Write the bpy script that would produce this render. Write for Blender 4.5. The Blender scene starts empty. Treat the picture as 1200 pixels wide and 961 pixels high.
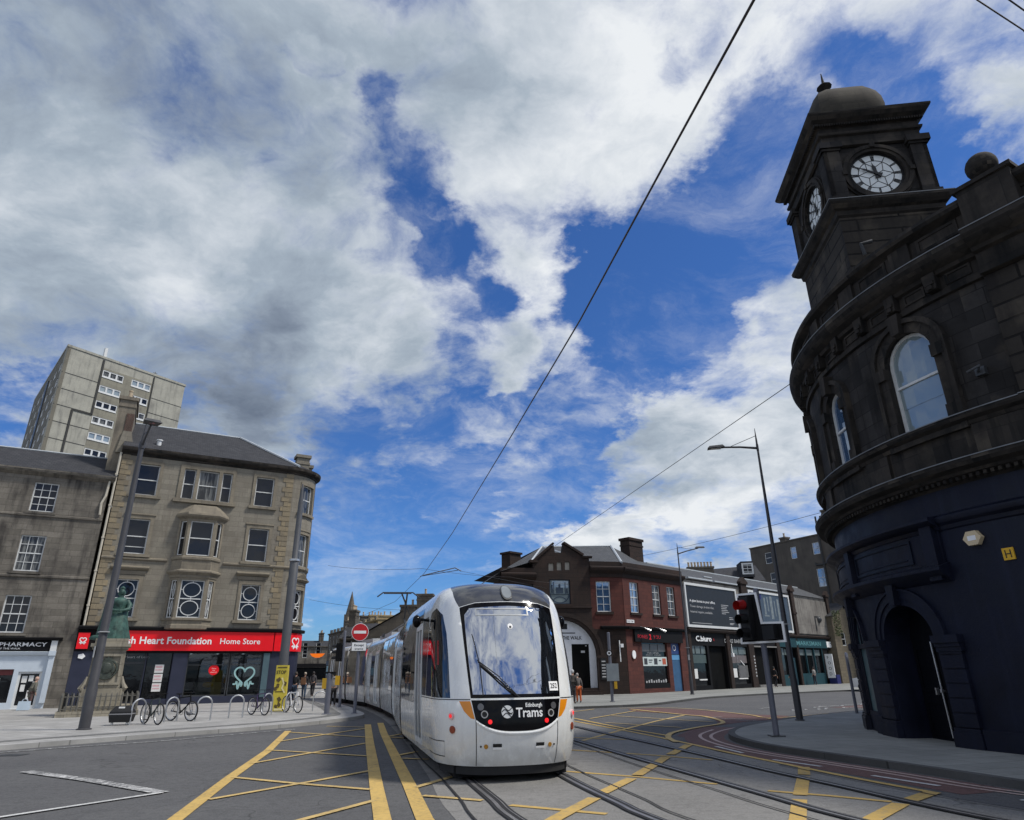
import bpy, math, random
from mathutils import Matrix, Vector
from mathutils.geometry import delaunay_2d_cdt
random.seed(7)
scene = bpy.context.scene
COL = scene.collection
R = math.radians

# ------------------------------------------------------------------ camera
cam_d = bpy.data.cameras.new('camera')
cam_d.sensor_width = 36.0
cam_d.lens = 23.22
cam_d.clip_start = 0.1
cam_d.clip_end = 3000
cam = bpy.data.objects.new('camera', cam_d)
COL.objects.link(cam)
p_, r_ = R(21.6), R(0.7)
fw = Vector((0, math.cos(p_), math.sin(p_)))
up0 = Vector((0, -math.sin(p_), math.cos(p_)))
rt0 = Vector((1, 0, 0))
up = up0 * math.cos(r_) + rt0 * math.sin(r_)
rt = rt0 * math.cos(r_) - up0 * math.sin(r_)
cam.matrix_world = Matrix(((rt.x, up.x, -fw.x, 0), (rt.y, up.y, -fw.y, 0), (rt.z, up.z, -fw.z, 1.72), (0, 0, 0, 1)))
scene.camera = cam

# ------------------------------------------------------------------ view, world, sun
scene.view_settings.view_transform = 'Standard'
scene.view_settings.look = 'None'
scene.view_settings.gamma = 1
scene.view_settings.use_curve_mapping = False
scene.view_settings.exposure = 0.0
SUN_EL, SUN_AZ = 56.0, 98.0          # azimuth clockwise from +Y
SUN_STRENGTH, SKY_STRENGTH = 3.5, 0.1

world = bpy.data.worlds.new('World')
scene.world = world
world.use_nodes = True
wt = world.node_tree
for n in list(wt.nodes):
    wt.nodes.remove(n)
def wn(kind, **kw):
    n = wt.nodes.new(kind)
    for k, v in kw.items():
        setattr(n, k, v)
    return n
def wmath(op, a, b=None, c=None, clamp=False):
    n = wn('ShaderNodeMath', operation=op)
    n.use_clamp = clamp
    for i, v in enumerate((a, b, c)):
        if v is None:
            continue
        if isinstance(v, (int, float)):
            n.inputs[i].default_value = v
        else:
            wt.links.new(v, n.inputs[i])
    return n.outputs[0]
def wvmath(op, a, b=None, scale=None):
    n = wn('ShaderNodeVectorMath', operation=op)
    for i, v in enumerate((a, b)):
        if v is None:
            continue
        if isinstance(v, tuple):
            n.inputs[i].default_value = v
        else:
            wt.links.new(v, n.inputs[i])
    if scale is not None:
        wt.links.new(scale, n.inputs['Scale']) if not isinstance(scale, (int, float)) else setattr(n.inputs['Scale'], 'default_value', scale)
    return n.outputs['Value'] if op in ('DOT_PRODUCT', 'LENGTH') else n.outputs[0]
def wsmooth(v, lo, hi, a=0.0, b=1.0):
    n = wn('ShaderNodeMapRange', interpolation_type='SMOOTHSTEP')
    wt.links.new(v, n.inputs[0])
    for i, x in zip((1, 2, 3, 4), (lo, hi, a, b)):
        n.inputs[i].default_value = x
    return n.outputs[0]
tc = wn('ShaderNodeTexCoord')
DIR = wvmath('NORMALIZE', tc.outputs['Generated'])
sep = wn('ShaderNodeSeparateXYZ')
wt.links.new(DIR, sep.inputs[0])
zc = wmath('MAXIMUM', sep.outputs[2], 0.0)
# cloud-layer coordinates: the direction projected on a plane above, compressed near the horizon
inv = wmath('DIVIDE', 1.0, wmath('ADD', zc, 0.28))
P = wvmath('SCALE', DIR, scale=inv)
def wnoise(vec, scale, detail, rough, off=(0, 0, 0), dist=0.0):
    n = wn('ShaderNodeTexNoise')
    n.noise_dimensions = '3D'
    wt.links.new(wvmath('ADD', vec, off), n.inputs['Vector'])
    n.inputs['Scale'].default_value = scale
    n.inputs['Detail'].default_value = detail
    n.inputs['Roughness'].default_value = rough
    n.inputs['Distortion'].default_value = dist
    return n
warp = wnoise(P, 1.1, 4, 0.6, (3.1, 1.7, 0.4))
warpv = wvmath('SUBTRACT', warp.outputs['Color'], (0.5, 0.5, 0.5))
fw_ = wnoise(P, 5.5, 6, 0.62, (7.1, 2.7, 5.4))
fwv = wvmath('SUBTRACT', fw_.outputs['Color'], (0.5, 0.5, 0.5))
DW = wvmath('NORMALIZE', wvmath('ADD', DIR, wvmath('ADD', wvmath('SCALE', warpv, scale=0.15), wvmath('SCALE', fwv, scale=0.20))))
PW = wvmath('ADD', P, wvmath('SCALE', warpv, scale=0.35))
PF = wvmath('ADD', PW, wvmath('SCALE', fwv, scale=0.10))
n1 = wnoise(PW, 2.6, 12, 0.62, (11.3, 4.2, 7.7)).outputs['Fac']
n1b = wnoise(PF, 8.0, 9, 0.62, (1.3, 14.2, 3.7)).outputs['Fac']
BLOBS = [(-0.464,0.612,0.641,0.234,1.00),(-0.549,0.701,0.456,0.179,1.00),(-0.370,0.833,0.412,0.148,1.00),(-0.239,0.911,0.337,0.123,1.10),(-0.392,0.707,0.589,0.226,0.90),(-0.261,0.639,0.723,0.113,0.60),(-0.330,0.885,0.329,0.083,0.90),(0.029,0.664,0.747,0.161,1.00),(0.166,0.672,0.722,0.108,0.90),(0.280,0.625,0.729,0.081,0.50),(-0.008,0.749,0.663,0.094,0.80),(0.379,0.575,0.725,0.083,0.55),(0.535,0.546,0.645,0.075,0.90),(0.565,0.591,0.576,0.034,0.60),(0.015,0.856,0.517,0.088,0.80),(0.052,0.919,0.392,0.077,0.80),(-0.039,0.938,0.345,0.071,0.70),(-0.140,0.905,0.402,0.095,0.90),(-0.162,0.856,0.491,0.062,0.50),(-0.126,0.879,0.460,0.063,0.50),(0.102,0.943,0.317,0.064,0.70),(-0.218,0.801,0.558,0.072,0.60),(-0.043,0.725,0.688,0.081,0.70),(0.172,0.739,0.652,0.069,0.70),(0.579,0.645,0.498,0.063,0.40),(0.053,0.785,0.617,0.072,0.60),(0.352,0.784,0.511,0.045,0.80),(0.306,0.829,0.469,0.041,0.35),(0.202,0.920,0.335,0.075,1.10),(0.319,0.878,0.357,0.089,1.10),(0.392,0.828,0.400,0.057,1.00),(0.337,0.911,0.240,0.105,1.00),(0.248,0.933,0.260,0.073,0.50),(0.049,0.977,0.206,0.061,1.60),(0.131,0.968,0.212,0.065,1.60),(-0.002,0.985,0.173,0.045,1.00),(0.171,0.973,0.156,0.049,0.60),(0.124,0.736,0.665,0.069,0.50),(0.040,0.898,0.439,0.064,0.40),(-0.169,0.661,0.731,0.028,-1.00),(-0.157,0.700,0.696,0.027,-0.90),(-0.112,0.758,0.642,0.053,-1.10),(-0.084,0.797,0.598,0.043,-0.80),(-0.211,0.854,0.476,0.037,-0.50),(-0.064,0.847,0.528,0.057,-0.90),(-0.051,0.913,0.404,0.041,-0.70),(-0.147,0.812,0.565,0.043,-0.50),(0.247,0.805,0.540,0.077,-1.10),(0.202,0.846,0.494,0.080,-1.10),(0.154,0.894,0.421,0.076,-1.50),(0.285,0.857,0.429,0.060,-0.90),(0.127,0.809,0.574,0.055,-0.60),(-0.153,0.968,0.197,0.160,-1.20),(-0.214,0.946,0.243,0.068,-0.80),(-0.033,0.960,0.278,0.077,-1.30),(-0.103,0.975,0.198,0.075,-1.00),(0.208,0.964,0.167,0.036,-0.60),(-0.606,0.738,0.295,0.050,-1.30),(-0.436,0.843,0.315,0.033,-0.80),(0.070,0.955,0.288,0.070,-1.70),(0.288,0.755,0.589,0.068,-1.00),(0.480,0.613,0.627,0.055,-0.90),(0.533,0.650,0.541,0.056,-1.10),(0.208,0.644,0.736,0.031,-0.40),(0.375,0.910,0.179,0.034,-0.30),(-0.255,0.607,0.753,0.020,-0.60),(-0.229,0.637,0.736,0.017,-0.50),(0.339,0.664,0.667,0.036,-0.50),(0.166,0.917,0.362,0.038,-0.50)]
pos = None; neg = None
for (bx_, by_, bz_, rad, wgt) in BLOBS:
    d = wvmath('DOT_PRODUCT', DW, (bx_, by_, bz_))
    g = wsmooth(d, math.cos(rad * 1.75), math.cos(rad * 0.05), 0.0, abs(wgt))
    if wgt > 0: pos = g if pos is None else wmath('ADD', pos, g)
    else: neg = g if neg is None else wmath('ADD', neg, g)
pos = wmath('MINIMUM', pos, 1.15)
neg = wmath('MINIMUM', neg, 1.25)
back = wsmooth(wvmath('DOT_PRODUCT', DIR, (0.0, -1.0, 0.0)), -0.30, 0.25, 0.0, 0.55)  # extra unseen cloud added behind the camera to light the tram front
bias = wmath('ADD', wmath('SUBTRACT', pos, neg), back)
nz = wmath('ADD', wmath('MULTIPLY', wmath('SUBTRACT', n1, 0.5), 1.9), wmath('MULTIPLY', wmath('SUBTRACT', n1b, 0.5), 1.1))
total = wmath('ADD', wmath('MULTIPLY', bias, 0.56), wmath('ADD', wmath('MULTIPLY', nz, 1.15), -0.08))
cover = wsmooth(total, -0.22, 0.58)
wisp = wnoise(PF, 2.4, 9, 0.70, (1.3, 9.2, 2.7), 0.4).outputs['Fac']
thin = wmath('MULTIPLY', wsmooth(wisp, 0.44, 0.80), 0.38)
alpha = wmath('SUBTRACT', 1.0, wmath('MULTIPLY', wmath('SUBTRACT', 1.0, cover), wmath('SUBTRACT', 1.0, thin)))
# body shading of the clouds: thick parts grey, rims bright
n2 = wnoise(PW, 1.7, 6, 0.5, (5.3, 8.2, 1.7)).outputs['Fac']
n3 = wnoise(PF, 5.5, 8, 0.6, (2.3, 3.2, 9.7)).outputs['Fac']
# light comes from the sun side: density a step towards the sun shades the cloud
sunv = (0.30 * math.sin(R(SUN_AZ)), 0.30 * math.cos(R(SUN_AZ)), 0.1)
n1s = wnoise(wvmath('ADD', PW, sunv), 2.6, 6, 0.6, (11.3, 4.2, 7.7)).outputs['Fac']
thick = wmath('ADD', wmath('MULTIPLY', wmath('MINIMUM', total, 0.9), 0.34), wmath('ADD', wmath('MULTIPLY', wmath('SUBTRACT', n2, 0.5), 1.3), wmath('MULTIPLY', wmath('SUBTRACT', n3, 0.5), 0.8)))
thick = wmath('ADD', thick, wmath('MULTIPLY', wmath('SUBTRACT', n1s, n1), 0.9))
bank = wsmooth(wvmath('DOT_PRODUCT', DIR, (-0.55, 0.68, 0.49)), 0.79, 1.0, 0.0, 0.34)
thick = wmath('SUBTRACT', wmath('ADD', thick, bank), wmath('MULTIPLY', back, 0.42))  # the added cloud behind the camera is whitened to throw more light forward
ramp = wn('ShaderNodeValToRGB')
wt.links.new(thick, ramp.inputs[0])
cr = ramp.color_ramp
cr.elements[0].position = 0.0
cr.elements[0].color = (0.84, 0.87, 0.90, 1)
cr.elements[1].position = 1.0
cr.elements[1].color = (0.125, 0.16, 0.225, 1)
e = cr.elements.new(0.20); e.color = (0.64, 0.69, 0.75, 1)
e = cr.elements.new(0.46); e.color = (0.38, 0.45, 0.53, 1)
e = cr.elements.new(0.72); e.color = (0.23, 0.28, 0.36, 1)
sky = wn('ShaderNodeTexSky', sky_type='NISHITA')
sky.sun_disc = False
sky.sun_elevation = R(SUN_EL)
sky.sun_rotation = R(SUN_AZ)
sky.altitude = 20
sky.air_density = 1.0
sky.dust_density = 0.3
sky.ozone_density = 3.0
hsv = wn('ShaderNodeVectorMath', operation='MULTIPLY')
wt.links.new(sky.outputs[0], hsv.inputs[0])
hsv.inputs[1].default_value = (0.40, 0.70, 1.15)
cl = wn('ShaderNodeVectorMath', operation='SCALE')
wt.links.new(ramp.outputs[0], cl.inputs[0])
cl.inputs['Scale'].default_value = 1.0 / SKY_STRENGTH
mix = wn('ShaderNodeMix', data_type='RGBA')
wt.links.new(alpha, mix.inputs[0])
wt.links.new(hsv.outputs[0], mix.inputs[6])
wt.links.new(cl.outputs[0], mix.inputs[7])
bg = wn('ShaderNodeBackground')
bg.inputs['Strength'].default_value = SKY_STRENGTH
wt.links.new(mix.outputs[2], bg.inputs['Color'])
wo = wn('ShaderNodeOutputWorld')
wt.links.new(bg.outputs[0], wo.inputs['Surface'])

sun_d = bpy.data.lights.new('sun', 'SUN')
sun_d.energy = SUN_STRENGTH
sun_d.angle = R(9)
sun_d.color = (1.0, 0.95, 0.87)
sun = bpy.data.objects.new('sun', sun_d)
COL.objects.link(sun)
el, az = R(SUN_EL), R(SUN_AZ)
sdir = Vector((math.sin(az) * math.cos(el), math.cos(az) * math.cos(el), math.sin(el)))
sun.rotation_euler = sdir.to_track_quat('Z', 'Y').to_euler()
sun.location = (20, -20, 60)

# ------------------------------------------------------------------ materials
MATS = {}
class MT:
    """small node-material builder"""
    def __init__(s, name):
        s.m = bpy.data.materials.new(name)
        s.m.use_nodes = True
        s.t = s.m.node_tree
        s.b = s.t.nodes['Principled BSDF']
        s.uv = s.n('ShaderNodeUVMap').outputs[0]
        g = s.n('ShaderNodeNewGeometry')
        s.pos = g.outputs['Position']
    def n(s, k, **kw):
        nd = s.t.nodes.new(k)
        for a, v in kw.items():
            setattr(nd, a, v)
        return nd
    def link(s, a, b): s.t.links.new(a, b)
    def put(s, sock, v):
        if isinstance(v, (int, float)): sock.default_value = v
        elif isinstance(v, (tuple, list)): sock.default_value = tuple(v) + ((1,) if len(v) == 3 and len(sock.default_value) == 4 else ())
        else: s.link(v, sock)
    def math(s, op, a, b=0.0, clamp=False):
        nd = s.n('ShaderNodeMath', operation=op); nd.use_clamp = clamp
        s.put(nd.inputs[0], a); s.put(nd.inputs[1], b)
        return nd.outputs[0]
    def noise(s, scale, detail=5, rough=0.55, vec=None, sc3=None, dist=0):
        nd = s.n('ShaderNodeTexNoise')
        v = vec or s.uv
        if sc3:
            mp = s.n('ShaderNodeMapping'); s.link(v, mp.inputs[0]); mp.inputs['Scale'].default_value = sc3; v = mp.outputs[0]
        s.link(v, nd.inputs['Vector'])
        nd.inputs['Scale'].default_value = scale; nd.inputs['Detail'].default_value = detail
        nd.inputs['Roughness'].default_value = rough; nd.inputs['Distortion'].default_value = dist
        return nd.outputs['Fac']
    def rng(s, v, lo, hi, a=0.0, b=1.0):
        nd = s.n('ShaderNodeMapRange'); s.link(v, nd.inputs[0])
        for i, x in zip((1, 2, 3, 4), (lo, hi, a, b)): nd.inputs[i].default_value = x
        return nd.outputs[0]
    def mix(s, f, a, b, blend='MIX'):
        nd = s.n('ShaderNodeMix', data_type='RGBA'); nd.blend_type = blend
        s.put(nd.inputs[0], f); s.put(nd.inputs[6], a); s.put(nd.inputs[7], b)
        return nd.outputs[2]
    def bump(s, h, strength=0.5, dist=0.02):
        nd = s.n('ShaderNodeBump'); nd.inputs['Strength'].default_value = strength; nd.inputs['Distance'].default_value = dist
        s.link(h, nd.inputs['Height']); s.link(nd.outputs[0], s.b.inputs['Normal'])
    def fin(s, col=None, rough=None, metal=None, spec=None, coat=None, emis=None, es=0):
        if col is not None: s.put(s.b.inputs['Base Color'], col)
        if rough is not None: s.put(s.b.inputs['Roughness'], rough)
        if metal is not None: s.put(s.b.inputs['Metallic'], metal)
        if spec is not None: s.put(s.b.inputs['Specular IOR Level'], spec)
        if coat is not None: s.put(s.b.inputs['Coat Weight'], coat); s.b.inputs['Coat Roughness'].default_value = 0.05
        if emis is not None: s.put(s.b.inputs['Emission Color'], emis); s.b.inputs['Emission Strength'].default_value = es
        MATS[s.m.name] = s.m
        return s.m

def c3(r, g, b, k=1.0): return (r * k, g * k, b * k)
def plain(name, col, rough=0.6, var=0.12, metal=0.0, spec=0.4, coat=None, scale=3.0):
    t = MT(name)
    f = t.noise(scale, 6, 0.6, vec=t.pos)
    a = tuple(x * (1 - var) for x in col); b = tuple(min(1, x * (1 + var)) for x in col)
    t.fin(t.mix(t.rng(f, .3, .7), a, b), t.rng(f, .3, .7, rough * .85, min(1, rough * 1.15)), metal, spec, coat)
    return t.m
def emit(name, col, s, rough=.3):
    t = MT(name); t.fin(col, rough, emis=col, es=s); return t.m

def masonry(name, c_a, c_b, mortar, bw=.75, bh=.30, soot=(.05, .045, .04), soot_amt=.6, streak=.5, rough=.9, msz=.012, bump=.5, seed=0.0, mfac=1.0, patch=None):
    t = MT(name)
    mp = t.n('ShaderNodeMapping'); t.link(t.uv, mp.inputs[0]); mp.inputs['Location'].default_value = (seed, seed * .7, 0)
    uv = mp.outputs[0]
    br = t.n('ShaderNodeTexBrick')
    t.link(uv, br.inputs['Vector'])
    br.inputs['Scale'].default_value = 1.0
    br.inputs['Brick Width'].default_value = bw; br.inputs['Row Height'].default_value = bh
    br.inputs['Mortar Size'].default_value = msz; br.inputs['Mortar Smooth'].default_value = .3
    br.inputs['Bias'].default_value = 0.0
    br.inputs['Color1'].default_value = (*c_a, 1); br.inputs['Color2'].default_value = (*c_b, 1); br.inputs['Mortar'].default_value = (*mortar, 1)
    br.offset_frequency = 2; br.squash_frequency = 3; br.squash = .75
    fine = t.noise(9, 8, .65, uv)
    big = t.noise(.55, 6, .6, uv)
    st = t.noise(1.0, 6, .62, uv, (2.2, .22, 1))
    col = t.mix(t.rng(fine, .3, .75, .0, .5), br.outputs['Color'], tuple(x * .45 for x in c_a))
    if patch:
        col = t.mix(t.rng(t.noise(.9, 4, .5, uv), .55, .68, 0, .55), col, patch)
    f = t.math('ADD', t.rng(big, .42, .66, 0, soot_amt), t.rng(st, .5, .7, 0, streak), True)
    col = t.mix(f, col, soot)
    h = t.math('ADD', t.math('MULTIPLY', br.outputs['Fac'], -1.0 * mfac), t.math('MULTIPLY', fine, .35))
    t.bump(h, bump, .02)
    t.fin(col, rough, spec=.25)
    return t.m

stone_tan = masonry('tan_sandstone', (.285, .26, .21), (.215, .197, .158), (.165, .15, .12), 1.15, .34, (.14, .122, .10), .45, .55, bump=.3)
stone_trim_tan = masonry('tan_dressed_stone', (.28, .245, .185), (.24, .21, .16), (.2, .17, .13), 1.6, .6, (.10, .09, .075), .5, .5, bump=.2, seed=3)
quoin_tan = masonry('quoin_stone', (.34, .275, .175), (.20, .175, .13), (.2, .17, .12), .62, .34, (.12, .10, .08), .35, .3, bump=.3, seed=5)
stone_grey = masonry('grey_sandstone', (.235, .213, .18), (.165, .15, .125), (.12, .108, .09), 1.05, .34, (.055, .05, .045), .75, .7, seed=9)
stone_yellow = masonry('yellow_sandstone', (.20, .17, .115), (.14, .12, .09), (.09, .08, .065), .6, .3, (.12, .1, .08), .4, .4, seed=2)
stone_black = masonry('sooty_sandstone', (.052, .048, .046), (.022, .021, .021), (.012, .011, .011), 1.1, .40, (.010, .009, .009), .8, .6, seed=4, patch=(.105, .088, .068), bump=.25)
stone_black_trim = masonry('sooty_dressed_stone', (.055, .047, .040), (.032, .028, .025), (.028, .025, .022), 1.9, .9, (.009, .009, .009), .9, .8, seed=14, patch=(.11, .092, .07), bump=.15)
stone_rust = masonry('channelled_sooty_stone', (.068, .058, .047), (.034, .030, .026), (.006, .006, .006), 2.4, .40, (.015, .013, .013), .6, .6, seed=6, msz=.03, bump=1.0, patch=(.12, .1, .074))
stone_plinth = masonry('pale_plinth_stone', (.40, .36, .28), (.33, .30, .235), (.18, .16, .12), 1.1, .5, (.1, .095, .08), .6, .7, seed=7)
brick_red = masonry('red_sandstone', (.135, .046, .036), (.090, .034, .029), (.065, .028, .024), .62, .28, (.06, .025, .022), .45, .45, seed=1, bump=.35)
red_dark = masonry('sooty_red_stone', (.050, .032, .026), (.036, .025, .021), (.022, .017, .015), .7, .32, (.022, .018, .017), .7, .6, seed=12)
render_dark = masonry('brown_render', (.135, .12, .10), (.12, .105, .09), (.11, .098, .083), 3, 2, (.07, .062, .055), .6, .6, seed=8, bump=.15)
far_stone = masonry('far_tenement_stone', (.19, .165, .13), (.13, .115, .095), (.09, .08, .07), .9, .35, (.07, .062, .055), .6, .5, seed=10)
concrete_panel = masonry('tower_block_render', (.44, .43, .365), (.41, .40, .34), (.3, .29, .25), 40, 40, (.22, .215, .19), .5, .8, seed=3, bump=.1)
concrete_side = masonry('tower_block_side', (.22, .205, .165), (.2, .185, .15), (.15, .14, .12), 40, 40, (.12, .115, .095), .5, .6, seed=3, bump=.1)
grey_board = masonry('weathered_hoarding', (.26, .245, .22), (.22, .205, .185), (.08, .075, .07), 1.2, 8, (.10, .092, .085), .7, .95, seed=3, bump=.2)

def slate(name, a, b):
    t = MT(name)
    br = t.n('ShaderNodeTexBrick'); t.link(t.uv, br.inputs['Vector'])
    br.inputs['Scale'].default_value = 1; br.inputs['Brick Width'].default_value = .28; br.inputs['Row Height'].default_value = .2
    br.inputs['Mortar Size'].default_value = .012; br.inputs['Color1'].default_value = (*a, 1); br.inputs['Color2'].default_value = (*b, 1)
    br.inputs['Mortar'].default_value = (*(x * .3 for x in a), 1)
    f = t.noise(.7, 6, .6)
    col = t.mix(t.rng(f, .35, .7, 0, .6), br.outputs['Color'], tuple(x * .55 for x in a))
    t.bump(t.math('MULTIPLY', br.outputs['Fac'], -1.), .6, .02)
    t.fin(col, .75, spec=.2)
    return t.m
roof_slate = slate('slate', (.060, .061, .066), (.036, .037, .042))
roof_grey = slate('grey_slate', (.10, .105, .112), (.07, .074, .08))

def asphalt(name, base, worn, pebble=.35):
    t = MT(name)
    xy = t.pos
    fine = t.noise(30, 5, .8, xy); mid = t.noise(7, 5, .6, xy); big = t.noise(.35, 6, .6, xy)
    vor = t.n('ShaderNodeTexVoronoi'); t.link(xy, vor.inputs['Vector']); vor.inputs['Scale'].default_value = 75
    col = t.mix(t.rng(big, .35, .65), base, worn)
    stain = t.noise(1.7, 8, .72, xy, dist=.6)
    col = t.mix(t.rng(stain, .54, .70, 0, .55), col, tuple(x * .55 for x in base))
    col = t.mix(t.rng(fine, .42, .66, 0, pebble * 1.25), col, tuple(min(1, x * 2.3) for x in worn))
    col = t.mix(t.rng(mid, .5, .8, 0, .5), col, tuple(x * .6 for x in base))
    # tar-sealed cracks
    v2 = t.n('ShaderNodeTexVoronoi'); v2.feature = 'DISTANCE_TO_EDGE'
    mp = t.n('ShaderNodeMapping'); t.link(xy, mp.inputs[0]); mp.inputs['Scale'].default_value = (.16, .11, 1)
    wv = t.n('ShaderNodeVectorMath', operation='ADD'); t.link(mp.outputs[0], wv.inputs[0])
    nn = t.n('ShaderNodeTexNoise'); t.link(xy, nn.inputs[0]); nn.inputs['Scale'].default_value = .8
    sc = t.n('ShaderNodeVectorMath', operation='SCALE'); t.link(nn.outputs['Color'], sc.inputs[0]); sc.inputs['Scale'].default_value = .35
    t.link(sc.outputs[0], wv.inputs[1]); t.link(wv.outputs[0], v2.inputs['Vector']); v2.inputs['Scale'].default_value = 1
    crack = t.rng(v2.outputs['Distance'], .0, .0035, .55, 0)
    col = t.mix(crack, col, (.02, .02, .02))
    t.bump(t.math('ADD', vor.outputs['Distance'], t.math('MULTIPLY', fine, .5)), .5, .006)
    t.fin(col, t.rng(mid, .3, .7, .75, .95), spec=.3)
    return t.m
tarmac = asphalt('tarmac', (.066, .066, .068), (.090, .090, .090))
tarmac_red = asphalt('red_surfacing', (.095, .052, .048), (.115, .066, .060))
concrete = asphalt('track_concrete', (.145, .142, .135), (.20, .195, .185), .22)

def paving(name, a, b, bw, bh, rot=0.0, mort=.35):
    t = MT(name)
    mp = t.n('ShaderNodeMapping'); t.link(t.pos, mp.inputs[0]); mp.inputs['Rotation'].default_value = (0, 0, rot)
    br = t.n('ShaderNodeTexBrick'); t.link(mp.outputs[0], br.inputs['Vector'])
    br.inputs['Scale'].default_value = 1; br.inputs['Brick Width'].default_value = bw; br.inputs['Row Height'].default_value = bh
    br.inputs['Mortar Size'].default_value = .009; br.inputs['Color1'].default_value = (*a, 1); br.inputs['Color2'].default_value = (*b, 1)
    br.inputs['Mortar'].default_value = (*(x * mort for x in a), 1); br.inputs['Bias'].default_value = -.1
    big = t.noise(.5, 6, .6, t.pos); fine = t.noise(25, 5, .7, t.pos)
    st = t.noise(1.6, 8, .7, t.pos)
    col = t.mix(t.rng(big, .4, .65, 0, .55), br.outputs['Color'], tuple(x * .58 for x in b))
    col = t.mix(t.rng(st, .5, .72, 0, .5), col, tuple(x * .55 for x in b))
    col = t.mix(t.rng(fine, .3, .8, 0, .35), col, tuple(x * .5 for x in a))
    gum = t.n('ShaderNodeTexVoronoi'); t.link(t.pos, gum.inputs['Vector']); gum.inputs['Scale'].default_value = 2.2
    col = t.mix(t.rng(gum.outputs['Distance'], .03, .05, .5, 0), col, tuple(x * .4 for x in a))
    t.bump(t.math('MULTIPLY', br.outputs['Fac'], -1.), .4, .01)
    t.fin(col, .85, spec=.3)
    return t.m
pave_left = paving('pale_paving', (.40, .395, .38), (.33, .325, .31), .9, .45, R(35))
pave_right = paving('grey_paving', (.30, .305, .285), (.245, .25, .235), .9, .6, R(-17))
kerb_pale = paving('pale_kerb_stone', (.43, .425, .41), (.37, .365, .35), .9, 5)
kerb_dark = paving('dark_kerb_stone', (.10, .10, .098), (.08, .08, .078), .9, 5)

def paint(name, col, wear=.35, under=(.075, .076, .08)):
    t = MT(name)
    a = t.noise(14, 8, .75, t.pos) if wear < 1 else t.noise(9, 9, .8, t.pos); b = t.noise(1.1, 5, .6, t.pos)
    f = t.math('MULTIPLY', t.rng(a, .48, .70) if wear < 1 else t.rng(a, .42, .50), t.rng(b, .3, .7, wear * .5, min(1, wear * 2)), True)
    tone = t.mix(t.rng(b, .3, .7), col, tuple(x * .78 for x in col))
    t.fin(t.mix(f, tone, under), .75, spec=.3)
    return t.m
yellow_paint = paint('yellow_road_paint', (.60, .41, .13), .45)
yellow_thin = paint('yellow_thin_road_paint', (.60, .43, .17), .6)
yellow_concrete = paint('yellow_paint_on_concrete', (.55, .37, .11), .55, (.17, .165, .155))
white_paint = paint('white_road_paint', (.62, .62, .6), .5)
white_worn = paint('worn_white_road_paint', (.66, .66, .64), 1.3)
pink_paint = paint('faded_double_line_paint', (.50, .38, .34), .7)

white_metal = plain('white_paintwork', (.62, .63, .62), .45, .06)
sash_white = plain('white_sash_paint', (.60, .61, .60), .5, .14, scale=6)
dark_metal = plain('dark_grey_metal', (.045, .048, .052), .45, .15)
lamp_grey = plain('lamp_post_paint', (.050, .050, .055), .5, .15)
signal_grey = plain('signal_pole_grey', (.13, .135, .165), .45, .1)
galv = plain('brushed_steel', (.52, .53, .54), .38, .1, metal=.85)
black = plain('black_paint', (.008, .008, .009), .7, .2, spec=.15)
black_gloss = plain('black_gloss', (.004, .004, .005), .10, .1, spec=.15)
rubber = plain('rubber', (.018, .018, .019), .8, .1)
def painted_stone(name, col, chip, seed=0):
    t = MT(name)
    f = t.noise(1.1, 7, .65, t.pos); g = t.noise(38, 4, .6, t.pos); w = t.noise(6, 6, .7, t.pos); st = t.noise(1.3, 6, .6, t.uv, (3.0, .25, 1))
    c = t.mix(t.rng(f, .35, .65), tuple(x * .7 for x in col), tuple(x * 1.35 for x in col))
    c = t.mix(t.rng(st, .52, .7, 0, .35), c, tuple(x * 2.2 + .004 for x in col))
    c = t.mix(t.math('MULTIPLY', t.rng(g, .70, .74), t.rng(w, .52, .6), True), c, chip)
    t.bump(t.math('ADD', w, t.math('MULTIPLY', g, .4)), .25, .02)
    t.fin(c, t.rng(f, .3, .7, .38, .7), spec=.28)
    return t.m
navy = painted_stone('navy_painted_stone', (.0042, .0060, .0165), (.16, .15, .13))
navy_light = plain('pale_navy_panel', (.007, .011, .022), .5, .2, spec=.2)
teal_pane = plain('teal_boarded_glass', (.06, .12, .13), .35, .15)
teal = plain('teal_paint', (.014, .052, .064), .6, .15, spec=.2)
blue_door = plain('blue_paint', (.035, .10, .20), .5, .15)
red_sign = plain('red_fascia', (.80, .005, .012), .35, .04)
shop_navy = plain('slate_blue_fascia', (.022, .026, .05), .5, .12)
white_letter = plain('white_letters', (.85, .85, .84), .4, .03)
red_letter = plain('red_letters', (.55, .01, .02), .4, .05)
teal_letter = plain('pale_teal_letters', (.10, .26, .28), .5, .05)
grey_letter = plain('grey_letters', (.42, .42, .42), .5, .05)
black_letter = plain('black_letters', (.01, .01, .011), .5, .05)
t = MT('tram_white')
f_ = t.noise(1.2, 5, .6, t.pos); g_ = t.noise(5, 7, .7, t.pos); st_ = t.noise(1.0, 6, .6, t.pos, (9, 9, .8))
sp_ = t.n('ShaderNodeSeparateXYZ'); t.link(t.pos, sp_.inputs[0])
grime = t.math('MULTIPLY', t.rng(sp_.outputs[2], .95, .22), t.rng(g_, .38, .62), True)
c_ = t.mix(t.rng(f_, .3, .7), (.72, .735, .725), (.79, .80, .79))
c_ = t.mix(t.rng(st_, .5, .72, 0, .22), c_, (.45, .45, .43))
c_ = t.mix(t.math('MULTIPLY', grime, .38), c_, (.26, .25, .23))
t.fin(c_, t.rng(g_, .3, .7, .16, .34), spec=.5, coat=.6)
tram_white = t.m
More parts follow.
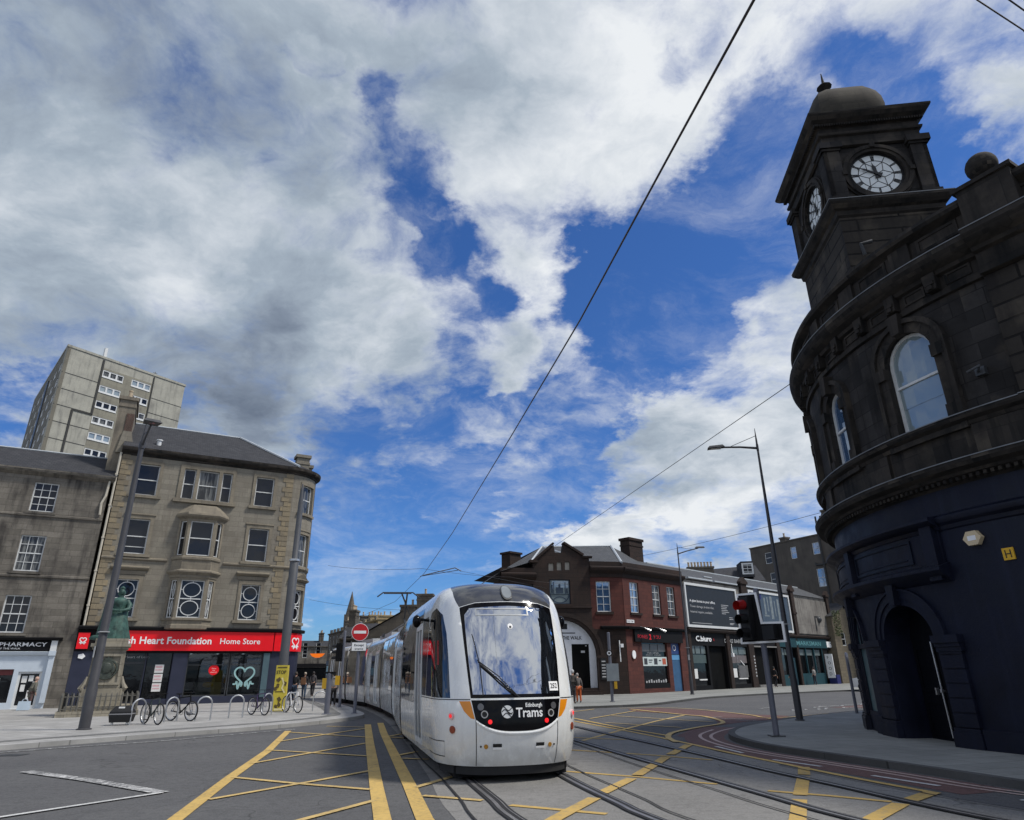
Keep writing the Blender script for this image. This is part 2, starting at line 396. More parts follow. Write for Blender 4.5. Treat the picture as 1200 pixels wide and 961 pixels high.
tram_grey = plain('tram_skirt_grey', (.06, .062, .065), .6, .15)
bronze = plain('bronze_verdigris', (.038, .085, .070), .6, .6, metal=.15, scale=5)
crest_mat = plain('dark_crest', (.045, .055, .045), .6, .4, scale=9)
yellow_banner = plain('yellow_banner', (.56, .45, .05), .6, .12)
yellow_box = plain('yellow_box', (.70, .40, .02), .5, .05)
cream = plain('cream_plastic', (.62, .50, .32), .5, .05)
brown_downpipe = plain('pale_downpipe', (.48, .44, .36), .6, .1)
dark_pipe = plain('dark_pipe', (.04, .04, .04), .6, .1)
lit_rim_grey = plain('lit_rim_grey', (.17, .18, .19), .6, .25)  # pale grey standing in for skylight on stone edges
leadwork = plain('leadwork', (.42, .45, .47), .5, .1)
pot_mat = plain('chimney_pot', (.45, .36, .25), .8, .15)
door_black = plain('black_door', (.004, .004, .004), .8, .2, spec=.1)
board_black = plain('black_poster', (.016, .017, .018), .45, .1)
paper = plain('white_paper', (.68, .68, .66), .7, .05)
pink_poster = plain('pink_poster', (.62, .38, .40), .6, .15, scale=12)
skin_mat = plain('skin', (.48, .29, .21), .6, .05)
brown_wood = plain('brown_board', (.10, .055, .035), .7, .2)
clock_white = plain('clock_glass', (.72, .75, .74), .35, .08, scale=1.5)
blue_reflect = plain('blue_blind', (.10, .20, .36), .15, .2)

def glass_dark(name, tint=(.012, .015, .018), refl=.10, rough=.03, spot=0.0, curtain=None):
    t = MT(name)
    w = t.noise(1.4, 3, .5, t.pos)
    col = tint
    if curtain:
        f = t.noise(1.0, 4, .6, t.uv, (7, .6, 1))
        col = t.mix(t.rng(f, .45, .6), tint, curtain)
    t.bump(w, .12, .03)
    gl = t.n('ShaderNodeBsdfGlossy'); gl.inputs['Roughness'].default_value = rough; gl.inputs['Color'].default_value = (.92, .95, 1, 1)
    nb = [n for n in t.t.nodes if n.type == 'BUMP'][0]; t.link(nb.outputs[0], gl.inputs['Normal'])
    fr = t.n('ShaderNodeFresnel'); fr.inputs[0].default_value = 1.45; t.link(nb.outputs[0], fr.inputs['Normal'])
    f = t.math('ADD', fr.outputs[0], refl, True)
    ms = t.n('ShaderNodeMixShader'); t.link(f, ms.inputs[0]); t.link(t.b.outputs[0], ms.inputs[1]); t.link(gl.outputs[0], ms.inputs[2])
    t.link(ms.outputs[0], t.t.nodes['Material Output'].inputs[0])
    t.fin(col, .5, spec=0.0)
    return t.m
glass = glass_dark('window_glass', (.010, .011, .014), 0.0)
glass_curtain = glass_dark('window_glass_with_curtain', (.02, .022, .025), .0, curtain=(.16, .165, .16))
glass_blue = glass_dark('window_glass_sky', (.06, .12, .22), .22)
glass_pale = glass_dark('window_glass_pale', (.22, .27, .28), .12)
glass_shop = glass_dark('shop_glass', (.006, .007, .008), 0.0)
glass_tram = glass_dark('tram_side_glass', (.006, .007, .009), .05, .02)
glass_front = glass_dark('tram_windscreen_glass', (.008, .011, .016), .50, .02)
steel_rail = plain('rail_steel', (.24, .235, .235), .42, .2, metal=.6)
groove = plain('rail_groove', (.018, .018, .02), .8, .2)

# ------------------------------------------------------------------ mesh helpers
class MB:
    def __init__(s): s.v = []; s.f = []; s.uvs = []
    def add(s, verts, faces, uvs=None):
        o = len(s.v); s.v += [tuple(v) for v in verts]
        for i, f in enumerate(faces):
            s.f.append(tuple(o + k for k in f)); s.uvs.append(uvs[i] if uvs else None)
        return s
    def quad(s, a, b, c, d): return s.add([a, b, c, d], [(0, 1, 2, 3)])
    def box(s, x0, x1, y0, y1, z0, z1, M=None, top=1.0):
        P = [(x, y, z) for z in (z0, z1) for y in (y0, y1) for x in (x0, x1)]
        if top != 1.0:
            cx, cy = (x0 + x1) / 2, (y0 + y1) / 2
            P = P[:4] + [(cx + (x - cx) * top, cy + (y - cy) * top, z) for x, y, z in P[4:]]
        if M: P = [M(*p) for p in P]
        return s.add(P, [(0, 2, 3, 1), (4, 5, 7, 6), (0, 1, 5, 4), (2, 6, 7, 3), (0, 4, 6, 2), (1, 3, 7, 5)])
    def fbox(s, M, u0, u1, z0, z1, w0, w1, nu=1):
        """box in facade coordinates (u along, z up, w outward)"""
        for i in range(nu):
            a = u0 + (u1 - u0) * i / nu; b = u0 + (u1 - u0) * (i + 1) / nu
            P = [M(u, z, w) for z in (z0, z1) for w in (w1, w0) for u in (a, b)]
            F = [(0, 2, 3, 1), (4, 5, 7, 6), (0, 1, 5, 4), (2, 6, 7, 3)]
            if i == 0: F.append((0, 4, 6, 2))
            if i == nu - 1: F.append((1, 3, 7, 5))
            s.add(P, F)
        return s
    def prism(s, poly, z0, z1, caps=True):
        n = len(poly)
        P = [(x, y, z0) for x, y in poly] + [(x, y, z1) for x, y in poly]
        s.add(P, [(i, (i + 1) % n, n + (i + 1) % n, n + i) for i in range(n)])
        if caps:
            vs, fs = tri(poly)
            s.add([(x, y, z1) for x, y in vs], fs)
            s.add([(x, y, z0) for x, y in vs], [f[::-1] for f in fs])
        return s
    def fpoly(s, M, poly, w0, w1, holes=(), back=False, step=0):
        """polygon in (u,z) extruded from depth w0 to w1"""
        vs, fs = tri(poly, holes, step)
        s.add([M(u, z, w1) for u, z in vs], fs)
        if back: s.add([M(u, z, w0) for u, z in vs], [f[::-1] for f in fs])
        for lp, sg in [(poly, 1)] + [(h, -1) for h in holes]:
            n = len(lp)
            ar = sum(lp[i][0] * lp[(i + 1) % n][1] - lp[(i + 1) % n][0] * lp[i][1] for i in range(n))
            L = lp if ar * sg > 0 else lp[::-1]
            for i in range(n):
                a, b = L[i], L[(i + 1) % n]
                k = max(1, int(math.hypot(a[0] - b[0], a[1] - b[1]) / step)) if step else 1
                for j in range(k):
                    p = (a[0] + (b[0] - a[0]) * j / k, a[1] + (b[1] - a[1]) * j / k); q = (a[0] + (b[0] - a[0]) * (j + 1) / k, a[1] + (b[1] - a[1]) * (j + 1) / k)
                    s.add([M(p[0], p[1], w0), M(q[0], q[1], w0), M(q[0], q[1], w1), M(p[0], p[1], w1)], [(0, 1, 2, 3)])
        return s
    def sweep(s, M, prof, u0, u1, step=.5, caps=True):
        """profile [(w,z),...] drawn bottom to top outside, swept along u"""
        k = max(1, int(math.ceil(abs(u1 - u0) / step)))
        n = len(prof)
        P = [M(u0 + (u1 - u0) * i / k, z, w) for i in range(k + 1) for w, z in prof]
        F = [(i * n + j, (i + 1) * n + j, (i + 1) * n + (j + 1) % n, i * n + (j + 1) % n) for i in range(k) for j in range(n)]
        if caps: F += [tuple(range(n - 1, -1, -1)), tuple(k * n + j for j in range(n))]
        return s.add(P, F)
    def tube(s, pts, r, seg=8, caps=True):
        pts = [Vector(p) for p in pts]; n = len(pts)
        rr = r if isinstance(r, (list, tuple)) else [r] * n
        ref = None; P = []
        for i, p in enumerate(pts):
            d = ((pts[min(i + 1, n - 1)] - p).normalized() + (p - pts[max(i - 1, 0)]).normalized())
            d = d.normalized() if d.length > 1e-6 else Vector((0, 0, 1))
            if ref is None: ref = Vector((1, 0, 0)) if abs(d.x) < .8 else Vector((0, 1, 0))
            a = (ref - d * ref.dot(d)).normalized(); b = d.cross(a); ref = a
            P += [p + (a * math.cos(t) + b * math.sin(t)) * rr[i] for t in (2 * math.pi * k / seg for k in range(seg))]
        F = [(i * seg + k, i * seg + (k + 1) % seg, (i + 1) * seg + (k + 1) % seg, (i + 1) * seg + k) for i in range(n - 1) for k in range(seg)]
        if caps: F += [tuple(range(seg - 1, -1, -1)), tuple((n - 1) * seg + k for k in range(seg))]
        return s.add(P, F)
    def lathe(s, prof, seg=24, c=(0, 0), sx=1, sy=1, fn=None, sq=0):
        P = []
        for r, z in prof:
            for k in range(seg):
                t = 2 * math.pi * k / seg
                q = fn(r, z, t) if fn else r
                if sq:   # squarish plan
                    m = (abs(math.cos(t)) ** sq + abs(math.sin(t)) ** sq) ** (-1 / sq); q *= m
                P.append((c[0] + q * math.cos(t) * sx, c[1] + q * math.sin(t) * sy, z))
        n = len(prof)
        F = [(i * seg + k, i * seg + (k + 1) % seg, (i + 1) * seg + (k + 1) % seg, (i + 1) * seg + k) for i in range(n - 1) for k in range(seg)]
        F += [tuple(range(seg - 1, -1, -1)), tuple((n - 1) * seg + k for k in range(seg))]
        return s.add(P, F)
    def torus(s, c, axis, R_, r, seg=28, rs=6, a0=0, a1=2 * math.pi):
        ax = Vector(axis).normalized(); u = ax.orthogonal().normalized(); w = ax.cross(u)
        full = abs(a1 - a0 - 2 * math.pi) < 1e-6
        P = []; m = seg if full else seg + 1
        for i in range(m):
            t = a0 + (a1 - a0) * i / seg
            d = u * math.cos(t) + w * math.sin(t)
            P += [Vector(c) + d * (R_ + r * math.cos(q)) + ax * r * math.sin(q) for q in (2 * math.pi * k / rs for k in range(rs))]
        F = [(i * rs + k, i * rs + (k + 1) % rs, ((i + 1) % m) * rs + (k + 1) % rs, ((i + 1) % m) * rs + k) for i in range(seg) for k in range(rs)]
        return s.add(P, F)
    def ball(s, c, r, seg=14, rings=8, sx=1, sy=1, sz=1):
        P = []
        for i in range(rings + 1):
            a = math.pi * i / rings - math.pi / 2
            for k in range(seg):
                t = 2 * math.pi * k / seg
                P.append((c[0] + r * sx * math.cos(a) * math.cos(t), c[1] + r * sy * math.cos(a) * math.sin(t), c[2] + r * sz * math.sin(a)))
        F = [(i * seg + k, i * seg + (k + 1) % seg, (i + 1) * seg + (k + 1) % seg, (i + 1) * seg + k) for i in range(rings) for k in range(seg)]
        return s.add(P, F)
    def pieces(s):
        """groups of faces that lie far apart from each other"""
        par = list(range(len(s.v)))
        def find(a):
            while par[a] != a:
                par[a] = par[par[a]]; a = par[a]
            return a
        for f in s.f:
            r = find(f[0])
            for k in f[1:]: par[find(k)] = r
        isl = {}
        for i, f in enumerate(s.f): isl.setdefault(find(f[0]), []).append(i)
        L = list(isl.values())
        if len(L) > 700 or len(L) < 2: return None
        bb = []
        for fs in L:
            ids = [k for i in fs for k in s.f[i]]
            lo = [min(s.v[k][j] for k in ids) for j in range(3)]; hi = [max(s.v[k][j] for k in ids) for j in range(3)]
            bb.append((lo, hi, max(hi[j] - lo[j] for j in range(3))))
        n = len(L); g = list(range(n))
        def fg(a):
            while g[a] != a:
                g[a] = g[g[a]]; a = g[a]
            return a
        for i in range(n):
            for j in range(i + 1, n):
                if g[i] == g[j]: continue
                gap = math.sqrt(sum(max(0, bb[i][0][q] - bb[j][1][q], bb[j][0][q] - bb[i][1][q]) ** 2 for q in range(3)))
                if gap <= max(.02, .48 * max(bb[i][2], bb[j][2])): g[fg(i)] = fg(j)
        out = {}
        for i in range(n): out.setdefault(fg(i), []).extend(L[i])
        return list(out.values()) if len(out) > 1 else None
    def build(s, name, mat, parent=None, smooth=False, loc=None, rot=None, split=True):
        if split and parent is not None and not any(w in name for w in ('lettering', 'text', 'print', 'rear_walls', 'ivy', 'wall')):
            ps = s.pieces()
            if ps and len(ps) <= 100:
                res = []
                for fs in sorted(ps, key=lambda q: -len(q)):
                    m = MB(); idx = {}
                    for i in fs:
                        f = []
                        for k in s.f[i]:
                            if k not in idx: idx[k] = len(m.v); m.v.append(s.v[k])
                            f.append(idx[k])
                        m.f.append(tuple(f)); m.uvs.append(s.uvs[i])
                    res.append(m.build(name, mat, parent, smooth, loc, rot, False))
                return res[0]
        me = bpy.data.meshes.new(name)
        me.from_pydata(s.v, [], s.f)
        me.update()
        lay = me.uv_layers.new(name='UVMap')
        dat = [0.0] * (2 * len(me.loops))
        for poly in me.polygons:
            pre = s.uvs[poly.index]
            nn = poly.normal
            if pre is None:
                if abs(nn.z) > .75: ax, ay = Vector((1, 0, 0)), Vector((0, 1, 0))
                else:
                    ax = Vector((-nn.y, nn.x, 0)).normalized(); ay = nn.cross(ax)
            for j, li in enumerate(poly.loop_indices):
                if pre is not None: u, v = pre[j]
                else:
                    co = me.vertices[me.loops[li].vertex_index].co
                    u, v = co.dot(ax), co.dot(ay)
                dat[2 * li] = u; dat[2 * li + 1] = v
        lay.data.foreach_set('uv', dat)
        me.materials.append(mat)
        if smooth is True:
            me.polygons.foreach_set('use_smooth', [True] * len(me.polygons))
        elif smooth:
            me.polygons.foreach_set('use_smooth', [True] * len(me.polygons))
            me.set_sharp_from_angle(angle=R(smooth))
        o = bpy.data.objects.new(name, me)
        COL.objects.link(o)
        if parent is not None: o.parent = parent
        if loc: o.location = loc
        if rot: o.rotation_euler = rot
        return o

def inside(p, poly):
    x, y = p; c = False; n = len(poly); j = n - 1
    for i in range(n):
        xi, yi = poly[i]; xj, yj = poly[j]
        if (yi > y) != (yj > y) and x < (xj - xi) * (y - yi) / (yj - yi) + xi: c = not c
        j = i
    return c
def tri(poly, holes=(), step=0):
    V = []; Ed = []
    for lp in [poly] + list(holes):
        o = len(V); n = len(lp)
        if step:
            q = []
            for i in range(n):
                a, b = lp[i], lp[(i + 1) % n]
                k = max(1, int(math.hypot(a[0] - b[0], a[1] - b[1]) / step))
                q += [(a[0] + (b[0] - a[0]) * j / k, a[1] + (b[1] - a[1]) * j / k) for j in range(k)]
        else: q = list(lp)
        n = len(q)
        V += [Vector(p) for p in q]; Ed += [(o + i, o + (i + 1) % n) for i in range(n)]
    if step:
        xs = [p[0] for p in poly]; ys = [p[1] for p in poly]
        x = min(xs) + step
        while x < max(xs) - step * .4:
            y = min(ys) + step
            while y < max(ys) - step * .4:
                V.append(Vector((x + .0003 * math.sin(y * 7), y + .0002))); y += step
            x += step
    r = delaunay_2d_cdt(V, Ed, [], 0, 1e-5)
    vs = [(v.x, v.y) for v in r[0]]; fs = []
    for f in r[2]:
        c = (sum(vs[i][0] for i in f) / len(f), sum(vs[i][1] for i in f) / len(f))
        if inside(c, poly) and not any(inside(c, h) for h in holes): fs.append(tuple(f))
    return vs, fs

def flat(u, z, w): return (u, -w, z)
def rect(u0, u1, z0, z1): return [(u0, z0), (u1, z0), (u1, z1), (u0, z1)]
def arch(u0, u1, z0, zs, zt, n=12):
    """opening with an elliptical head: jambs to zs, crown at zt"""
    c = (u0 + u1) / 2; a = (u1 - u0) / 2
    return [(u0, z0), (u1, z0)] + [(c + a * math.cos(math.pi * i / n), zs + (zt - zs) * math.sin(math.pi * i / n)) for i in range(n + 1)]
def grow(poly, d):
    cx = sum(p[0] for p in poly) / len(poly); cz = sum(p[1] for p in poly) / len(poly)
    xs = [p[0] for p in poly]; zs = [p[1] for p in poly]
    w, h = max(xs) - min(xs), max(zs) - min(zs); mx, mz = (max(xs) + min(xs)) / 2, (max(zs) + min(zs)) / 2
    return [(mx + (p[0] - mx) * (w + 2 * d) / w, mz + (p[1] - mz) * (h + 2 * d) / h) for p in poly]

def tag(o, label=None, cat=None, group=None, kind=None):
    if label: o['label'] = label
    if cat: o['category'] = cat
    if group: o['group'] = group
    if kind: o['kind'] = kind
    return o
def thing(name, label, cat, loc=(0, 0, 0), rz=0.0, group=None):
    o = bpy.data.objects.new(name, None); COL.objects.link(o)
    o.location = loc; o.rotation_euler = (0, 0, rz); o.empty_display_size = .3
    return tag(o, label, cat, group)
def struct(o): o['kind'] = 'structure'; return o
def kids(o): return [c for c in bpy.data.objects if c.parent == o]
def copy_tree(o, parent=None):
    c = o.copy(); COL.objects.link(c); c.parent = parent
    for ch in kids(o): copy_tree(ch, c)
    return c

def text(name, body, parent, M, u0, z0, h, mat, w=.03, width=None, bold=0.0, shear=0.0, depth=.01, center=False):
    """lettering as a mesh laid on a facade map, capital height about h"""
    cu = bpy.data.curves.new(name, 'FONT')
    cu.body = body; cu.size = 1.0; cu.extrude = 0; cu.offset = bold; cu.shear = shear; cu.resolution_u = 2
    tmp = bpy.data.objects.new(name, cu); COL.objects.link(tmp)
    dg = bpy.context.evaluated_depsgraph_get()
    me0 = tmp.evaluated_get(dg).to_mesh()
    vs = [v.co.copy() for v in me0.vertices]; fs = [tuple(p.vertices) for p in me0.polygons]
    tmp.evaluated_get(dg).to_mesh_clear()
    bpy.data.objects.remove(tmp); bpy.data.curves.remove(cu)
    x0 = min(v.x for v in vs); x1 = max(v.x for v in vs)
    sx = h / .7
    if width: sx = width / (x1 - x0)
    off = -(x1 - x0) * sx / 2 if center else 0
    mb = MB()
    mb.add([M(u0 + off + (v.x - x0) * sx, z0 + v.y * h / .7, w) for v in vs], fs)
    return mb.build(name, mat, parent)

def skin(edges, pts, rad, name, mat, parent=None, root=0, sub=1, loc=None):
    me = bpy.data.meshes.new(name)
    me.from_pydata(pts, edges, [])
    o = bpy.data.objects.new(name, me); COL.objects.link(o)
    md = o.modifiers.new('s', 'SKIN')
    sv = me.skin_vertices[0].data
    for i, r in enumerate(rad):
        sv[i].radius = (r if isinstance(r, tuple) else (r, r)); sv[i].use_root = (i == root)
    md.use_smooth_shade = True
    if sub:
        m2 = o.modifiers.new('d', 'SUBSURF'); m2.levels = sub; m2.render_levels = sub
    dg = bpy.context.evaluated_depsgraph_get()
    ev = o.evaluated_get(dg)
    me2 = bpy.data.meshes.new_from_object(ev)
    bpy.data.objects.remove(o); bpy.data.meshes.remove(me)
    me2.name = name
    me2.materials.clear(); me2.materials.append(mat)
    me2.polygons.foreach_set('use_smooth', [True] * len(me2.polygons))
    o2 = bpy.data.objects.new(name, me2); COL.objects.link(o2)
    if parent: o2.parent = parent
    if loc: o2.location = loc
    return o2

# ================================================================== ground, roads, markings
def sheet(name, poly, z, mat):
    mb = MB(); vs, fs = tri(poly)
    mb.add([(x, y, z) for x, y in vs], fs)
    return struct(mb.build(name, mat))
def resamp(pts, n=6):
    """smooth curve through points"""
    o = []
    for i in range(len(pts) - 1):
        p0 = pts[max(i - 1, 0)]; p1 = pts[i]; p2 = pts[i + 1]; p3 = pts[min(i + 2, len(pts) - 1)]
        for k in range(n):
            t = k / n
            o.append(tuple(.5 * (2 * p1[j] + (p2[j] - p0[j]) * t + (2 * p0[j] - 5 * p1[j] + 4 * p2[j] - p3[j]) * t * t + (3 * p1[j] - p0[j] - 3 * p2[j] + p3[j]) * t ** 3) for j in range(len(p1))))
    o.append(tuple(pts[-1])); return o
def offset(pts, d):
    o = []
    for i, p in enumerate(pts):
        a = pts[max(i - 1, 0)]; b = pts[min(i + 1, len(pts) - 1)]
        dx, dy = b[0] - a[0], b[1] - a[1]; L = math.hypot(dx, dy) or 1
        o.append((p[0] + dy / L * d, p[1] - dx / L * d))
    return o
def strip_mb(mb, pts, w, z):
    A = offset(pts, -w / 2); B = offset(pts, w / 2)
    for i in range(len(pts) - 1):
        mb.quad((*A[i], z), (*B[i], z), (*B[i + 1], z), (*A[i + 1], z))
    return mb
def strips(name, lines, w, z, mat):
    mb = MB()
    for i, l in enumerate(lines): strip_mb(mb, l, w, z + .0004 * (i % 5))
    return struct(mb.build(name, mat))
def bandpoly(A, B): return list(A) + list(B)[::-1]

g = MB(); g.quad((-900, -900, 0), (900, -900, 0), (900, 900, 0), (-900, 900, 0)); struct(g.build('ground', tarmac))

# left pavement (kerb line measured along the road edge)
kerbL = resamp([(-32, -8), (-22, 5.5), (-16.5, 13.7), (-13.2, 18.6), (-10.8, 21.7), (-8.9, 23.9), (-7.5, 26.1), (-6.65, 28.3), (-6.35, 29.9), (-6.55, 31.3), (-7.3, 33.6), (-8.9, 38.3), (-11.2, 44.2), (-13.6, 51.2), (-15.9, 60), (-19.2, 72), (-23.6, 88), (-29.8, 110)], 5)
def kerb(name, line, side, wid, h, mat):
    A = line; B = offset(line, side * wid); mb = MB()
    for i in range(len(A) - 1):
        mb.quad((*A[i], 0), (*A[i + 1], 0), (*A[i + 1], h), (*A[i], h))
        mb.quad((*A[i], h), (*A[i + 1], h), (*B[i + 1], h), (*B[i], h))
    return struct(mb.build(name, mat))
def pavement(name, line, back, side, wid, h, mat):
    B = offset(line, side * wid)
    return sheet(name, list(B) + back, h, mat)
kerb('kerb_left', kerbL, -1, .32, .12, kerb_pale)
pavement('pavement_left', kerbL, [(-75, 140), (-90, 60), (-90, -8)], -1, .32, .12, pave_left)
# gutter channel with darker setts just inside the pavement and along the kerb
strips('pavement_band_left', [offset(kerbL, -1.25)], .55, .124, paving('dark_band_paving', (.20, .20, .195), (.16, .16, .155), .2, .2, R(35)))
# right pavement (in front of the clock building)
kerbR = resamp([(10.2, -14), (9.9, -4), (9.2, 3), (8.3, 8.2), (7.5, 11.2), (6.95, 13.0), (6.3, 14.8), (5.74, 16.4), (5.55, 17.6), (5.55, 18.9), (5.85, 20.2), (6.5, 21.6), (7.5, 23.0), (9.0, 24.7), (11, 26.8), (14, 29.2), (20, 33.4), (30, 40), (46, 50), (80, 71)], 5)
kerb('kerb_right', kerbR, 1, .18, .12, kerb_dark)
pavement('pavement_right', kerbR, [(90, 60), (90, -14)], 1, .18, .12, pave_right)
# far pavement in front of the red building
kerbF = resamp([(-24, 104), (-16.8, 80), (-11.4, 64), (-7.0, 53), (-4.2, 43.5), (-1.4, 37.4), (1.3, 35.0), (4.2, 35.6), (7.2, 37.6), (9.6, 41.3), (12.3, 45.4), (17, 49.7), (24, 54.6), (34, 61), (60, 80), (90, 100)], 5)
kerb('kerb_far', kerbF, -1, .2, .10, kerb_dark)
pavement('pavement_far', kerbF, [(90, 160), (-38, 160)], -1, .2, .10, pave_right)

# track slab of concrete
slabL = resamp([(3.2, -4), (1.2, 3.5), (-.77, 9.58), (-1.54, 13.18), (-2.11, 15.78), (-2.98, 19.73), (-3.9, 23.5), (-5.0, 28.0), (-6.45, 33), (-8.5, 39), (-10.9, 44.9), (-13.2, 52), (-15.6, 61.5), (-20.2, 78)], 5)
slabR = resamp([(13.5, -3), (10.1, 3.2), (7.6, 7.4), (6.5, 9.6), (5.75, 11.9), (5.22, 14.0), (4.75, 15.9), (4.2, 18.3), (3.5, 21.4), (2.1, 26.4), (.4, 30.8), (-1.9, 35.8), (-4.9, 42), (-7.2, 50.2), (-10, 60), (-14, 76)], 5)
sheet('track_slab', bandpoly(slabL, slabR), .004, concrete)
# rails
trk = {
 'a': [(2.9, 1.5), (1.15, 6.0), (-.02, 9.54), (-.32, 10.81), (-.80, 12.78), (-1.35, 15.2), (-2.8, 21.2), (-4.25, 28.1), (-5.65, 33.0), (-7.75, 39.5), (-10.2, 44.5), (-12.6, 52), (-15.0, 61), (-19.4, 77), (-28, 108)],
 'b': [(4.45, 2.4), (2.75, 6.4), (1.66, 9.5), (1.42, 10.45), (1.05, 12.0), (.72, 13.6), (.3, 15.4), (-1.25, 21.5), (-2.65, 28.5), (-4.05, 33.5), (-6.15, 40), (-8.65, 45.2), (-11.0, 52.4), (-13.4, 61.4), (-17.8, 77.4), (-26.4, 108)],
 'c': [(7.3, 1.5), (5.35, 5.9), (4.05, 9.34), (3.62, 11.0), (3.02, 13.39), (2.60, 15.06), (2.09, 17.2), (1.50, 19.68), (.2, 24.2), (-1.3, 28.8), (-3.2, 34.2), (-5.6, 40), (-7.6, 46.5), (-9.9, 54), (-12.3, 63)],
 'd': [(9.2, 2.0), (7.1, 6.0), (5.64, 9.31), (5.0, 11.7), (4.53, 13.47), (4.02, 15.83), (3.30, 18.77), (2.61, 21.34), (1.72, 24.9), (.2, 29.4), (-1.7, 34.8), (-4.1, 40.6), (-6.1, 47.1), (-8.4, 54.6), (-10.8, 63.6)]}
rl = [resamp(v, 5) for v in trk.values()]
strips('rail_grooves', rl, .21, .022, groove)
strips('rail_heads', [offset(l, -.035) for l in rl], .055, .027, steel_rail)
strips('rail_keepers', [offset(l, .06) for l in rl], .018, .0262, steel_rail)
slots = [resamp([(1.9, 1.5), (.4, 6), (-.54, 9.57), (-.80, 10.84), (-1.32, 13.05), (-2.02, 15.77), (-2.7, 18.8)], 5),
         resamp([(5.2, 2.6), (3.35, 6.6), (2.10, 9.43), (1.82, 10.73), (1.56, 11.87), (1.23, 13.3), (.99, 14.52), (.5, 17)], 5),
         resamp([(6.3, 1.7), (4.6, 6.3), (3.43, 9.78), (3.02, 11.48), (2.42, 13.96), (1.9, 16.5), (1.43, 18.8)], 5),
         resamp([(10.3, 2.6), (8.1, 6.6), (6.3, 9.9), (5.55, 12.1), (5.0, 14.2)], 5)]
strips('slab_joints', slots, .035, .0215, groove)

# red surfacing by the right kerb
redA = offset(kerbR, -.12)[20:60]
redA = [p for p in redA if p[1] < 27]
redB = [(p[0], p[1]) for p in offset(kerbR, -1.15)][20:60]
redB = [p for p in redB if p[1] < 27]
sheet('red_lane', bandpoly(redA, redB), .004, tarmac_red)
sheet('red_patch', [(5.35, 34.6), (6.85, 35.0), (8.15, 33.2), (9.3, 29.5), (10.6, 28.2), (9.6, 26.4), (8.1, 25.5), (6.6, 23.9), (5.3, 21.8), (4.75, 19.5), (4.45, 20.4), (5.5, 22.8), (6.9, 24.9), (7.45, 27.5), (6.8, 29.9), (5.2, 32.4)], .0045, tarmac_red)
sheet('red_lane_far', [(14.5, 33.6), (26, 42), (27.5, 39.8), (17, 32.6)], .004, tarmac_red)
strips('lane_lines_far', [[(14.2, 34.1), (26, 42.7)], [(14.8, 32.9), (17, 34.6)], [(16.4, 33.9), (20, 36.4)], [(11.2, 33.3), (12.4, 34.6)]], .14, .009, white_worn)

# yellow box, painted on the tarmac and on the slab
Zy = .0085
def edges_poly(name, A, B, mat, z=Zy): return sheet(name, bandpoly(A, B), z, mat)
edges_poly('box_marking_left', [(-4.49, 9.81), (-5.21, 13.57), (-6.07, 17.86), (-7.5, 23.7)], [(-4.27, 9.79), (-5.05, 13.44), (-5.86, 17.8), (-7.26, 23.7)], yellow_paint) if False else None
strips('box_marking_left', [[(-3.4, 5.2), (-4.38, 9.8), (-5.16, 13.5), (-6.0, 17.85), (-7.4, 23.75)]], .2, Zy + 0.0021, yellow_paint)
strips('box_marking_middle', [[(-.9, 6.3), (-1.70, 9.65), (-2.26, 12.14), (-3.02, 15.6), (-3.9, 19.6), (-5.32, 26.2)], [(-.3, 6.6), (-1.16, 9.6), (-1.74, 12.25), (-2.51, 15.65), (-4.02, 22.3), (-5.0, 26.9)]], .22, Zy + 0.0042, yellow_paint)
thin = [[(-4.56, 11.19), (-3.49, 12.85), (-2.75, 14.1)], [(-5.09, 13.44), (-3.77, 12.66), (-2.31, 11.91)],
        [(-5.49, 15.40), (-4.75, 17.3), (-3.95, 19.4)], [(-6.09, 17.99), (-3.2, 16.4)], [(-6.53, 20.09), (-5.0, 24.4)], [(-7.2, 23.23), (-4.35, 21.16)],
        [(-3.5, 8.1), (-2.05, 10.95)], [(-6.63, 25.58), (-5.19, 24.92)], [(-4.0, 9.0), (-2.2, 7.9)]]
strips('box_hatching_left', thin, .12, Zy + 0.0063, yellow_thin)
strips('box_hatching_between', [[(-1.62, 12.05), (-.95, 13.6)], [(-1.4, 11.28), (-.49, 10.82)], [(-2.62, 16.55), (-2.3, 17.2)], [(-2.45, 15.95), (-1.85, 15.68)], [(-3.6, 21.0), (-3.1, 20.6)], [(-3.7, 21.3), (-3.2, 22.6)]], .12, Zy + 0.0084, yellow_thin)
strips('box_diagonal_right', [[(-.3, 7.6), (.49, 9.53), (1.12, 10.9)], [(1.27, 11.3), (1.95, 12.7)], [(2.1, 13.05), (2.75, 14.6), (3.15, 15.6)], [(3.32, 16.0), (4.2, 17.95)]], .20, Zy + 0.0105, yellow_concrete)
strips('box_diagonal_far', [[(1.74, 19.38), (3.45, 23.0), (5.1, 26.3), (6.88, 29.46)]], .14, Zy + 0.0000, yellow_thin)
strips('box_hatching_right', [[(.91, 13.7), (2.06, 12.94), (3.21, 12.04)], [(1.25, 17.21), (3.04, 15.94), (3.97, 15.06)], [(1.6, 20.24), (2.91, 19.5)],
        [(-.09, 10.46), (1.15, 9.78)], [(3.78, 11.36), (4.52, 10.86), (5.11, 10.37)], [(.95, 9.1), (2.3, 8.2)]], .12, Zy + 0.0021, yellow_concrete)
strips('box_edge_double', [resamp([(2.2, 28.49), (3.26, 23.83), (4.23, 20.49)], 5), resamp([(1.4, 29.0), (2.07, 26.83), (3.52, 21.55), (4.24, 18.46), (4.66, 16.4), (5.16, 14.33), (5.62, 12.49), (6.1, 10.95)], 5)], .13, Zy + 0.0042, yellow_paint)
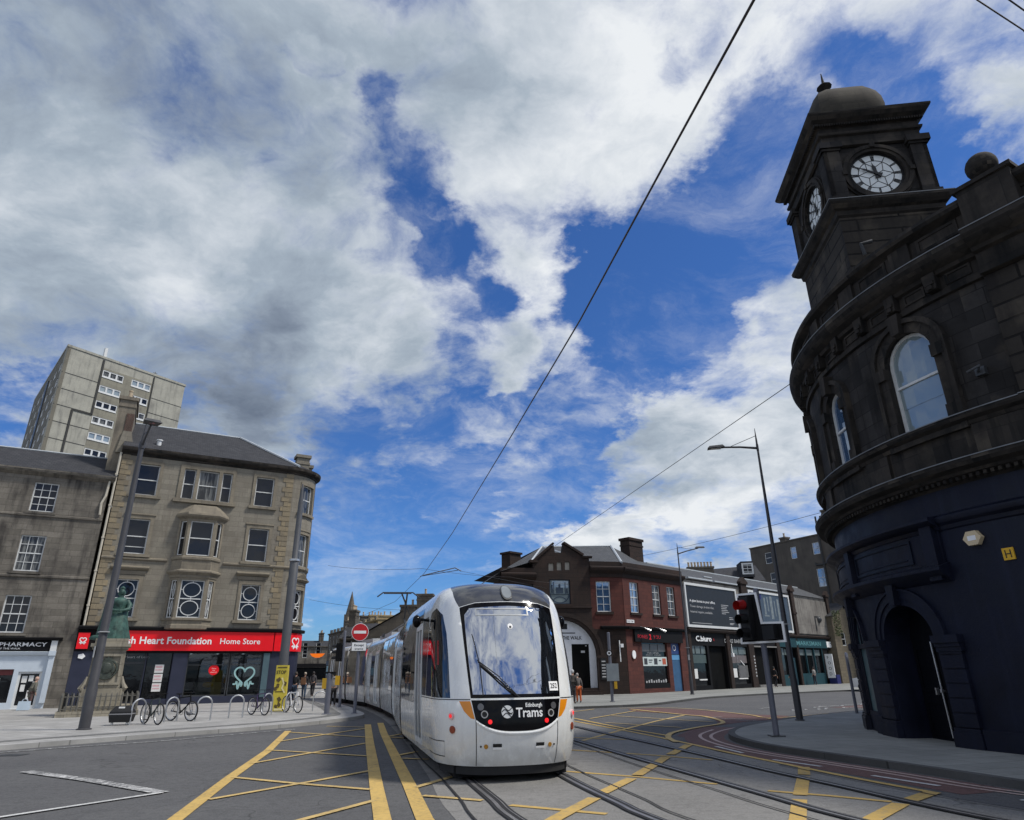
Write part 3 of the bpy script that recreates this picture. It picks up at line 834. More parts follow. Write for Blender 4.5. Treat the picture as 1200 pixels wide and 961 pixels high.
strips('box_vertical_near', [[(5.33, 13.85), (4.95, 12.9)], [(4.86, 12.7), (4.1, 10.95)], [(3.95, 10.6), (3.42, 9.33), (2.7, 7.7)]], .2, Zy + 0.0063, yellow_concrete)
strips('box_corner_near', [[(3.4, 7.9), (4.31, 9.28), (5.15, 10.2)], [(5.3, 10.35), (6.08, 11.05)]], .22, Zy + 0.0084, yellow_concrete)
strips('box_edge_curve', [resamp([(5.4, 34.0), (6.8, 29.48), (7.33, 28.12), (7.1, 24.98), (5.72, 23.05), (4.6, 21.4), (4.12, 19.9), (4.05, 18.6)], 6)], .16, .0235, yellow_thin)
strips('box_hatching_far', [[(2.83, 27.79), (5.41, 32.68)], [(2.57, 32.5), (3.72, 34.4)], [(3.16, 25.64), (5.23, 23.12)], [(3.88, 29.4), (6.85, 25.3)], [(5.57, 33.13), (6.8, 29.48)], [(9.1, 26.4), (9.9, 27.6)]], .11, Zy + 0.0105, yellow_thin)
strips('lane_edge_far', [resamp([(5.0, 34.9), (6.85, 35.15), (8.3, 33.2), (9.25, 29.0), (9.3, 27.2), (10.3, 27.3), (12.6, 29.2)], 5)], .12, .0215, yellow_thin)
strips('double_lines_right', [resamp([(9.0, 8.2), (7.25, 11.15), (6.72, 12.8), (6.05, 14.6), (5.48, 16.2), (5.22, 17.6), (5.17, 19.1), (5.45, 20.5), (6.2, 22.0), (7.1, 23.2)], 5),
        resamp([(8.75, 8.2), (7.0, 11.15), (6.48, 12.8), (5.82, 14.6), (5.24, 16.2), (4.97, 17.6), (4.92, 19.2), (5.2, 20.7), (6.0, 22.3)], 5)], .09, Zy + 0.0000, pink_paint)
strips('white_dashes', [[(5.18, 15.0), (5.69, 13.93)], [(6.04, 12.74), (6.51, 11.61)], [(6.9, 10.4), (7.5, 9.1)], [(4.75, 17.6), (4.95, 16.2)]], .10, Zy + 0.0021, white_paint)
strips('cycle_symbols', [[(7.59, 26.92), (8.43, 26.77)], [(7.9, 26.2), (8.5, 25.7)], [(7.2, 27.6), (7.9, 27.9)]], .16, Zy + 0.0042, white_worn)
strips('white_line_left', [resamp([(-19.8, 8.6), (-12.6, 18.2), (-10.13, 20.54), (-9.0, 22.2), (-7.35, 24.35)], 5)], .11, Zy + 0.0063, white_worn)
strips('white_stop_marking', [[(-9.58, 14.55), (-7.6, 13.3), (-5.57, 11.84)]], .24, Zy + 0.0084, paint('very_worn_white', (.66, .66, .64), 1.15))
strips('white_bay_marking', [[(-5.57, 11.84), (-6.80, 10.03), (-8.2, 8.1)]], .10, Zy + 0.0105, white_paint)
mb = MB()
for k in range(26):     # road studs by the far crossing
    a = k / 25; mb.box(12 + 10 * a + .5 * math.sin(k * 7), 12.1 + 10 * a + .5 * math.sin(k * 7), 31.5 + 7.2 * a + .8 * math.sin(k * 3), 31.6 + 7.2 * a + .8 * math.sin(k * 3), .002, .03)
struct(mb.build('road_studs', white_letter))
# iron covers
mb = MB()
for x, y, s in ((-12.0, 17.6, .28), (2.0, 8.6, .3), (-4.2, 25.6, .25)):
    mb.box(x - s, x + s, y - s * .7, y + s * .7, .0, .012)
struct(mb.build('drain_covers', dark_metal))

# ================================================================== windows and facades
def sash(parent, M, poly, depth=-.17, kind='two', glassm=None, fw=.055, bar=.028, label=None, nu=1, mat=None, step=0, rows=(2, 2), cols=3):
    """a sash window in an opening; child meshes: window > pane"""
    xs = [p[0] for p in poly]; zs = [p[1] for p in poly]
    u0, u1, z0, z1 = min(xs), max(xs), min(zs), max(zs)
    mb = MB(); inner = grow(poly, -fw)
    mb.fpoly(M, poly, depth - .02, depth + .05, [inner], step=step)
    zm = (z0 + z1) / 2
    if kind != 'plain': mb.fbox(M, u0 + fw, u1 - fw, zm - .03, zm + .03, depth, depth + .06)
    if kind == 'grid':
        for i in range(1, cols): mb.fbox(M, u0 + (u1 - u0) * i / cols - bar / 2, u0 + (u1 - u0) * i / cols + bar / 2, z0 + fw, z1 - fw, depth, depth + .045)
        for (a, b, n) in ((z0, zm, rows[0]), (zm, z1, rows[1])):
            for j in range(1, n): mb.fbox(M, u0 + fw, u1 - fw, a + (b - a) * j / n - bar / 2, a + (b - a) * j / n + bar / 2, depth + .003, depth + .042)
    if kind == 'oval':
        for (a, b) in ((z0 + fw, zm - .03), (zm + .03, z1 - fw)):
            c = ((u0 + u1) / 2, (a + b) / 2); ru = (u1 - u0) / 2 - fw - .09; rz = (b - a) / 2 - .07
            ou = [(c[0] + ru * math.cos(t), c[1] + rz * math.sin(t)) for t in (2 * math.pi * k / 24 for k in range(24))]
            inn = [(c[0] + (ru - .05) * math.cos(t), c[1] + (rz - .05) * math.sin(t)) for t in (2 * math.pi * k / 24 for k in range(24))]
            mb.fpoly(M, ou, depth + .004, depth + .043, [inn])
            mb.fbox(M, c[0] - .018, c[0] + .018, a, c[1] - rz, depth + .004, depth + .04); mb.fbox(M, c[0] - .018, c[0] + .018, c[1] + rz, b, depth + .004, depth + .04)
            mb.fbox(M, u0 + fw, c[0] - ru, c[1] - .018, c[1] + .018, depth + .004, depth + .04); mb.fbox(M, c[0] + ru, u1 - fw, c[1] - .018, c[1] + .018, depth + .004, depth + .04)
    if kind == 'three': mb.fbox(M, u0 + fw, u1 - fw, z0 + .42, z0 + .46, depth, depth + .05)
    w = mb.build('window', mat or sash_white, parent)
    if label: w['label'] = label
    pb = MB(); pb.fpoly(M, inner, depth - .05, depth + .005, step=step)
    pb.build('pane', glassm or glass, w)
    return w
def margin(mb, M, poly, t, w1, step=0, w0=0.0):
    """raised stone margin round an opening"""
    mb.fpoly(M, grow(poly, t), w0, w1, [poly], step=step)
def glaz(k): return (glass, glass_curtain, glass, glass_blue)[k % 4]

# ================================================================== the corner building with the clock tower
CX_, CY_, RR = 18.35, 17.3, 9.0
AE = 4.85 / RR                      # the bow ends here and the wall runs straight on towards the viewer
pe = (CX_ - RR * math.cos(AE), CY_ - RR * math.sin(AE)); te = (math.sin(AE), -math.cos(AE)); ne = (-math.cos(AE), -math.sin(AE))
def bow(u, z, w):
    if u > RR * AE:
        d = u - RR * AE
        return (pe[0] + te[0] * d + ne[0] * w, pe[1] + te[1] * d + ne[1] * w, z)
    a = u / RR
    return (CX_ - (RR + w) * math.cos(a), CY_ - (RR + w) * math.sin(a), z)
cb = thing('clock_tower_building', 'sooty black stone corner building with bowed front, navy ground floor and domed clock tower', 'building')
U0, U1 = -11.5, 17.0
up_holes = [arch(u - .68, u + .68, 6.95, 8.72, 9.38) for u in (2.70,)] + [arch(u - .50, u + .50, 6.95, 8.62, 9.12) for u in (-.48,)] + [arch(u - .5, u + .5, 6.95, 8.62, 9.12) for u in (-3.7, -6.9)] + [arch(u - .68, u + .68, 6.95, 8.72, 9.38) for u in (7.6, 11.2, 14.6)]
mb = MB(); mb.fpoly(bow, rect(U0, RR * AE, 5.9, 10.4), -.45, 0, [h for h in up_holes if h[0][0] < 4], step=.45); mb.build('upper_wall', stone_black, cb, smooth=30)
mb = MB(); mb.fpoly(bow, rect(RR * AE, U1, 5.9, 10.4), -.45, .10, [h for h in up_holes if h[0][0] > 5]); mb.build('channelled_wall', stone_rust, cb)
for h in up_holes:
    big_ = h[1][0] - h[0][0] > 1.2
    sash(cb, bow, h, -.13, 'two', glass_pale if big_ else glass_blue, .07, step=.3)
    m2 = MB()
    jam = [(h[0][0] - .02, 6.9)] + [(p[0], p[1]) for p in h[2:]][::-1] + [(h[1][0] + .02, 6.9)]
    margin(m2, bow, h, .24, .09, .3); margin(m2, bow, grow(h, .24), .12, .16, .3, 0.0)
    c = (h[0][0] + h[1][0]) / 2; zt = max(p[1] for p in h)
    m2.fpoly(bow, [(c - .11, zt - .02), (c + .11, zt - .02), (c + .17, zt + .5), (c - .17, zt + .5)], 0, .26)
    for s in (-1, 1):
        e_ = c + s * ((h[1][0] - h[0][0]) / 2 + .14)
        m2.fbox(bow, e_ - .15, e_ + .15, 8.45, 8.75, 0, .17, 2); m2.fbox(bow, e_ - .15, e_ + .15, 6.9, 7.25, 0, .14, 2)
    o = m2.build('window_surround', stone_black_trim, cb)
# blind drawn half down inside the big window
mb = MB(); mb.fbox(bow, 2.12, 3.3, 7.6, 8.1, -.122, -.112, 3); mb.build('window_blind', glass_pale, cb)
CORN = [(0, 5.45), (.06, 5.50), (.10, 5.56), (.22, 5.60), (.26, 5.66), (.42, 5.72), (.47, 5.80), (.47, 5.88), (0, 5.96), (-.1, 5.96), (-.1, 5.45)]
mb = MB(); mb.sweep(bow, CORN, U0, U1, .35); mb.build('first_floor_cornice', stone_black_trim, cb, smooth=25)
SILL = [(0, 6.62), (.10, 6.64), (.14, 6.72), (.24, 6.78), (.27, 6.84), (.27, 6.90), (0, 6.95), (-.1, 6.95), (-.1, 6.62)]
mb = MB(); mb.sweep(bow, SILL, U0, U1, .35)
mb.fbox(bow, U0, U1, 5.95, 6.63, 0, .05, 70)
for u in (-5.3, -2.2, 1.05, 4.2, 4.9, 9.4, 12.9):
    mb.fbox(bow, u - .42, u + .42, 5.94, 6.62, .045, .13, 3)
mb.build('sill_course', stone_black_trim, cb, smooth=25)
mb = MB(); k = 0; u = U0
while u < U1:                        # dentils
    mb.fbox(bow, u, u + .07, 5.50, 5.58, .06, .20); u += .15
mb.build('dentils', stone_black_trim, cb)
TOP = [(0, 9.78), (.09, 9.80), (.09, 9.92), (.03, 9.95), (.03, 10.30), (.14, 10.34), (.18, 10.42), (.34, 10.50), (.42, 10.58), (.47, 10.68), (.47, 10.80), (0, 10.92), (-1.1, 10.92), (-1.1, 9.78)]
mb = MB(); mb.sweep(bow, TOP, U0, RR * AE, .35); mb.sweep(bow, [(w + .16, z + (.0 if z < 10 else .02)) for w, z in TOP], RR * AE, U1, .8); mb.build('main_cornice', stone_black_trim, cb, smooth=25)
mb = MB(); u = -8.3
while u < 4.6:
    mb.fpoly(bow, [(u - .13, 9.98), (u + .13, 9.98), (u + .15, 10.42), (u - .15, 10.42)], .03, .22)
    mb.fbox(bow, u - .10, u + .10, 10.12, 10.2, .22, .26); mb.fbox(bow, u - .06, u + .06, 10.0, 10.1, .22, .27)
    mb.fpoly(bow, rect(u + .27, u + .85, 10.02, 10.30), .03, .06, [rect(u + .33, u + .79, 10.07, 10.25)])
    u += 1.10
mb.build('cornice_bracket', stone_black_trim, cb)
PAR = [(.1, 10.9), (.14, 11.0), (.05, 11.04), (.05, 11.52), (.12, 11.56), (.26, 11.62), (.30, 11.70), (.28, 11.80), (-.05, 11.86), (-.35, 11.84), (-.35, 10.9)]
mb = MB(); mb.sweep(bow, PAR, U0, U1, .35)
u = -8.2
while u < 16:
    mb.fbox(bow, u - .28, u + .28, 11.02, 11.55, .04, .13, 2)
    mb.fpoly(bow, rect(u + .45, u + 1.45, 11.1, 11.5), .04, .08, [rect(u + .53, u + 1.37, 11.17, 11.43)])
    u += 1.9
mb.build('parapet', stone_black_trim, cb, smooth=25)
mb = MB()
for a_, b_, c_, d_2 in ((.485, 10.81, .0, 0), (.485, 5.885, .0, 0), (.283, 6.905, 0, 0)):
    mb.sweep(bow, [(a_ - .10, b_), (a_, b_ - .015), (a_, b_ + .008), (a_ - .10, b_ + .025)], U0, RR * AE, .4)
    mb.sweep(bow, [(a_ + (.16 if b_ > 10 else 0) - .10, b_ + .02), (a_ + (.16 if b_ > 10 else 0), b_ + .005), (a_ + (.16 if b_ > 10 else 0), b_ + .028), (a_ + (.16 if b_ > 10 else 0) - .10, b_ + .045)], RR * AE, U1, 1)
mb.build('lit_rim_strip', lit_rim_grey, cb)  # pale strips imitate the sky-lit top edges of cornices and sill
mb = MB()
for u in (5.45, 16.0):
    mb.fbox(bow, u - .55, u + .55, 10.9, 11.9, -.3, .36, 2); mb.fbox(bow, u - .62, u + .62, 11.9, 12.0, -.36, .42, 2)
    x, y, z = bow(u, 0, .05)
    mb.lathe([(.30, 11.98), (.34, 12.03), (.18, 12.08), (.17, 12.14)], 18, (x, y))
    mb.ball((x, y, 12.42), .325, 20, 12)
mb.build('ball_finial', stone_black_trim, cb, smooth=40)
# iron stub on the wall
mb = MB(); mb.fbox(bow, 4.15, 4.35, 7.62, 7.8, 0, .12); mb.tube([bow(4.2, 7.7, .1), bow(4.35, 7.76, .3), bow(4.1, 7.7, .32)], .03, 6); mb.build('wall_bracket', dark_metal, cb)
# navy ground floor
door_h = arch(-.36, 1.52, .02, 2.32, 3.10, 16)
win_h = arch(-2.78, -1.86, .62, 2.32, 3.04, 12)
gh = [door_h, win_h, arch(-6.6, -4.9, .62, 2.32, 3.05, 12), rect(5.5, 8.3, .9, 3.3), rect(9.5, 12.3, .9, 3.3)]
mb = MB(); mb.fpoly(bow, rect(U0, U1, 0, 5.47), -.7, 0, gh, step=.5)
mb.build('ground_floor_wall', navy, cb, smooth=30)
mb = MB()
for h, t in ((door_h, .34), (win_h, .22), (gh[2], .3)):
    hh_ = [(h[0][0], 2.3), (h[1][0], 2.3)] + h[2:]
    # archivolt only above the springing
    c = (h[0][0] + h[1][0]) / 2; a = (h[1][0] - h[0][0]) / 2; zt = max(p[1] for p in h)
    for (ra, rb, wo_) in ((0.0, t * .45, .03), (t * .45, t, .06), (t, t + .05, .09)):
        n = 20
        for i in range(n):
            t0, t1 = math.pi * i / n, math.pi * (i + 1) / n
            q = [(c + (a + r2) * math.cos(tt), 2.32 + (zt - 2.32 + r2) * math.sin(tt)) for r2, tt in ((ra, t0), (rb, t0), (rb, t1), (ra, t1))]
            mb.fpoly(bow, q, 0, wo_)
    mb.fpoly(bow, [(c - .1, zt), (c + .1, zt), (c + .15, zt + .5), (c - .15, zt + .5)], 0, .2)
mb.build('door_arch_moulding', navy, cb)
mb = MB()
def quoin_pier(a, b):
    mb.fbox(bow, a - .06, b + .06, 0, .42, 0, .15, 2); mb.fbox(bow, a - .03, b + .03, .42, .5, 0, .12, 2)
    z = .52
    while z < 2.0:
        mb.fbox(bow, a, b, z, z + .26, 0, .08, 2); mb.fbox(bow, a + .012, b - .012, z + .26, z + .29, 0, .05, 2); z += .29
    mb.fbox(bow, a - .04, b + .04, 2.02, 2.12, 0, .10, 2); mb.fbox(bow, a - .06, b + .06, 2.2, 2.36, 0, .17, 2); mb.fbox(bow, a - .04, b + .04, 2.12, 2.2, 0, .13, 2)
for a, b in ((-1.28, -.48), (1.62, 2.22), (-3.5, -2.95), (-4.6, -4.1), (-7.5, -6.9)):
    quoin_pier(a, b)
mb.build('rusticated_pier', navy, cb)
mb = MB(); mb.fbox(bow, 2.3, U1, 0, .5, 0, .12, 20); mb.fbox(bow, -1.86, -1.3, 0, .55, -.02, .10, 2); mb.build('plinth_course', navy, cb)
HOOD = [(0, 3.46), (.08, 3.50), (.14, 3.56), (.27, 3.62), (.34, 3.70), (.34, 3.77), (0, 3.88), (-.05, 3.88), (-.05, 3.46)]
HOOD2 = [(0, 4.55), (.08, 4.58), (.12, 4.66), (.28, 4.72), (.34, 4.78), (.34, 4.84), (0, 4.92), (-.05, 4.92), (-.05, 4.55)]
mb = MB(); mb.sweep(bow, HOOD, U0, 2.42, .35); mb.sweep(bow, HOOD2, U0, 2.42, .35); mb.sweep(bow, [(w * .45, z) for w, z in HOOD2], 2.42, U1, .6)
mb.fbox(bow, U0, 2.36, 3.86, 4.57, 0, .06, 40)
for u in (-5.4, -1.35, 2.14): mb.fbox(bow, u - .16, u + .16, 3.5, 4.9, .05, .2, 2)
mb.build('shopfront_cornice', navy, cb, smooth=25)
mb = MB()
for a, b in ((-5.1, -1.65), (-1.1, 1.5)):
    mb.fpoly(bow, rect(a, b, 3.95, 4.5), .06, .09, [rect(a + .06, b - .06, 4.01, 4.44)], step=.5)
    mb.fbox(bow, a + .2, b - .2, 4.06, 4.085, .06, .075, 8)
mb.build('frieze_panel', navy_light, cb)
# doors set back in the arch
mb = MB(); dr = arch(-.36, 1.52, .02, 2.32, 3.08, 16); mb.fpoly(bow, dr, -.72, -.62, step=.5); mb.fbox(bow, .56, .60, .02, 2.3, -.62, -.59)
for a, b in ((-.3, .5), (.66, 1.46)):
    for z0, z1 in ((.2, 1.0), (1.15, 2.2)): mb.fpoly(bow, rect(a, b, z0, z1), -.62, -.60, [rect(a + .1, b - .1, z0 + .1, z1 - .1)])
d_ = mb.build('entrance_door', plain('near_black_navy', (.002, .0025, .005), .7, .2, spec=.15), cb)
mb = MB(); mb.fbox(bow, .36, .42, 1.1, 1.25, -.6, -.54); mb.build('door_handle', galv, d_)
mb = MB(); mb.tube([bow(1.12, 2.25, -.18), bow(1.16, .25, -.18)], .022, 6); mb.tube([bow(1.14, 1.2, -.2), bow(1.14, 1.2, -.5)], .02, 6); mb.fbox(bow, 1.11, 1.17, 1.17, 1.24, -.2, -.15); mb.build('grab_rail', galv, cb)
mb = MB(); mb.fbox(bow, -.36, 1.52, 0, .10, -.7, .05, 3); mb.build('door_step', stone_black_trim, cb)
w_ = MB(); w_.fpoly(bow, win_h, -.20, -.06, step=.3); w_ = w_.build('boarded_window', teal_pane, cb)
mb = MB(); mb.fbox(bow, -2.78, -1.86, 2.2, 2.32, -.06, -.0, 2); mb.fbox(bow, -2.74, -2.66, .62, 2.2, -.06, -.02); mb.fbox(bow, -2.36, -2.30, 2.32, 3.0, -.06, -.02); mb.build('window_bar', navy, w_)
for h in gh[2:]:
    w_ = MB(); w_.fpoly(bow, h, -.3, -.2, step=.5); w_.build('ground_floor_window', glass_shop, cb)
# rest of the body: back walls and flat roof
foot = [bow(u, 0, -.95)[:2] for u in [U0 + (U1 - U0) * i / 40 for i in range(41)]] + [(30, -6), (40, 8), (36, 30), (24, 31)]
mb = MB(); mb.prism(foot, 0.0, 10.9); mb.build('rear_walls', stone_black, cb)

# the clock tower
tw_loc = (9.93, 16.42)
twr = R(90 - 83.2)                        # local X runs along the long side seen on the left
def TWR(x, y, z):                          # tower-local (x: right along the face to the viewer's right, y: away)
    vx, vy = .993, -.118; ux, uy = .118, .993
    return (tw_loc[0] + vx * x + ux * y, tw_loc[1] + vy * x + uy * y, z)
TX, TY = 2.95, 3.55
def ring_mold(mb, prof, x0=0, x1=TX, y0=0, y1=TY):
    n = len(prof); P = []
    for cx, cy, sx, sy in ((x0, y0, -1, -1), (x1, y0, 1, -1), (x1, y1, 1, 1), (x0, y1, -1, 1)):
        P += [TWR(cx + sx * w, cy + sy * w, z) for w, z in prof]
    mb.add(P, [(i * n + j, ((i + 1) % 4) * n + j, ((i + 1) % 4) * n + j + 1, i * n + j + 1) for i in range(4) for j in range(n - 1)])
mb = MB(); ring_mold(mb, [(0, 10.5), (0, 14.45)])
mb.build('tower_shaft', stone_rust, cb)
mb = MB(); ring_mold(mb, [(0, 14.3), (.06, 14.36), (.08, 14.5), (.16, 14.55), (.26, 14.66), (.30, 14.72), (.30, 14.80), (-.1, 14.88)])
ring_mold(mb, [(-.02, 16.95), (.06, 16.98), (.06, 17.05), (0, 17.09), (0, 17.38), (.08, 17.42), (.1, 17.5), (.02, 17.54), (.02, 17.72), (.08, 17.76), (.14, 17.84), (.25, 17.92), (.33, 18.02), (.36, 18.08), (.36, 18.14), (-.2, 18.26), (-1.2, 18.3)])
mb.build('tower_cornice', stone_black_trim, cb)
mb = MB(); ring_mold(mb, [(.2, 14.815), (.31, 14.795), (.31, 14.82), (.2, 14.84)]); mb.build('lit_rim_strip', lit_rim_grey, cb)  # pale strip painted as the lit rim of the tower string
mb = MB()
k = 0
for i in range(44):
    x = -.18 + i * (TX + .36) / 44; mb.box(x, x + .04, -.16, -.05, 17.74, 17.82, TWR)
for i in range(50):
    y = -.18 + i * (TY + .36) / 50; mb.box(-.16, -.05, y, y + .04, 17.74, 17.82, TWR)
mb.build('tower_dentils', stone_black_trim, cb)
def FR(u, z, w): return TWR(u, -w, z)                 # right-hand face
def FL(u, z, w): return TWR(-w, TY - u, z)            # left-hand face: u from the far corner towards the viewer
def FB(u, z, w): return TWR(TX - u, TY + w, z)
def FE(u, z, w): return TWR(TX + w, u, z)
for F, wd, nm in ((FR, TX, 1), (FL, TY, 1), (FB, TX, 0), (FE, TY, 0)):
    c = wd / 2 - (.05 if nm else 0); zc_ = 15.90
    if F is FL: c = wd - 1.68
    circ = [(c + .80 * math.cos(t), zc_ + .80 * math.sin(t)) for t in (2 * math.pi * k / 36 for k in range(36))]
    mb = MB(); mb.fpoly(F, rect(0, wd, 14.85, 17.05), -.25, -.06, [circ] if nm else [])
    for a, b in ((-.06, .42), (wd - .42, wd + .06)):
        mb.fbox(F, a, b, 14.86, 16.9, -.06, .06); mb.fbox(F, a - .05, b + .05, 14.86, 15.05, -.06, .12); mb.fbox(F, a - .1, b + .1, 16.86, 17.08, -.06, .17); mb.fbox(F, a - .04, b + .04, 16.78, 16.86, -.06, .11)
    mb.build('clock_stage_wall', stone_black, cb)
    if not nm: continue
    mb = MB()
    for ra, rb, w1 in ((.80, .90, .02), (.90, 1.02, .06), (1.02, 1.08, .0)):
        o_ = [(c + rb * math.cos(t), zc_ + rb * math.sin(t)) for t in (2 * math.pi * k / 40 for k in range(40))]
        i_ = [(c + ra * math.cos(t), zc_ + ra * math.sin(t)) for t in (2 * math.pi * k / 40 for k in range(40))]
        mb.fpoly(F, o_, -.06, w1, [i_])
    for dx, dz in ((0, 1), (1, 0), (0, -1), (-1, 0)):
        mb.fbox(F, c + dx * .98 - .07, c + dx * .98 + .07, zc_ + dz * .98 - .07, zc_ + dz * .98 + .07, -.06, .10)
    mb.build('clock_surround', stone_black_trim, cb)
    mb = MB(); mb.fpoly(F, [(c + .80 * math.cos(t), zc_ + .80 * math.sin(t)) for t in (2 * math.pi * k / 36 for k in range(36))], -.2, -.12)
    cf = mb.build('clock_face', clock_white, cb)
    mb = MB()
    def ring(ra, rb, w=-.115):
        n = 40
        for i in range(n):
            t0, t1 = 2 * math.pi * i / n, 2 * math.pi * (i + 1) / n
            mb.fpoly(F, [(c + r2 * math.cos(tt), zc_ + r2 * math.sin(tt)) for r2, tt in ((ra, t0), (rb, t0), (rb, t1), (ra, t1))], -.12, w)
    ring(.735, .80, -.10); ring(.505, .53)
    for i in range(48):
        t = 2 * math.pi * i / 48; mb.fbox(F, c + .755 * math.cos(t) - .012, c + .755 * math.cos(t) + .012, zc_ + .755 * math.sin(t) - .012, zc_ + .755 * math.sin(t) + .012, -.12, -.095)
    def stick(r0, t0, r1, t1, wd_, w=-.112):
        p = (c + r0 * math.sin(t0), zc_ + r0 * math.cos(t0)); q = (c + r1 * math.sin(t1), zc_ + r1 * math.cos(t1))
        dx, dz = q[0] - p[0], q[1] - p[1]; L = math.hypot(dx, dz); nx, nz = -dz / L * wd_ / 2, dx / L * wd_ / 2
        mb.fpoly(F, [(p[0] + nx, p[1] + nz), (p[0] - nx, p[1] - nz), (q[0] - nx, q[1] - nz), (q[0] + nx, q[1] + nz)], -.12, w)
    for i in range(12):                      # numerals as groups of bars and glazing bars
        t = math.pi * i / 6
        nb_ = (3, 1, 2, 3, 4, 1, 2, 3, 4, 3, 2, 3)[i]
        for j in range(nb_):
            tt = t + (j - (nb_ - 1) / 2) * .055
            stick(.535, tt, .73, tt, .024)
        if i in (10, 0, 9, 5): stick(.535, t - .08, .73, t + .08, .024)
    for i in range(6):
        t = math.pi * i / 3; stick(0, t, .26, t, .022); stick(.26, t, .505, t + math.pi / 6, .018); stick(.26, t, .505, t - math.pi / 6, .018)
    mb.build('numerals', black_letter, cf)
    mb = MB(); ta = R(-9); tb = R(-62)
    def hand(t, L, wd_, w):
        p = [(-.09, -.16), (.09, -.16), (wd_, 0), (wd_ * 1.7, L * .55), (wd_ * .5, L * .72), (0, L), (-wd_ * .5, L * .72), (-wd_ * 1.7, L * .55), (-wd_, 0)]
        mb.fpoly(F, [(c + x * math.cos(t) + z * math.sin(t), zc_ - x * math.sin(t) + z * math.cos(t)) for x, z in p], w - .015, w)
    hand(ta, .46, .035, -.08); hand(tb, .68, .018, -.06)
    mb.fpoly(F, [(c + .05 * math.cos(t), zc_ + .05 * math.sin(t)) for t in (2 * math.pi * k / 12 for k in range(12))], -.1, -.05)
    mb.build('clock_hands', black_letter, cf)
# square-plan ogee dome with finial
mb = MB(); cx, cy = TX / 2, TY / 2
prof = [(1.22, 18.2), (1.27, 18.5), (1.30, 18.85), (1.27, 19.2), (1.18, 19.55), (1.02, 19.88), (.78, 20.15), (.52, 20.36), (.32, 20.54), (.20, 20.72), (.14, 20.9)]
P = []; n = 6
for r_i, z in prof:
    for k in range(4):
        for j in range(n):
            q = j / n; A_ = [(-1, -1), (1, -1), (1, 1), (-1, 1)]; a = A_[k]; b = A_[(k + 1) % 4]
            x, y = a[0] + (b[0] - a[0]) * q, a[1] + (b[1] - a[1]) * q
            rd = 1 / max(.999, (abs(x) ** 7 + abs(y) ** 7) ** (1 / 7))
            P.append(TWR(cx - .14 + x * rd * r_i * .86, cy + y * rd * r_i * 1.28, z))
m_ = 4 * n
mb.add(P, [(i * m_ + k, i * m_ + (k + 1) % m_, (i + 1) * m_ + (k + 1) % m_, (i + 1) * m_ + k) for i in range(len(prof) - 1) for k in range(m_)] + [tuple((len(prof) - 1) * m_ + k for k in range(m_))])
dome = mb.build('dome', masonry('dome_stone', (.070, .062, .048), (.058, .051, .041), (.045, .04, .032), .8, .3, (.03, .028, .024), .6, .6, seed=3, bump=.15), cb, smooth=35)
mb = MB(); x, y, z = TWR(cx - .14, cy, 20.35)
mb.lathe([(.17, 20.8), (.21, 20.9), (.08, 21.0), (.06, 21.1), (.26, 21.28), (.10, 21.42), (.05, 21.52), (.014, 21.95)], 10, (x, y)); mb.build('dome_finial', stone_black_trim, dome, smooth=30)
mb = MB(); x, y, z = TWR(.35, -.25, 12.9); mb.tube([(x, y, 12.8), (x - .1, y - .1, 13.1), (x + .2, y - .15, 13.15)], .06, 6); mb.build('tower_fitting', dark_metal, cb)
# alarm box and hydrant sign, separate small things on the wall
def on_wall_box(name, label, cat, u, z, poly, w, mat, mark=None):
    t = MB(); t.fpoly(bow, [(u + a, z + b) for a, b in poly], 0, w, back=True); o = t.build(name, mat); tag(o, label, cat); return o
hx = [(.20 * math.cos(math.pi * k / 3), .17 * math.sin(math.pi * k / 3)) for k in range(6)]
al = on_wall_box('alarm_box', 'cream hexagonal alarm box high on the navy wall', 'alarm', 3.15, 4.26, hx, .12, cream)
mb = MB(); mb.fbox(bow, 3.06, 3.24, 4.21, 4.31, .12, .124); mb.build('badge', white_letter, al)
hs = on_wall_box('hydrant_sign', 'small yellow square plate with a black letter H on the navy wall', 'sign', 3.74, 3.84, [(-.11, -.12), (.11, -.12), (.11, .12), (-.11, .12)], .03, yellow_box)
mb = MB(); mb.fbox(bow, 3.68, 3.70, 3.76, 3.92, .03, .034); mb.fbox(bow, 3.78, 3.80, 3.76, 3.92, .03, .034); mb.fbox(bow, 3.70, 3.78, 3.83, 3.85, .03, .034); mb.build('letter', black_letter, hs)

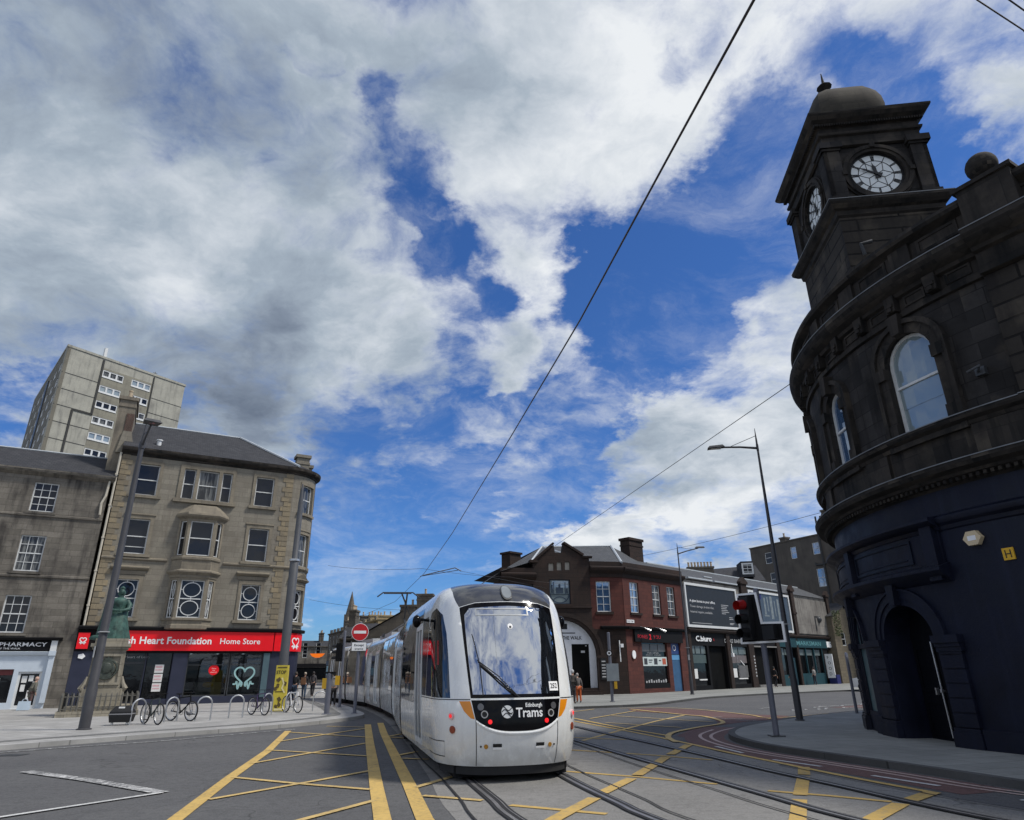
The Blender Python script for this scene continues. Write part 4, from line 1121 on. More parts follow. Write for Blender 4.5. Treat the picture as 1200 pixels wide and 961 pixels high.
# ================================================================== charity shop tenement (left)
AZB = R(90 - 61)
BP = (-25.08, 40.5)
bt = thing('sandstone_tenement', 'tan sandstone four-storey tenement with slate roof, rounded corner and a red charity shop front', 'building', (*BP, 0.1), AZB)
EX = 10.55                                     # flat front ends, rounded corner begins
RC = 2.15
def bm(u, z, w):
    """front plane, then the rounded corner"""
    if u <= EX: return (u, -w, z)
    a = (u - EX) / RC
    if a <= 1.75: return (EX + (RC + w) * math.sin(a), RC - (RC + w) * math.cos(a), z)
    d = (a - 1.75) * RC; a = 1.75
    return (EX + (RC + w) * math.sin(a) + d * math.cos(a), RC - (RC + w) * math.cos(a) + d * math.sin(a), z)
bw_ = []      # (poly, kind, glass)
def O(u0, u1, z0, z1): return rect(u0, u1, z0, z1)
WB = [(O(1.02, 2.26, 12.42, 14.46), 'two', glass), (O(3.72, 4.44, 12.44, 14.46), 'two', glass), (O(4.64, 5.86, 12.44, 14.46), 'two', glass_curtain), (O(6.08, 6.72, 12.44, 14.46), 'two', glass),
      (O(8.27, 9.48, 12.42, 14.46), 'two', glass), (O(1.03, 2.27, 8.7, 10.88), 'three', glass), (O(8.23, 9.52, 8.66, 10.88), 'two', glass),
      (O(1.04, 2.27, 4.92, 7.16), 'oval', glass), (O(8.23, 9.43, 4.92, 7.16), 'oval', glass),
      (O(11.55, 12.75, 12.3, 14.3), 'two', glass_curtain), (O(11.55, 12.75, 8.6, 10.8), 'two', glass_curtain), (O(11.6, 12.8, 4.9, 7.0), 'oval', glass),
      (O(17.2, 18.3, 12.3, 14.3), 'two', glass), (O(17.2, 18.3, 8.6, 10.8), 'two', glass), (O(17.2, 18.3, 4.9, 7.0), 'two', glass)]
bay_cut = [O(4.1, 6.5, 8.7, 10.8), O(4.1, 6.5, 4.9, 7.2)]
mb = MB()
mb.fpoly(bm, rect(0, EX, 4.25, 15.1), -.4, 0, [w[0] for w in WB if w[0][0][0] < EX] + bay_cut)
mb.fpoly(bm, rect(EX, 22, 4.25, 15.1), -.4, 0, [w[0] for w in WB if w[0][0][0] > EX], step=.4)
mb.build('front_wall', stone_tan, bt, smooth=20)
for poly, kd, gm in WB:
    sash(bt, bm, poly, -.2, kd, gm, .07, step=.4 if poly[0][0] > EX else 0)
tr = MB()
for poly, kd, gm in WB:
    u0, u1, z0, z1 = poly[0][0], poly[1][0], poly[0][1], poly[2][1]
    n_ = 1 if u0 < EX else 3
    if 3.5 < u0 < 6.3: continue
    for a, b, c, d in ((u0 - .2, u0, z0, z1 + .22), (u1, u1 + .2, z0, z1 + .22), (u0 - .0, u1 + .0, z1, z1 + .22)): tr.fbox(bm, a, b, c, d, 0, .05, n_)
    tr.fbox(bm, u0 - .32, u1 + .32, z0 - .2, z0 - .02, 0, .16, n_)
    if z1 < 8: 
        tr.fbox(bm, u0 - .3, u1 + .3, z1 + .28, z1 + .5, 0, .06, n_); tr.sweep(bm, [(0, z1 + .52), (.12, z1 + .56), (.26, z1 + .66), (.26, z1 + .72), (0, z1 + .8)], u0 - .42, u1 + .42, .4)
    elif z1 < 11: tr.sweep(bm, [(0, z1 + .2), (.1, z1 + .24), (.1, z1 + .3), (0, z1 + .34)], u0 - .26, u1 + .26, .4)
# pediment over the corner window on the first floor
tr.fpoly(bm, [(11.3, 7.62), (13.1, 7.62), (12.2, 8.1)], 0, .28)
# triple window surround
for a, b in ((3.46, 3.72), (4.44, 4.64), (5.86, 6.08), (6.72, 6.94)): tr.fbox(bm, a, b, 12.44, 14.72, 0, .07)
for a, b in ((3.72, 4.44), (4.64, 5.86), (6.08, 6.72)): tr.fbox(bm, a, b, 14.46, 14.72, 0, .07)
tr.fbox(bm, 3.3, 7.1, 12.18, 12.42, 0, .2)
tr.sweep(bm, [(0, 8.28), (.06, 8.30), (.12, 8.36), (.12, 8.44), (0, 8.5)], 0, 3.6, .5); tr.sweep(bm, [(0, 8.28), (.06, 8.30), (.12, 8.36), (.12, 8.44), (0, 8.5)], 6.9, 22, .4)
tr.build('window_surround', stone_trim_tan, bt, smooth=20)
mb = MB(); mb.sweep(bm, [(0, 14.92), (.06, 14.95), (.08, 15.05), (.24, 15.12), (.33, 15.2), (.36, 15.32), (.36, 15.4), (-.3, 15.5), (-.3, 14.92)], -.1, 22, .35); mb.build('eaves_cornice', stone_black_trim, bt, smooth=25)
mb = MB()
for (a, b) in ((0.0, .62), (10.05, 10.75)):
    z = 4.3; k = 0
    while z < 14.8:
        sh = 0 if k % 2 else .2
        mb.fbox(bm, a, (b if a == 0 else b) - sh if a == 0 else b, z, z + .31, 0, .035) if a == 0 else mb.fbox(bm, a + sh, b - .0, z, z + .31, 0, .035, 1)
        z += .345; k += 1
z = 4.3; k = 0
while z < 14.8:
    mb.fbox(bm, 13.35 + (.15 if k % 2 else 0), 13.95, z, z + .31, 0, .035, 2); z += .345; k += 1
mb.build('quoin_strip', quoin_tan, bt)
# canted bay over two storeys
A1, A2, PB = 3.92, 6.62, .62
bay = [(A1, 0), (A1 + .52, PB), (A2 - .52, PB), (A2, 0)]
def seg_map(p, q):
    L = math.hypot(q[0] - p[0], q[1] - p[1]); e = ((q[0] - p[0]) / L, (q[1] - p[1]) / L); n = (-e[1], e[0])
    return (lambda u, z, w: (p[0] + e[0] * u + n[0] * w, -(p[1] + e[1] * u + n[1] * w), z)), L
bwall = MB(); btr = MB()
for i in range(3):
    M, L = seg_map(bay[i], bay[i + 1])
    ho = []
    for z0, z1, kd in ((8.74, 10.92, 'two'), (4.94, 7.2, 'oval')):
        a = .16 if i != 1 else .16
        ho.append((O(a, L - a, z0, z1), kd))
    bwall.fpoly(M, rect(0, L, 4.4, 11.3), -.3, 0, [h for h, k in ho])
    for h, kd in ho: sash(bt, M, h, -.14, kd if i == 1 else ('two' if kd == 'two' else 'oval'), glass, .06)
bwall.build('bay_wall', stone_trim_tan, bt)
def bay_ring(mb, prof, z_off=0):
    n = len(prof); P = []
    for (x, y), (dx, dy) in zip(bay, ((-1, 0), (-.45, 1), (.45, 1), (1, 0))):
        P += [(x + dx * w, -(y + dy * w), z) for w, z in prof]
    mb.add(P, [(i * n + j, (i + 1) * n + j, (i + 1) * n + (j + 1) % n, i * n + (j + 1) % n) for i in range(3) for j in range(n)])
mb = MB()
bay_ring(mb, [(0, 11.05), (.08, 11.1), (.2, 11.2), (.26, 11.3), (.22, 11.42), (-.1, 11.75), (-.35, 12.0), (-.6, 12.15), (-.6, 11.05)])
bay_ring(mb, [(0, 7.3), (.06, 7.36), (.06, 7.5), (.16, 7.58), (.26, 7.66), (.26, 7.74), (.06, 7.85), (.04, 8.4), (.12, 8.48), (.12, 8.6), (0, 8.68), (-.2, 8.68), (-.2, 7.3)])
bay_ring(mb, [(0, 4.25), (.1, 4.3), (.1, 4.5), (.03, 4.55), (.03, 4.75), (.12, 4.8), (.12, 4.9), (0, 4.93), (-.2, 4.93), (-.2, 4.25)])
mb.build('bay_cornice', stone_trim_tan, bt)
# body, roof
mb = MB(); mb.prism([(0.02, .42), (EX + 1.0, .5), (EX + 1.7, 1.8), (EX + 1.5, 3.0), (EX + .2, 12), (0.02, 12)], 3.0, 15.0); mb.prism([(.02, 3.2), (EX + 1.4, 3.2), (EX + .2, 12), (.02, 12)], 0, 3.2); mb.build('rear_walls', stone_tan, bt)
mb = MB(); zr = 18.75
ridge = [(0.0, 5.2, zr), (7.3, 5.2, zr)]
mb.add([(-.1, -.35, 15.42), (EX + .4, -.35, 15.42), (7.3, 5.2, zr), (-.1, 5.2, zr)], [(0, 1, 2, 3)])
mb.add([(EX + .4, -.35, 15.42), (EX + 1.9, .6, 15.42), (EX + 2.3, 2.2, 15.42), (EX + .6, 12, 15.42), (7.3, 5.2, zr), (7.3, 12, zr)], [(0, 1, 4), (1, 2, 4), (2, 3, 5, 4)])
mb.add([(-.1, 5.2, zr), (7.3, 5.2, zr), (7.3, 12, zr), (-.1, 12, zr)], [(0, 1, 2, 3)])
rf = mb.build('roof', roof_slate, bt)
mb = MB(); mb.tube([(7.3, 5.15, zr + .03), (EX + .45, -.3, 15.5)], .09, 6); mb.tube([(0, 5.2, zr + .03), (7.3, 5.2, zr + .03)], .07, 6); mb.build('ridge_flashing', leadwork, rf)
mb = MB(); mb.lathe([(.14, 15.6), (.14, 16.3), (.2, 16.32), (.2, 16.4), (.03, 16.45)], 10, (1.9, .7)); mb.build('roof_cowl', white_metal, rf)
def chimney(parent, x0, x1, y0, y1, z0, z1, mat, pots, name='chimney'):
    mb = MB(); mb.box(x0, x1, y0, y1, z0, z1); mb.box(x0 - .1, x1 + .1, y0 - .1, y1 + .1, z1, z1 + .22); mb.box(x0 - .05, x1 + .05, y0 - .05, y1 + .05, z1 - .5, z1 - .35)
    o = mb.build(name, mat, parent)
    for i in range(pots):
        mb = MB(); px = (x0 + x1) / 2 if (y1 - y0) > (x1 - x0) else x0 + (x1 - x0) * (i + .5) / pots; py = y0 + (y1 - y0) * (i + .5) / pots if (y1 - y0) > (x1 - x0) else (y0 + y1) / 2
        mb.lathe([(.13, z1 + .2), (.11, z1 + .7), (.14, z1 + .72), (.14, z1 + .8), (.08, z1 + .82)], 10, (px, py)); mb.build('chimney_pot', pot_mat, o)
    return o
ch = chimney(rf, -.85, .12, .75, 4.2, 13.2, 18.9, masonry('chimney_render', (.25, .22, .17), (.23, .20, .16), (.2, .17, .13), 3, 2, (.1, .09, .075), .6, .6), 5)
mb = MB(); mb.fbox(flat, -.30, .16, 16.6, 17.95, -.76, -.70); mb.build('brick_face', masonry('brown_brick', (.13, .06, .045), (.10, .05, .04), (.2, .18, .15), .22, .075, (.05, .04, .035), .5, .4), ch)
mb = MB(); mb.fpoly(flat, [(-.5, 15.2), (.55, 15.2), (.18, 16.7), (-.3, 16.7)], -1.2, -.62, back=True); mb.build('skew_stone', stone_tan, ch)
chimney(rf, 11.1, 12.0, 1.4, 2.2, 14.9, 16.7, stone_tan, 0); chimney(rf, 12.0, 12.6, 3.2, 4.2, 14.9, 16.5, stone_tan, 2)
# shop front
mb = MB(); mb.fpoly(bm, rect(-.35, EX, 0, 3.05), -.35, .0, [rect(1.0, 3.4, .18, 2.95), rect(3.45, 4.85, .35, 2.95), rect(5.7, 10.1, .42, 2.95)])
mb.fpoly(bm, rect(EX, 22, 0, 4.3), -.35, .0, [rect(17.2, 18.2, .3, 2.7)], step=.4)
mb.build('shopfront', shop_navy, bt)
mb = MB(); mb.fbox(bm, .72, 10.6, 3.03, 4.16, .02, .2); mb.fbox(bm, 10.66, 13.0, 3.03, 4.16, .02, .2, 6); fs_ = mb.build('fascia', red_sign, bt)
mb = MB(); mb.sweep(bm, [(0, 4.18), (.3, 4.2), (.34, 4.34), (.3, 4.4), (0, 4.42)], -.35, 13.2, .4); mb.fbox(bm, -.35, .7, 3.0, 4.17, 0, .06); mb.fbox(bm, .9, 10.6, 2.9, 3.02, .0, .1); mb.build('fascia_trim', black, bt)
mb = MB(); mb.fbox(bm, -.28, .3, 3.12, 4.0, .06, .2); mb.build('box_sign', red_sign, bt)
def heart(M, cu, cz, s, w, r=.035, closed=False):
    pts = []
    for k in range(31):
        t = 2 * math.pi * (k / 30) if closed else math.pi + (-1 + 2 * k / 30) * 2.75 + 0
        x = 16 * math.sin(t) ** 3; y = 13 * math.cos(t) - 5 * math.cos(2 * t) - 2 * math.cos(3 * t) - math.cos(4 * t)
        pts.append((cu + x * s, cz + y * s))
    return pts
def ribbon(mb, M, pts, wd, w0, w1):
    A = offset(pts, -wd / 2); B = offset(pts, wd / 2)
    for i in range(len(pts) - 1): mb.add([M(*A[i], w1), M(*B[i], w1), M(*B[i + 1], w1), M(*A[i + 1], w1)], [(0, 1, 2, 3)])
def heartline(mb, M, cu, cz, s, wd, w):
    t0 = [math.pi - 2.72 + k * (5.44) / 36 for k in range(37)]
    t0 = [-2.62 + k * 5.24 / 36 for k in range(37)]
    pts = [(cu + 16 * math.sin(t) ** 3 * s, cz + (13 * math.cos(t) - 5 * math.cos(2 * t) - 2 * math.cos(3 * t) - math.cos(4 * t)) * s) for t in t0]
    ribbon(mb, M, pts, wd, 0, w)
    for sg in (-1, 1):
        x0 = cu + sg * abs(pts[0][0] - cu); zz = pts[0][1]
        q = [(x0, zz), (x0 + sg * 1.5 * s, zz - 5 * s), (x0 + sg * 4 * s, zz + 2 * s), (x0 + sg * 6.5 * s, zz - 9 * s), (x0 + sg * 9 * s, zz + 3 * s), (x0 + sg * 11 * s, zz - 1 * s), (x0 + sg * 15 * s, zz - 1 * s)]
        ribbon(mb, M, resamp(q, 4), wd * .9, 0, w)
text('lettering', 'British Heart Foundation', fs_, bm, 1.28, 3.42, .40, white_letter, .206, width=5.6, bold=.022)
text('lettering', 'Home Store', fs_, bm, 7.38, 3.44, .34, white_letter, .206, width=2.4, bold=.008)
mb = MB(); heartline(mb, bm, .98 - .1, 3.68, .012, .06, .207); heartline(mb, bm, 12.15, 3.62, .020, .07, .207); heartline(mb, bm, .0, 3.6, .010, .05, .207); mb.build('heart_logo', white_letter, fs_)
mb = MB(); mb.fbox(bm, 1.0, 3.4, .18, 2.95, -.34, -.3); dw_ = mb.build('shop_door', glass_shop, bt)
mb = MB()
for a, b, c, d in ((1.0, 1.08, .18, 2.95), (3.32, 3.4, .18, 2.95), (2.2, 2.28, .18, 2.3), (1.08, 3.32, 2.3, 2.4)): mb.fbox(bm, a, b, c, d, -.3, -.22)
mb.build('door_frame', dark_metal, dw_)
text('lettering', 'Heart of Leith', dw_, bm, 2.3, 2.62, .14, grey_letter, -.20, width=1.3)
# display window with a lit room behind real glass
room = plain('shop_interior', (.09, .085, .08), .8, .3, scale=.8)
mb = MB(); mb.box(3.3, 10.3, .36, 3.1, .05, .1); mb.quad((3.3, 3.1, .1), (10.3, 3.1, .1), (10.3, 3.1, 3.0), (3.3, 3.1, 3.0)); mb.quad((3.3, .36, 2.98), (10.3, .36, 2.98), (10.3, 3.1, 2.98), (3.3, 3.1, 2.98)); mb.build('shop_interior', room, bt)
gt = MT('clear_shop_glass'); gl = gt.n('ShaderNodeBsdfGlossy'); gl.inputs['Roughness'].default_value = .02
tp = gt.n('ShaderNodeBsdfTransparent'); tp.inputs[0].default_value = (.62, .66, .68, 1); fr = gt.n('ShaderNodeFresnel'); fr.inputs[0].default_value = 1.5
ms = gt.n('ShaderNodeMixShader'); gt.link(gt.math('ADD', fr.outputs[0], .02), ms.inputs[0]); gt.link(tp.outputs[0], ms.inputs[1]); gt.link(gl.outputs[0], ms.inputs[2]); gt.link(ms.outputs[0], gt.t.nodes['Material Output'].inputs[0]); glass_clear = gt.m
for a, b in ((5.7, 8.12), (8.18, 10.1)):
    mb = MB(); mb.fbox(bm, a + .04, b - .04, .46, 2.9, -.2, -.18); o = mb.build('display_window', glass_clear, bt)
    mb = MB()
    for p in ((a, a + .06, .42, 2.95), (b - .06, b, .42, 2.95), (a, b, .42, .5), (a, b, 2.87, 2.95), (a + .06, b - .06, 2.2, 2.24)): mb.fbox(bm, *p, -.24, -.14)
    mb.build('frame', dark_metal, o)
mb = MB(); mb.fbox(bm, 3.5, 4.8, .38, 2.9, -.24, -.2); o = mb.build('side_display_window', glass_shop, bt)
mb = MB()
for z in (.75, 1.27, 1.79): mb.fbox(bm, 3.98, 4.46, z, z + .46, -.19, -.18)
pp = mb.build('poster', paper, o)
mb = MB()
for z in (.83, 1.35, 1.87): mb.fbox(bm, 4.02, 4.40, z + .05, z + .12, -.18, -.175); mb.fbox(bm, 4.02, 4.38, z + .2, z + .30, -.18, -.175)
mb.build('poster_print', pink_poster, pp)
mb = MB(); heartline(mb, bm, 9.12, 1.62, .037, .10, -.172); mb.build('heart_decal', plain('pale_teal_decal', (.30, .50, .50), .5, .05), o)
mb = MB(); mb.fpoly(bm, [(7.28 + .3 * math.cos(t), 1.92 + .3 * math.sin(t)) for t in (2 * math.pi * k / 20 for k in range(20))], -.18, -.172); mb.build('round_sticker', red_sign, o)
for zz, tx in ((1.98, 'Home'), (1.87, 'and'), (1.76, 'electrical')): text('sticker_text', tx, o, bm, 7.28, zz, .07, white_letter, -.168, center=True)
mb = MB(); mb.fbox(bm, 5.8, 9.9, .8, .86, -.3, -.28); mb.box(6.4, 8.0, .9, 1.7, .45, .85); mb.box(6.4, 8.0, 1.55, 1.8, .85, 1.2); mb.box(8.3, 9.9, 1.0, 1.7, .35, .9); mb.build('display_sofa', plain('sofa_cloth', (.30, .27, .22), .9, .1), bt)
mb = MB(); mb.box(8.7, 9.3, 1.0, 1.6, .9, 1.05); mb.ball((7.2, 1.5, 1.05), .25, 10, 6, 1.3, .6, .7); mb.build('cushion', yellow_box, bt)
lampm = emit('ceiling_tube', (.9, .95, 1), 1.2)
mb = MB()
for a in (6.0, 7.6, 9.2): mb.box(a, a + .09, .6, 2.9, 2.92, 2.96)
mb.build('ceiling_tube', lampm, bt)
mb = MB()
for a, b, w in ((4.88, 5.62, .04), (10.15, 10.5, .05)): mb.fbox(bm, a, b, 0, 3.0, 0, w)
mb.build('pilaster', shop_navy, bt)
mb = MB(); mb.fbox(bm, 10.12, 10.5, .3, 2.95, .06, .09); mb.build('side_panel', plain('slate_teal_panel', (.07, .12, .14), .5, .1), bt)
mb = MB(); mb.fpoly(bm, [(.08 + .2 * math.cos(2 * math.pi * k / 5), 2.72 + .16 * math.sin(2 * math.pi * k / 5)) for k in range(5)], 0, .05); mb.build('shop_sticker', white_letter, bt)
mb = MB(); mb.tube([(-.12, -.1, 4.4), (-.12, -.1, 15.0)], .065, 8)
for z in (5.5, 7.5, 9.5, 11.5, 13.5): mb.box(-.2, -.04, -.18, 0, z, z + .08)
mb.build('downpipe', brown_downpipe, bt)

# ================================================================== pharmacy building
ph = thing('dark_stone_tenement', 'weathered dark grey stone building with white sash windows and a pale blue chemist shop front', 'building', (*BP, 0.1), AZB)
L0 = -22.0
PW = []
for k in range(5):
    c = -3.58 - k * 3.6
    PW += [O(c - .62, c + .62, 10.82, 12.58), O(c - .62, c + .62, 7.34, 9.4), O(c - .62, c + .62, 3.96, 6.0)]
mb = MB(); mb.fpoly(flat, rect(L0, -.36, 3.55, 13.2), -.35, 0, PW)
mb.fpoly(flat, rect(-1.22, -.36, 0, 3.55), -.35, 0)
mb.build('front_wall', stone_grey, ph)
for w in PW: sash(ph, flat, w, -.16, 'grid', glass if w[0][1] > 10 or w[0][1] < 5 else glass_curtain, .07, .03, rows=(2, 2), cols=3)
mb = MB()
for w in PW: mb.fbox(flat, w[0][0] - .15, w[1][0] + .15, w[0][1] - .16, w[0][1] - .01, 0, .1)
mb.sweep(flat, [(0, 10.5), (.08, 10.54), (.08, 10.64), (0, 10.68)], L0, -.36, 4); mb.sweep(flat, [(0, 6.98), (.08, 7.02), (.08, 7.12), (0, 7.16)], L0, -.36, 4)
mb.sweep(flat, [(0, 12.95), (.1, 13.0), (.3, 13.15), (.36, 13.25), (.36, 13.32), (-.2, 13.4), (-.2, 12.95)], L0, -.1, 4)
mb.build('string_course', stone_grey, ph)
mb = MB(); mb.prism([(L0, .37), (-.4, .37), (-.4, 9), (L0, 9)], 3.5, 13.1); mb.prism([(L0, 3.0), (-.4, 3.0), (-.4, 9), (L0, 9)], 0, 3.6); mb.build('rear_walls', stone_grey, ph)
mb = MB(); mb.add([(L0, -.3, 13.34), (-.05, -.3, 13.34), (-.05, 3.0, 15.3), (L0, 3.0, 15.3), (L0, 9, 13.4), (-.05, 9, 13.4)], [(0, 1, 2, 3), (3, 2, 5, 4)]); rr_ = mb.build('roof', roof_slate, ph)
mb = MB(); mb.tube([(L0, 3.0, 15.32), (-.8, 3.0, 15.32)], .06, 6); mb.build('ridge', leadwork, rr_)
chimney(rr_, -14.5, -13.7, 1.5, 4.5, 13.5, 17.2, stone_grey, 4)
mb = MB(); mb.tube([(-.55, -.1, 10.9), (-.6, -.12, 11.6), (-.45, -.1, 12.1), (-.4, -.1, 13.1)], .07, 6); mb.build('downpipe', brown_downpipe, ph)
pale_blue = plain('pale_blue_paint', (.50, .56, .62), .5, .05)
mb = MB()
mb.fpoly(flat, rect(L0, -1.22, 0, 2.95), -.3, 0, [rect(-6.9, -2.95, .35, 2.05), rect(-2.72, -1.62, .02, 1.92), rect(-12, -8, .35, 2.05)])
mb.fbox(flat, -1.46, -1.2, .3, 3.4, 0, .16); mb.fbox(flat, -1.52, -1.18, 2.75, 3.0, 0, .24)
mb.sweep(flat, [(0, 2.74), (.14, 2.8), (.2, 2.95), (0, 3.0)], L0, -1.3, 6)
mb.build('shopfront', pale_blue, ph)
mb = MB(); mb.fbox(flat, L0, -1.5, 3.0, 3.52, 0, .12); fa = mb.build('fascia', black, ph)
mb = MB(); mb.fbox(flat, -1.5, -1.2, 3.0, 3.55, 0, .2); mb.build('fascia_end', white_metal, ph)
text('lettering', 'LEITH PHARMACY', fa, flat, -5.1, 3.24, .21, white_letter, .125, width=3.4, bold=.01)
text('lettering', 'AT THE FOOT OF THE WALK', fa, flat, -5.0, 3.08, .09, white_letter, .125, width=2.1)
mb = MB(); mb.sweep(flat, [(0, 3.55), (.3, 3.58), (.36, 3.68), (0, 3.74)], L0, -1.0, 6); mb.build('fascia_cornice', black, ph)
mb = MB(); mb.fbox(flat, -6.9, -2.95, .35, 2.05, -.2, -.16); mb.fbox(flat, -12, -8, .35, 2.05, -.2, -.16); dsw = mb.build('shop_window', glass_shop, ph)
mb = MB(); mb.fbox(flat, -6.9, -3.0, 1.75, 2.05, -.158, -.15); mb.build('window_banner', plain('maroon', (.14, .03, .03), .6, .2), dsw)
mb = MB(); mb.fbox(flat, -3.9, -3.5, .4, 1.6, -.158, -.15); mb.build('stand_up_card', plain('grey_green_card', (.25, .29, .27), .7, .1), dsw)
mb = MB(); mb.fbox(flat, -2.72, -1.62, .02, 1.92, -.2, -.16); dd = mb.build('shop_door', glass_shop, ph)
mb = MB()
for p in ((-2.72, -2.6, .02, 1.92), (-1.74, -1.62, .02, 1.92), (-2.6, -1.74, .02, .2), (-2.6, -1.74, 1.82, 1.92)): mb.fbox(flat, *p, -.16, -.08)
mb.build('door_frame', white_metal, dd)
mb = MB()
for p in ((-2.52, -2.28, 1.35, 1.7), (-2.2, -1.98, 1.42, 1.72), (-1.98, -1.76, 1.05, 1.4), (-2.5, -2.3, .9, 1.25), (-2.15, -1.95, .5, .95)): mb.fbox(flat, *p, -.157, -.15)
mb.build('notice', paper, dd)

# ================================================================== tower block behind
tbx, tby, tz = -57.5, 76.4, 41.6
tb = thing('tower_block', 'tall pale concrete tower block of flats rising behind the slate roofs', 'building', (tbx, tby, 0), math.atan2(13.0, 8.9))
W1, D1 = 16.0, 18.5
tb.rotation_euler[2] = math.atan2(13.25, 9.02)
W1 = 16.0
sdx, sdy = -16.68, 18.08                     # plan direction of the flank
cr_, sr_ = math.cos(tb.rotation_euler[2]), math.sin(tb.rotation_euler[2])
fx, fy = (sdx * cr_ + sdy * sr_) / 24.6, (-sdx * sr_ + sdy * cr_) / 24.6
def SD(u, z, w): return (fx * u - fy * w, fy * u + fx * w, z)
D1 = 24.5
wn_ = []
for f in range(11):
    z1 = 40.07 - 2.2 * f
    for ci, (u0, u1) in enumerate(((4.72, 7.45), (8.55, 11.2))):
        wn_.append((O(u0, u1, z1 - 1.08, z1), f, ci))
mb = MB(); mb.fpoly(flat, rect(0, W1, 0, tz), -.4, 0, [w[0] for w in wn_]); mb.build('front_wall', concrete_panel, tb)
mb = MB(); mb.fpoly(flat, rect(4.66, 11.3, 10, 40.35), 0, .012, [w[0] for w in wn_]); mb.build('window_panels', masonry('tower_spandrel', (.30, .285, .225), (.28, .265, .21), (.2, .19, .16), 40, 2.2, (.14, .13, .11), .5, .6, seed=5, bump=.1), tb)
for w, f, ci in wn_:
    mb = MB(); u0, u1, z0, z1 = w[0][0], w[1][0], w[0][1], w[2][1]
    d = (u1 - u0) / 3
    mb.fpoly(flat, w, -.14, -.02, [rect(u0 + d * i + .12, u0 + d * (i + 1) - .10, z0 + .28, z1 - .14) for i in range(3)])
    mb.fbox(flat, u0, u1, z0, z0 + .05, -.02, .08)
    o = mb.build('window', white_metal, tb)
    mb = MB(); mb.fbox(flat, u0 + .02, u1 - .02, z0 + .02, z1 - .02, -.2, -.12); mb.build('pane', (glass_curtain, glass_pale, glass)[(f + ci) % 3], o)
mb = MB()
for f in range(12):
    z = 38.1 - 2.2 * f
    mb.fbox(flat, 0, 4.45 if f < 3 else 2.15, z - .07, z, 0, .03); mb.fbox(flat, 11.5, W1, z + .13, z + .2, 0, .03)
    if f >= 2: mb.fbox(flat, 2.4, 4.65, z - .07, z, 0, .03)
mb.fbox(flat, 4.42, 4.66, 33.5, 41.4, 0, .10); mb.fbox(flat, 2.15, 4.66, 33.45, 33.62, 0, .10); mb.fbox(flat, 2.12, 2.36, 12, 33.5, 0, .10); mb.fbox(flat, 11.34, 11.5, 16, 41.4, 0, .10)
mb.build('panel_joint', plain('tower_dark_joint', (.03, .03, .028), .7, .1), tb)
sw = []
for f in range(11):
    z0 = 38.9 - 2.2 * f
    for a in (1.6, 5.0, 8.6, 13.4, 17.0, 21.0): sw.append(O(a, a + 1.9, z0, z0 + 1.1))
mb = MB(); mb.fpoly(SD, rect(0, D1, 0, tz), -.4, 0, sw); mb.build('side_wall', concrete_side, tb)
for i, w in enumerate(sw):
    mb = MB(); mb.fpoly(SD, w, -.14, -.04, [grow(w, -.14)]); o = mb.build('window', white_metal, tb)
    mb = MB(); mb.fpoly(SD, grow(w, -.1), -.2, -.12); mb.build('pane', glass_pale, o)
mb = MB(); mb.fbox(SD, 10.9, 12.6, 10, tz - 1.2, 0, .12); mb.build('recess_strip', dark_metal, tb)
mb = MB(); bx = [(-.1, -.1), (W1 + .1, -.1), (W1 + fx * D1, fy * D1), (fx * D1, fy * D1)]
mb.prism(bx, tz, tz + .3); bx2 = [(.2 + fx, .45), (W1 - .2, .45), (W1 + fx * D1 - .2, fy * D1 - .4), (fx * D1 + 1.2, fy * D1 - .4)]; mb.prism(bx2, 0, tz - .05); mb.build('roof_slab', concrete_panel, tb)
mb = MB(); mb.box(4.6, 4.95, .6, .95, tz, tz + 1.9); mb.build('roof_vent', white_metal, tb); mb = MB(); mb.tube([(11.9, 1.0, tz), (11.9, 1.0, tz + 1.1)], .05, 5); mb.tube([(11.6, 1.0, tz + .9), (12.2, 1.0, tz + .9)], .04, 5); mb.build('rooftop_mast', concrete_side, tb)

# ================================================================== red sandstone corner building
C0 = (8.378, 52.495)
AZR = R(90 - 46)
rb = thing('red_sandstone_building', 'two-storey red sandstone corner building with a gabled entrance arch and small phone shop', 'building', (*C0, .1), AZR)
# left front: own frame inside the building frame
da = R(90 - 78) - AZR
def lm(u, z, w):
    x, y = u * math.cos(da) + w * math.sin(da), u * math.sin(da) - w * math.cos(da)
    return (x, y, z)
RW = [O(.88, 2.02, 5.75, 8.06), O(3.84, 5.0, 5.75, 8.06), O(5.95, 7.1, 5.75, 8.06)]
shop_o = [rect(1.9, 5.3, .3, 3.6), rect(5.85, 7.15, .02, 3.6)]
mb = MB(); mb.fpoly(flat, rect(0, 8.3, 4.5, 8.5), -.35, 0, RW); mb.build('right_wall', brick_red, rb)
mb = MB(); mb.fpoly(flat, rect(0.02, 8.3, 0, 4.5), -.35, -.02, shop_o); mb.build('right_ground_wall', brick_red, rb)
for w in RW: sash(rb, flat, w, -.18, 'grid', glass_curtain if w[0][0] > 3 else glass_blue, .07, .035, rows=(2, 2), cols=2)
mb = MB()
for w in RW: mb.fbox(flat, w[0][0] - .15, w[1][0] + .15, w[0][1] - .18, w[0][1] - .01, 0, .12)
mb.build('window_sill', red_dark, rb)
CORR = [(0, 8.3), (.05, 8.32), (.05, 8.6), (.15, 8.66), (.34, 8.8), (.42, 8.95), (.42, 9.05), (.08, 9.15), (.08, 9.5), (-.3, 9.5), (-.3, 8.3)]
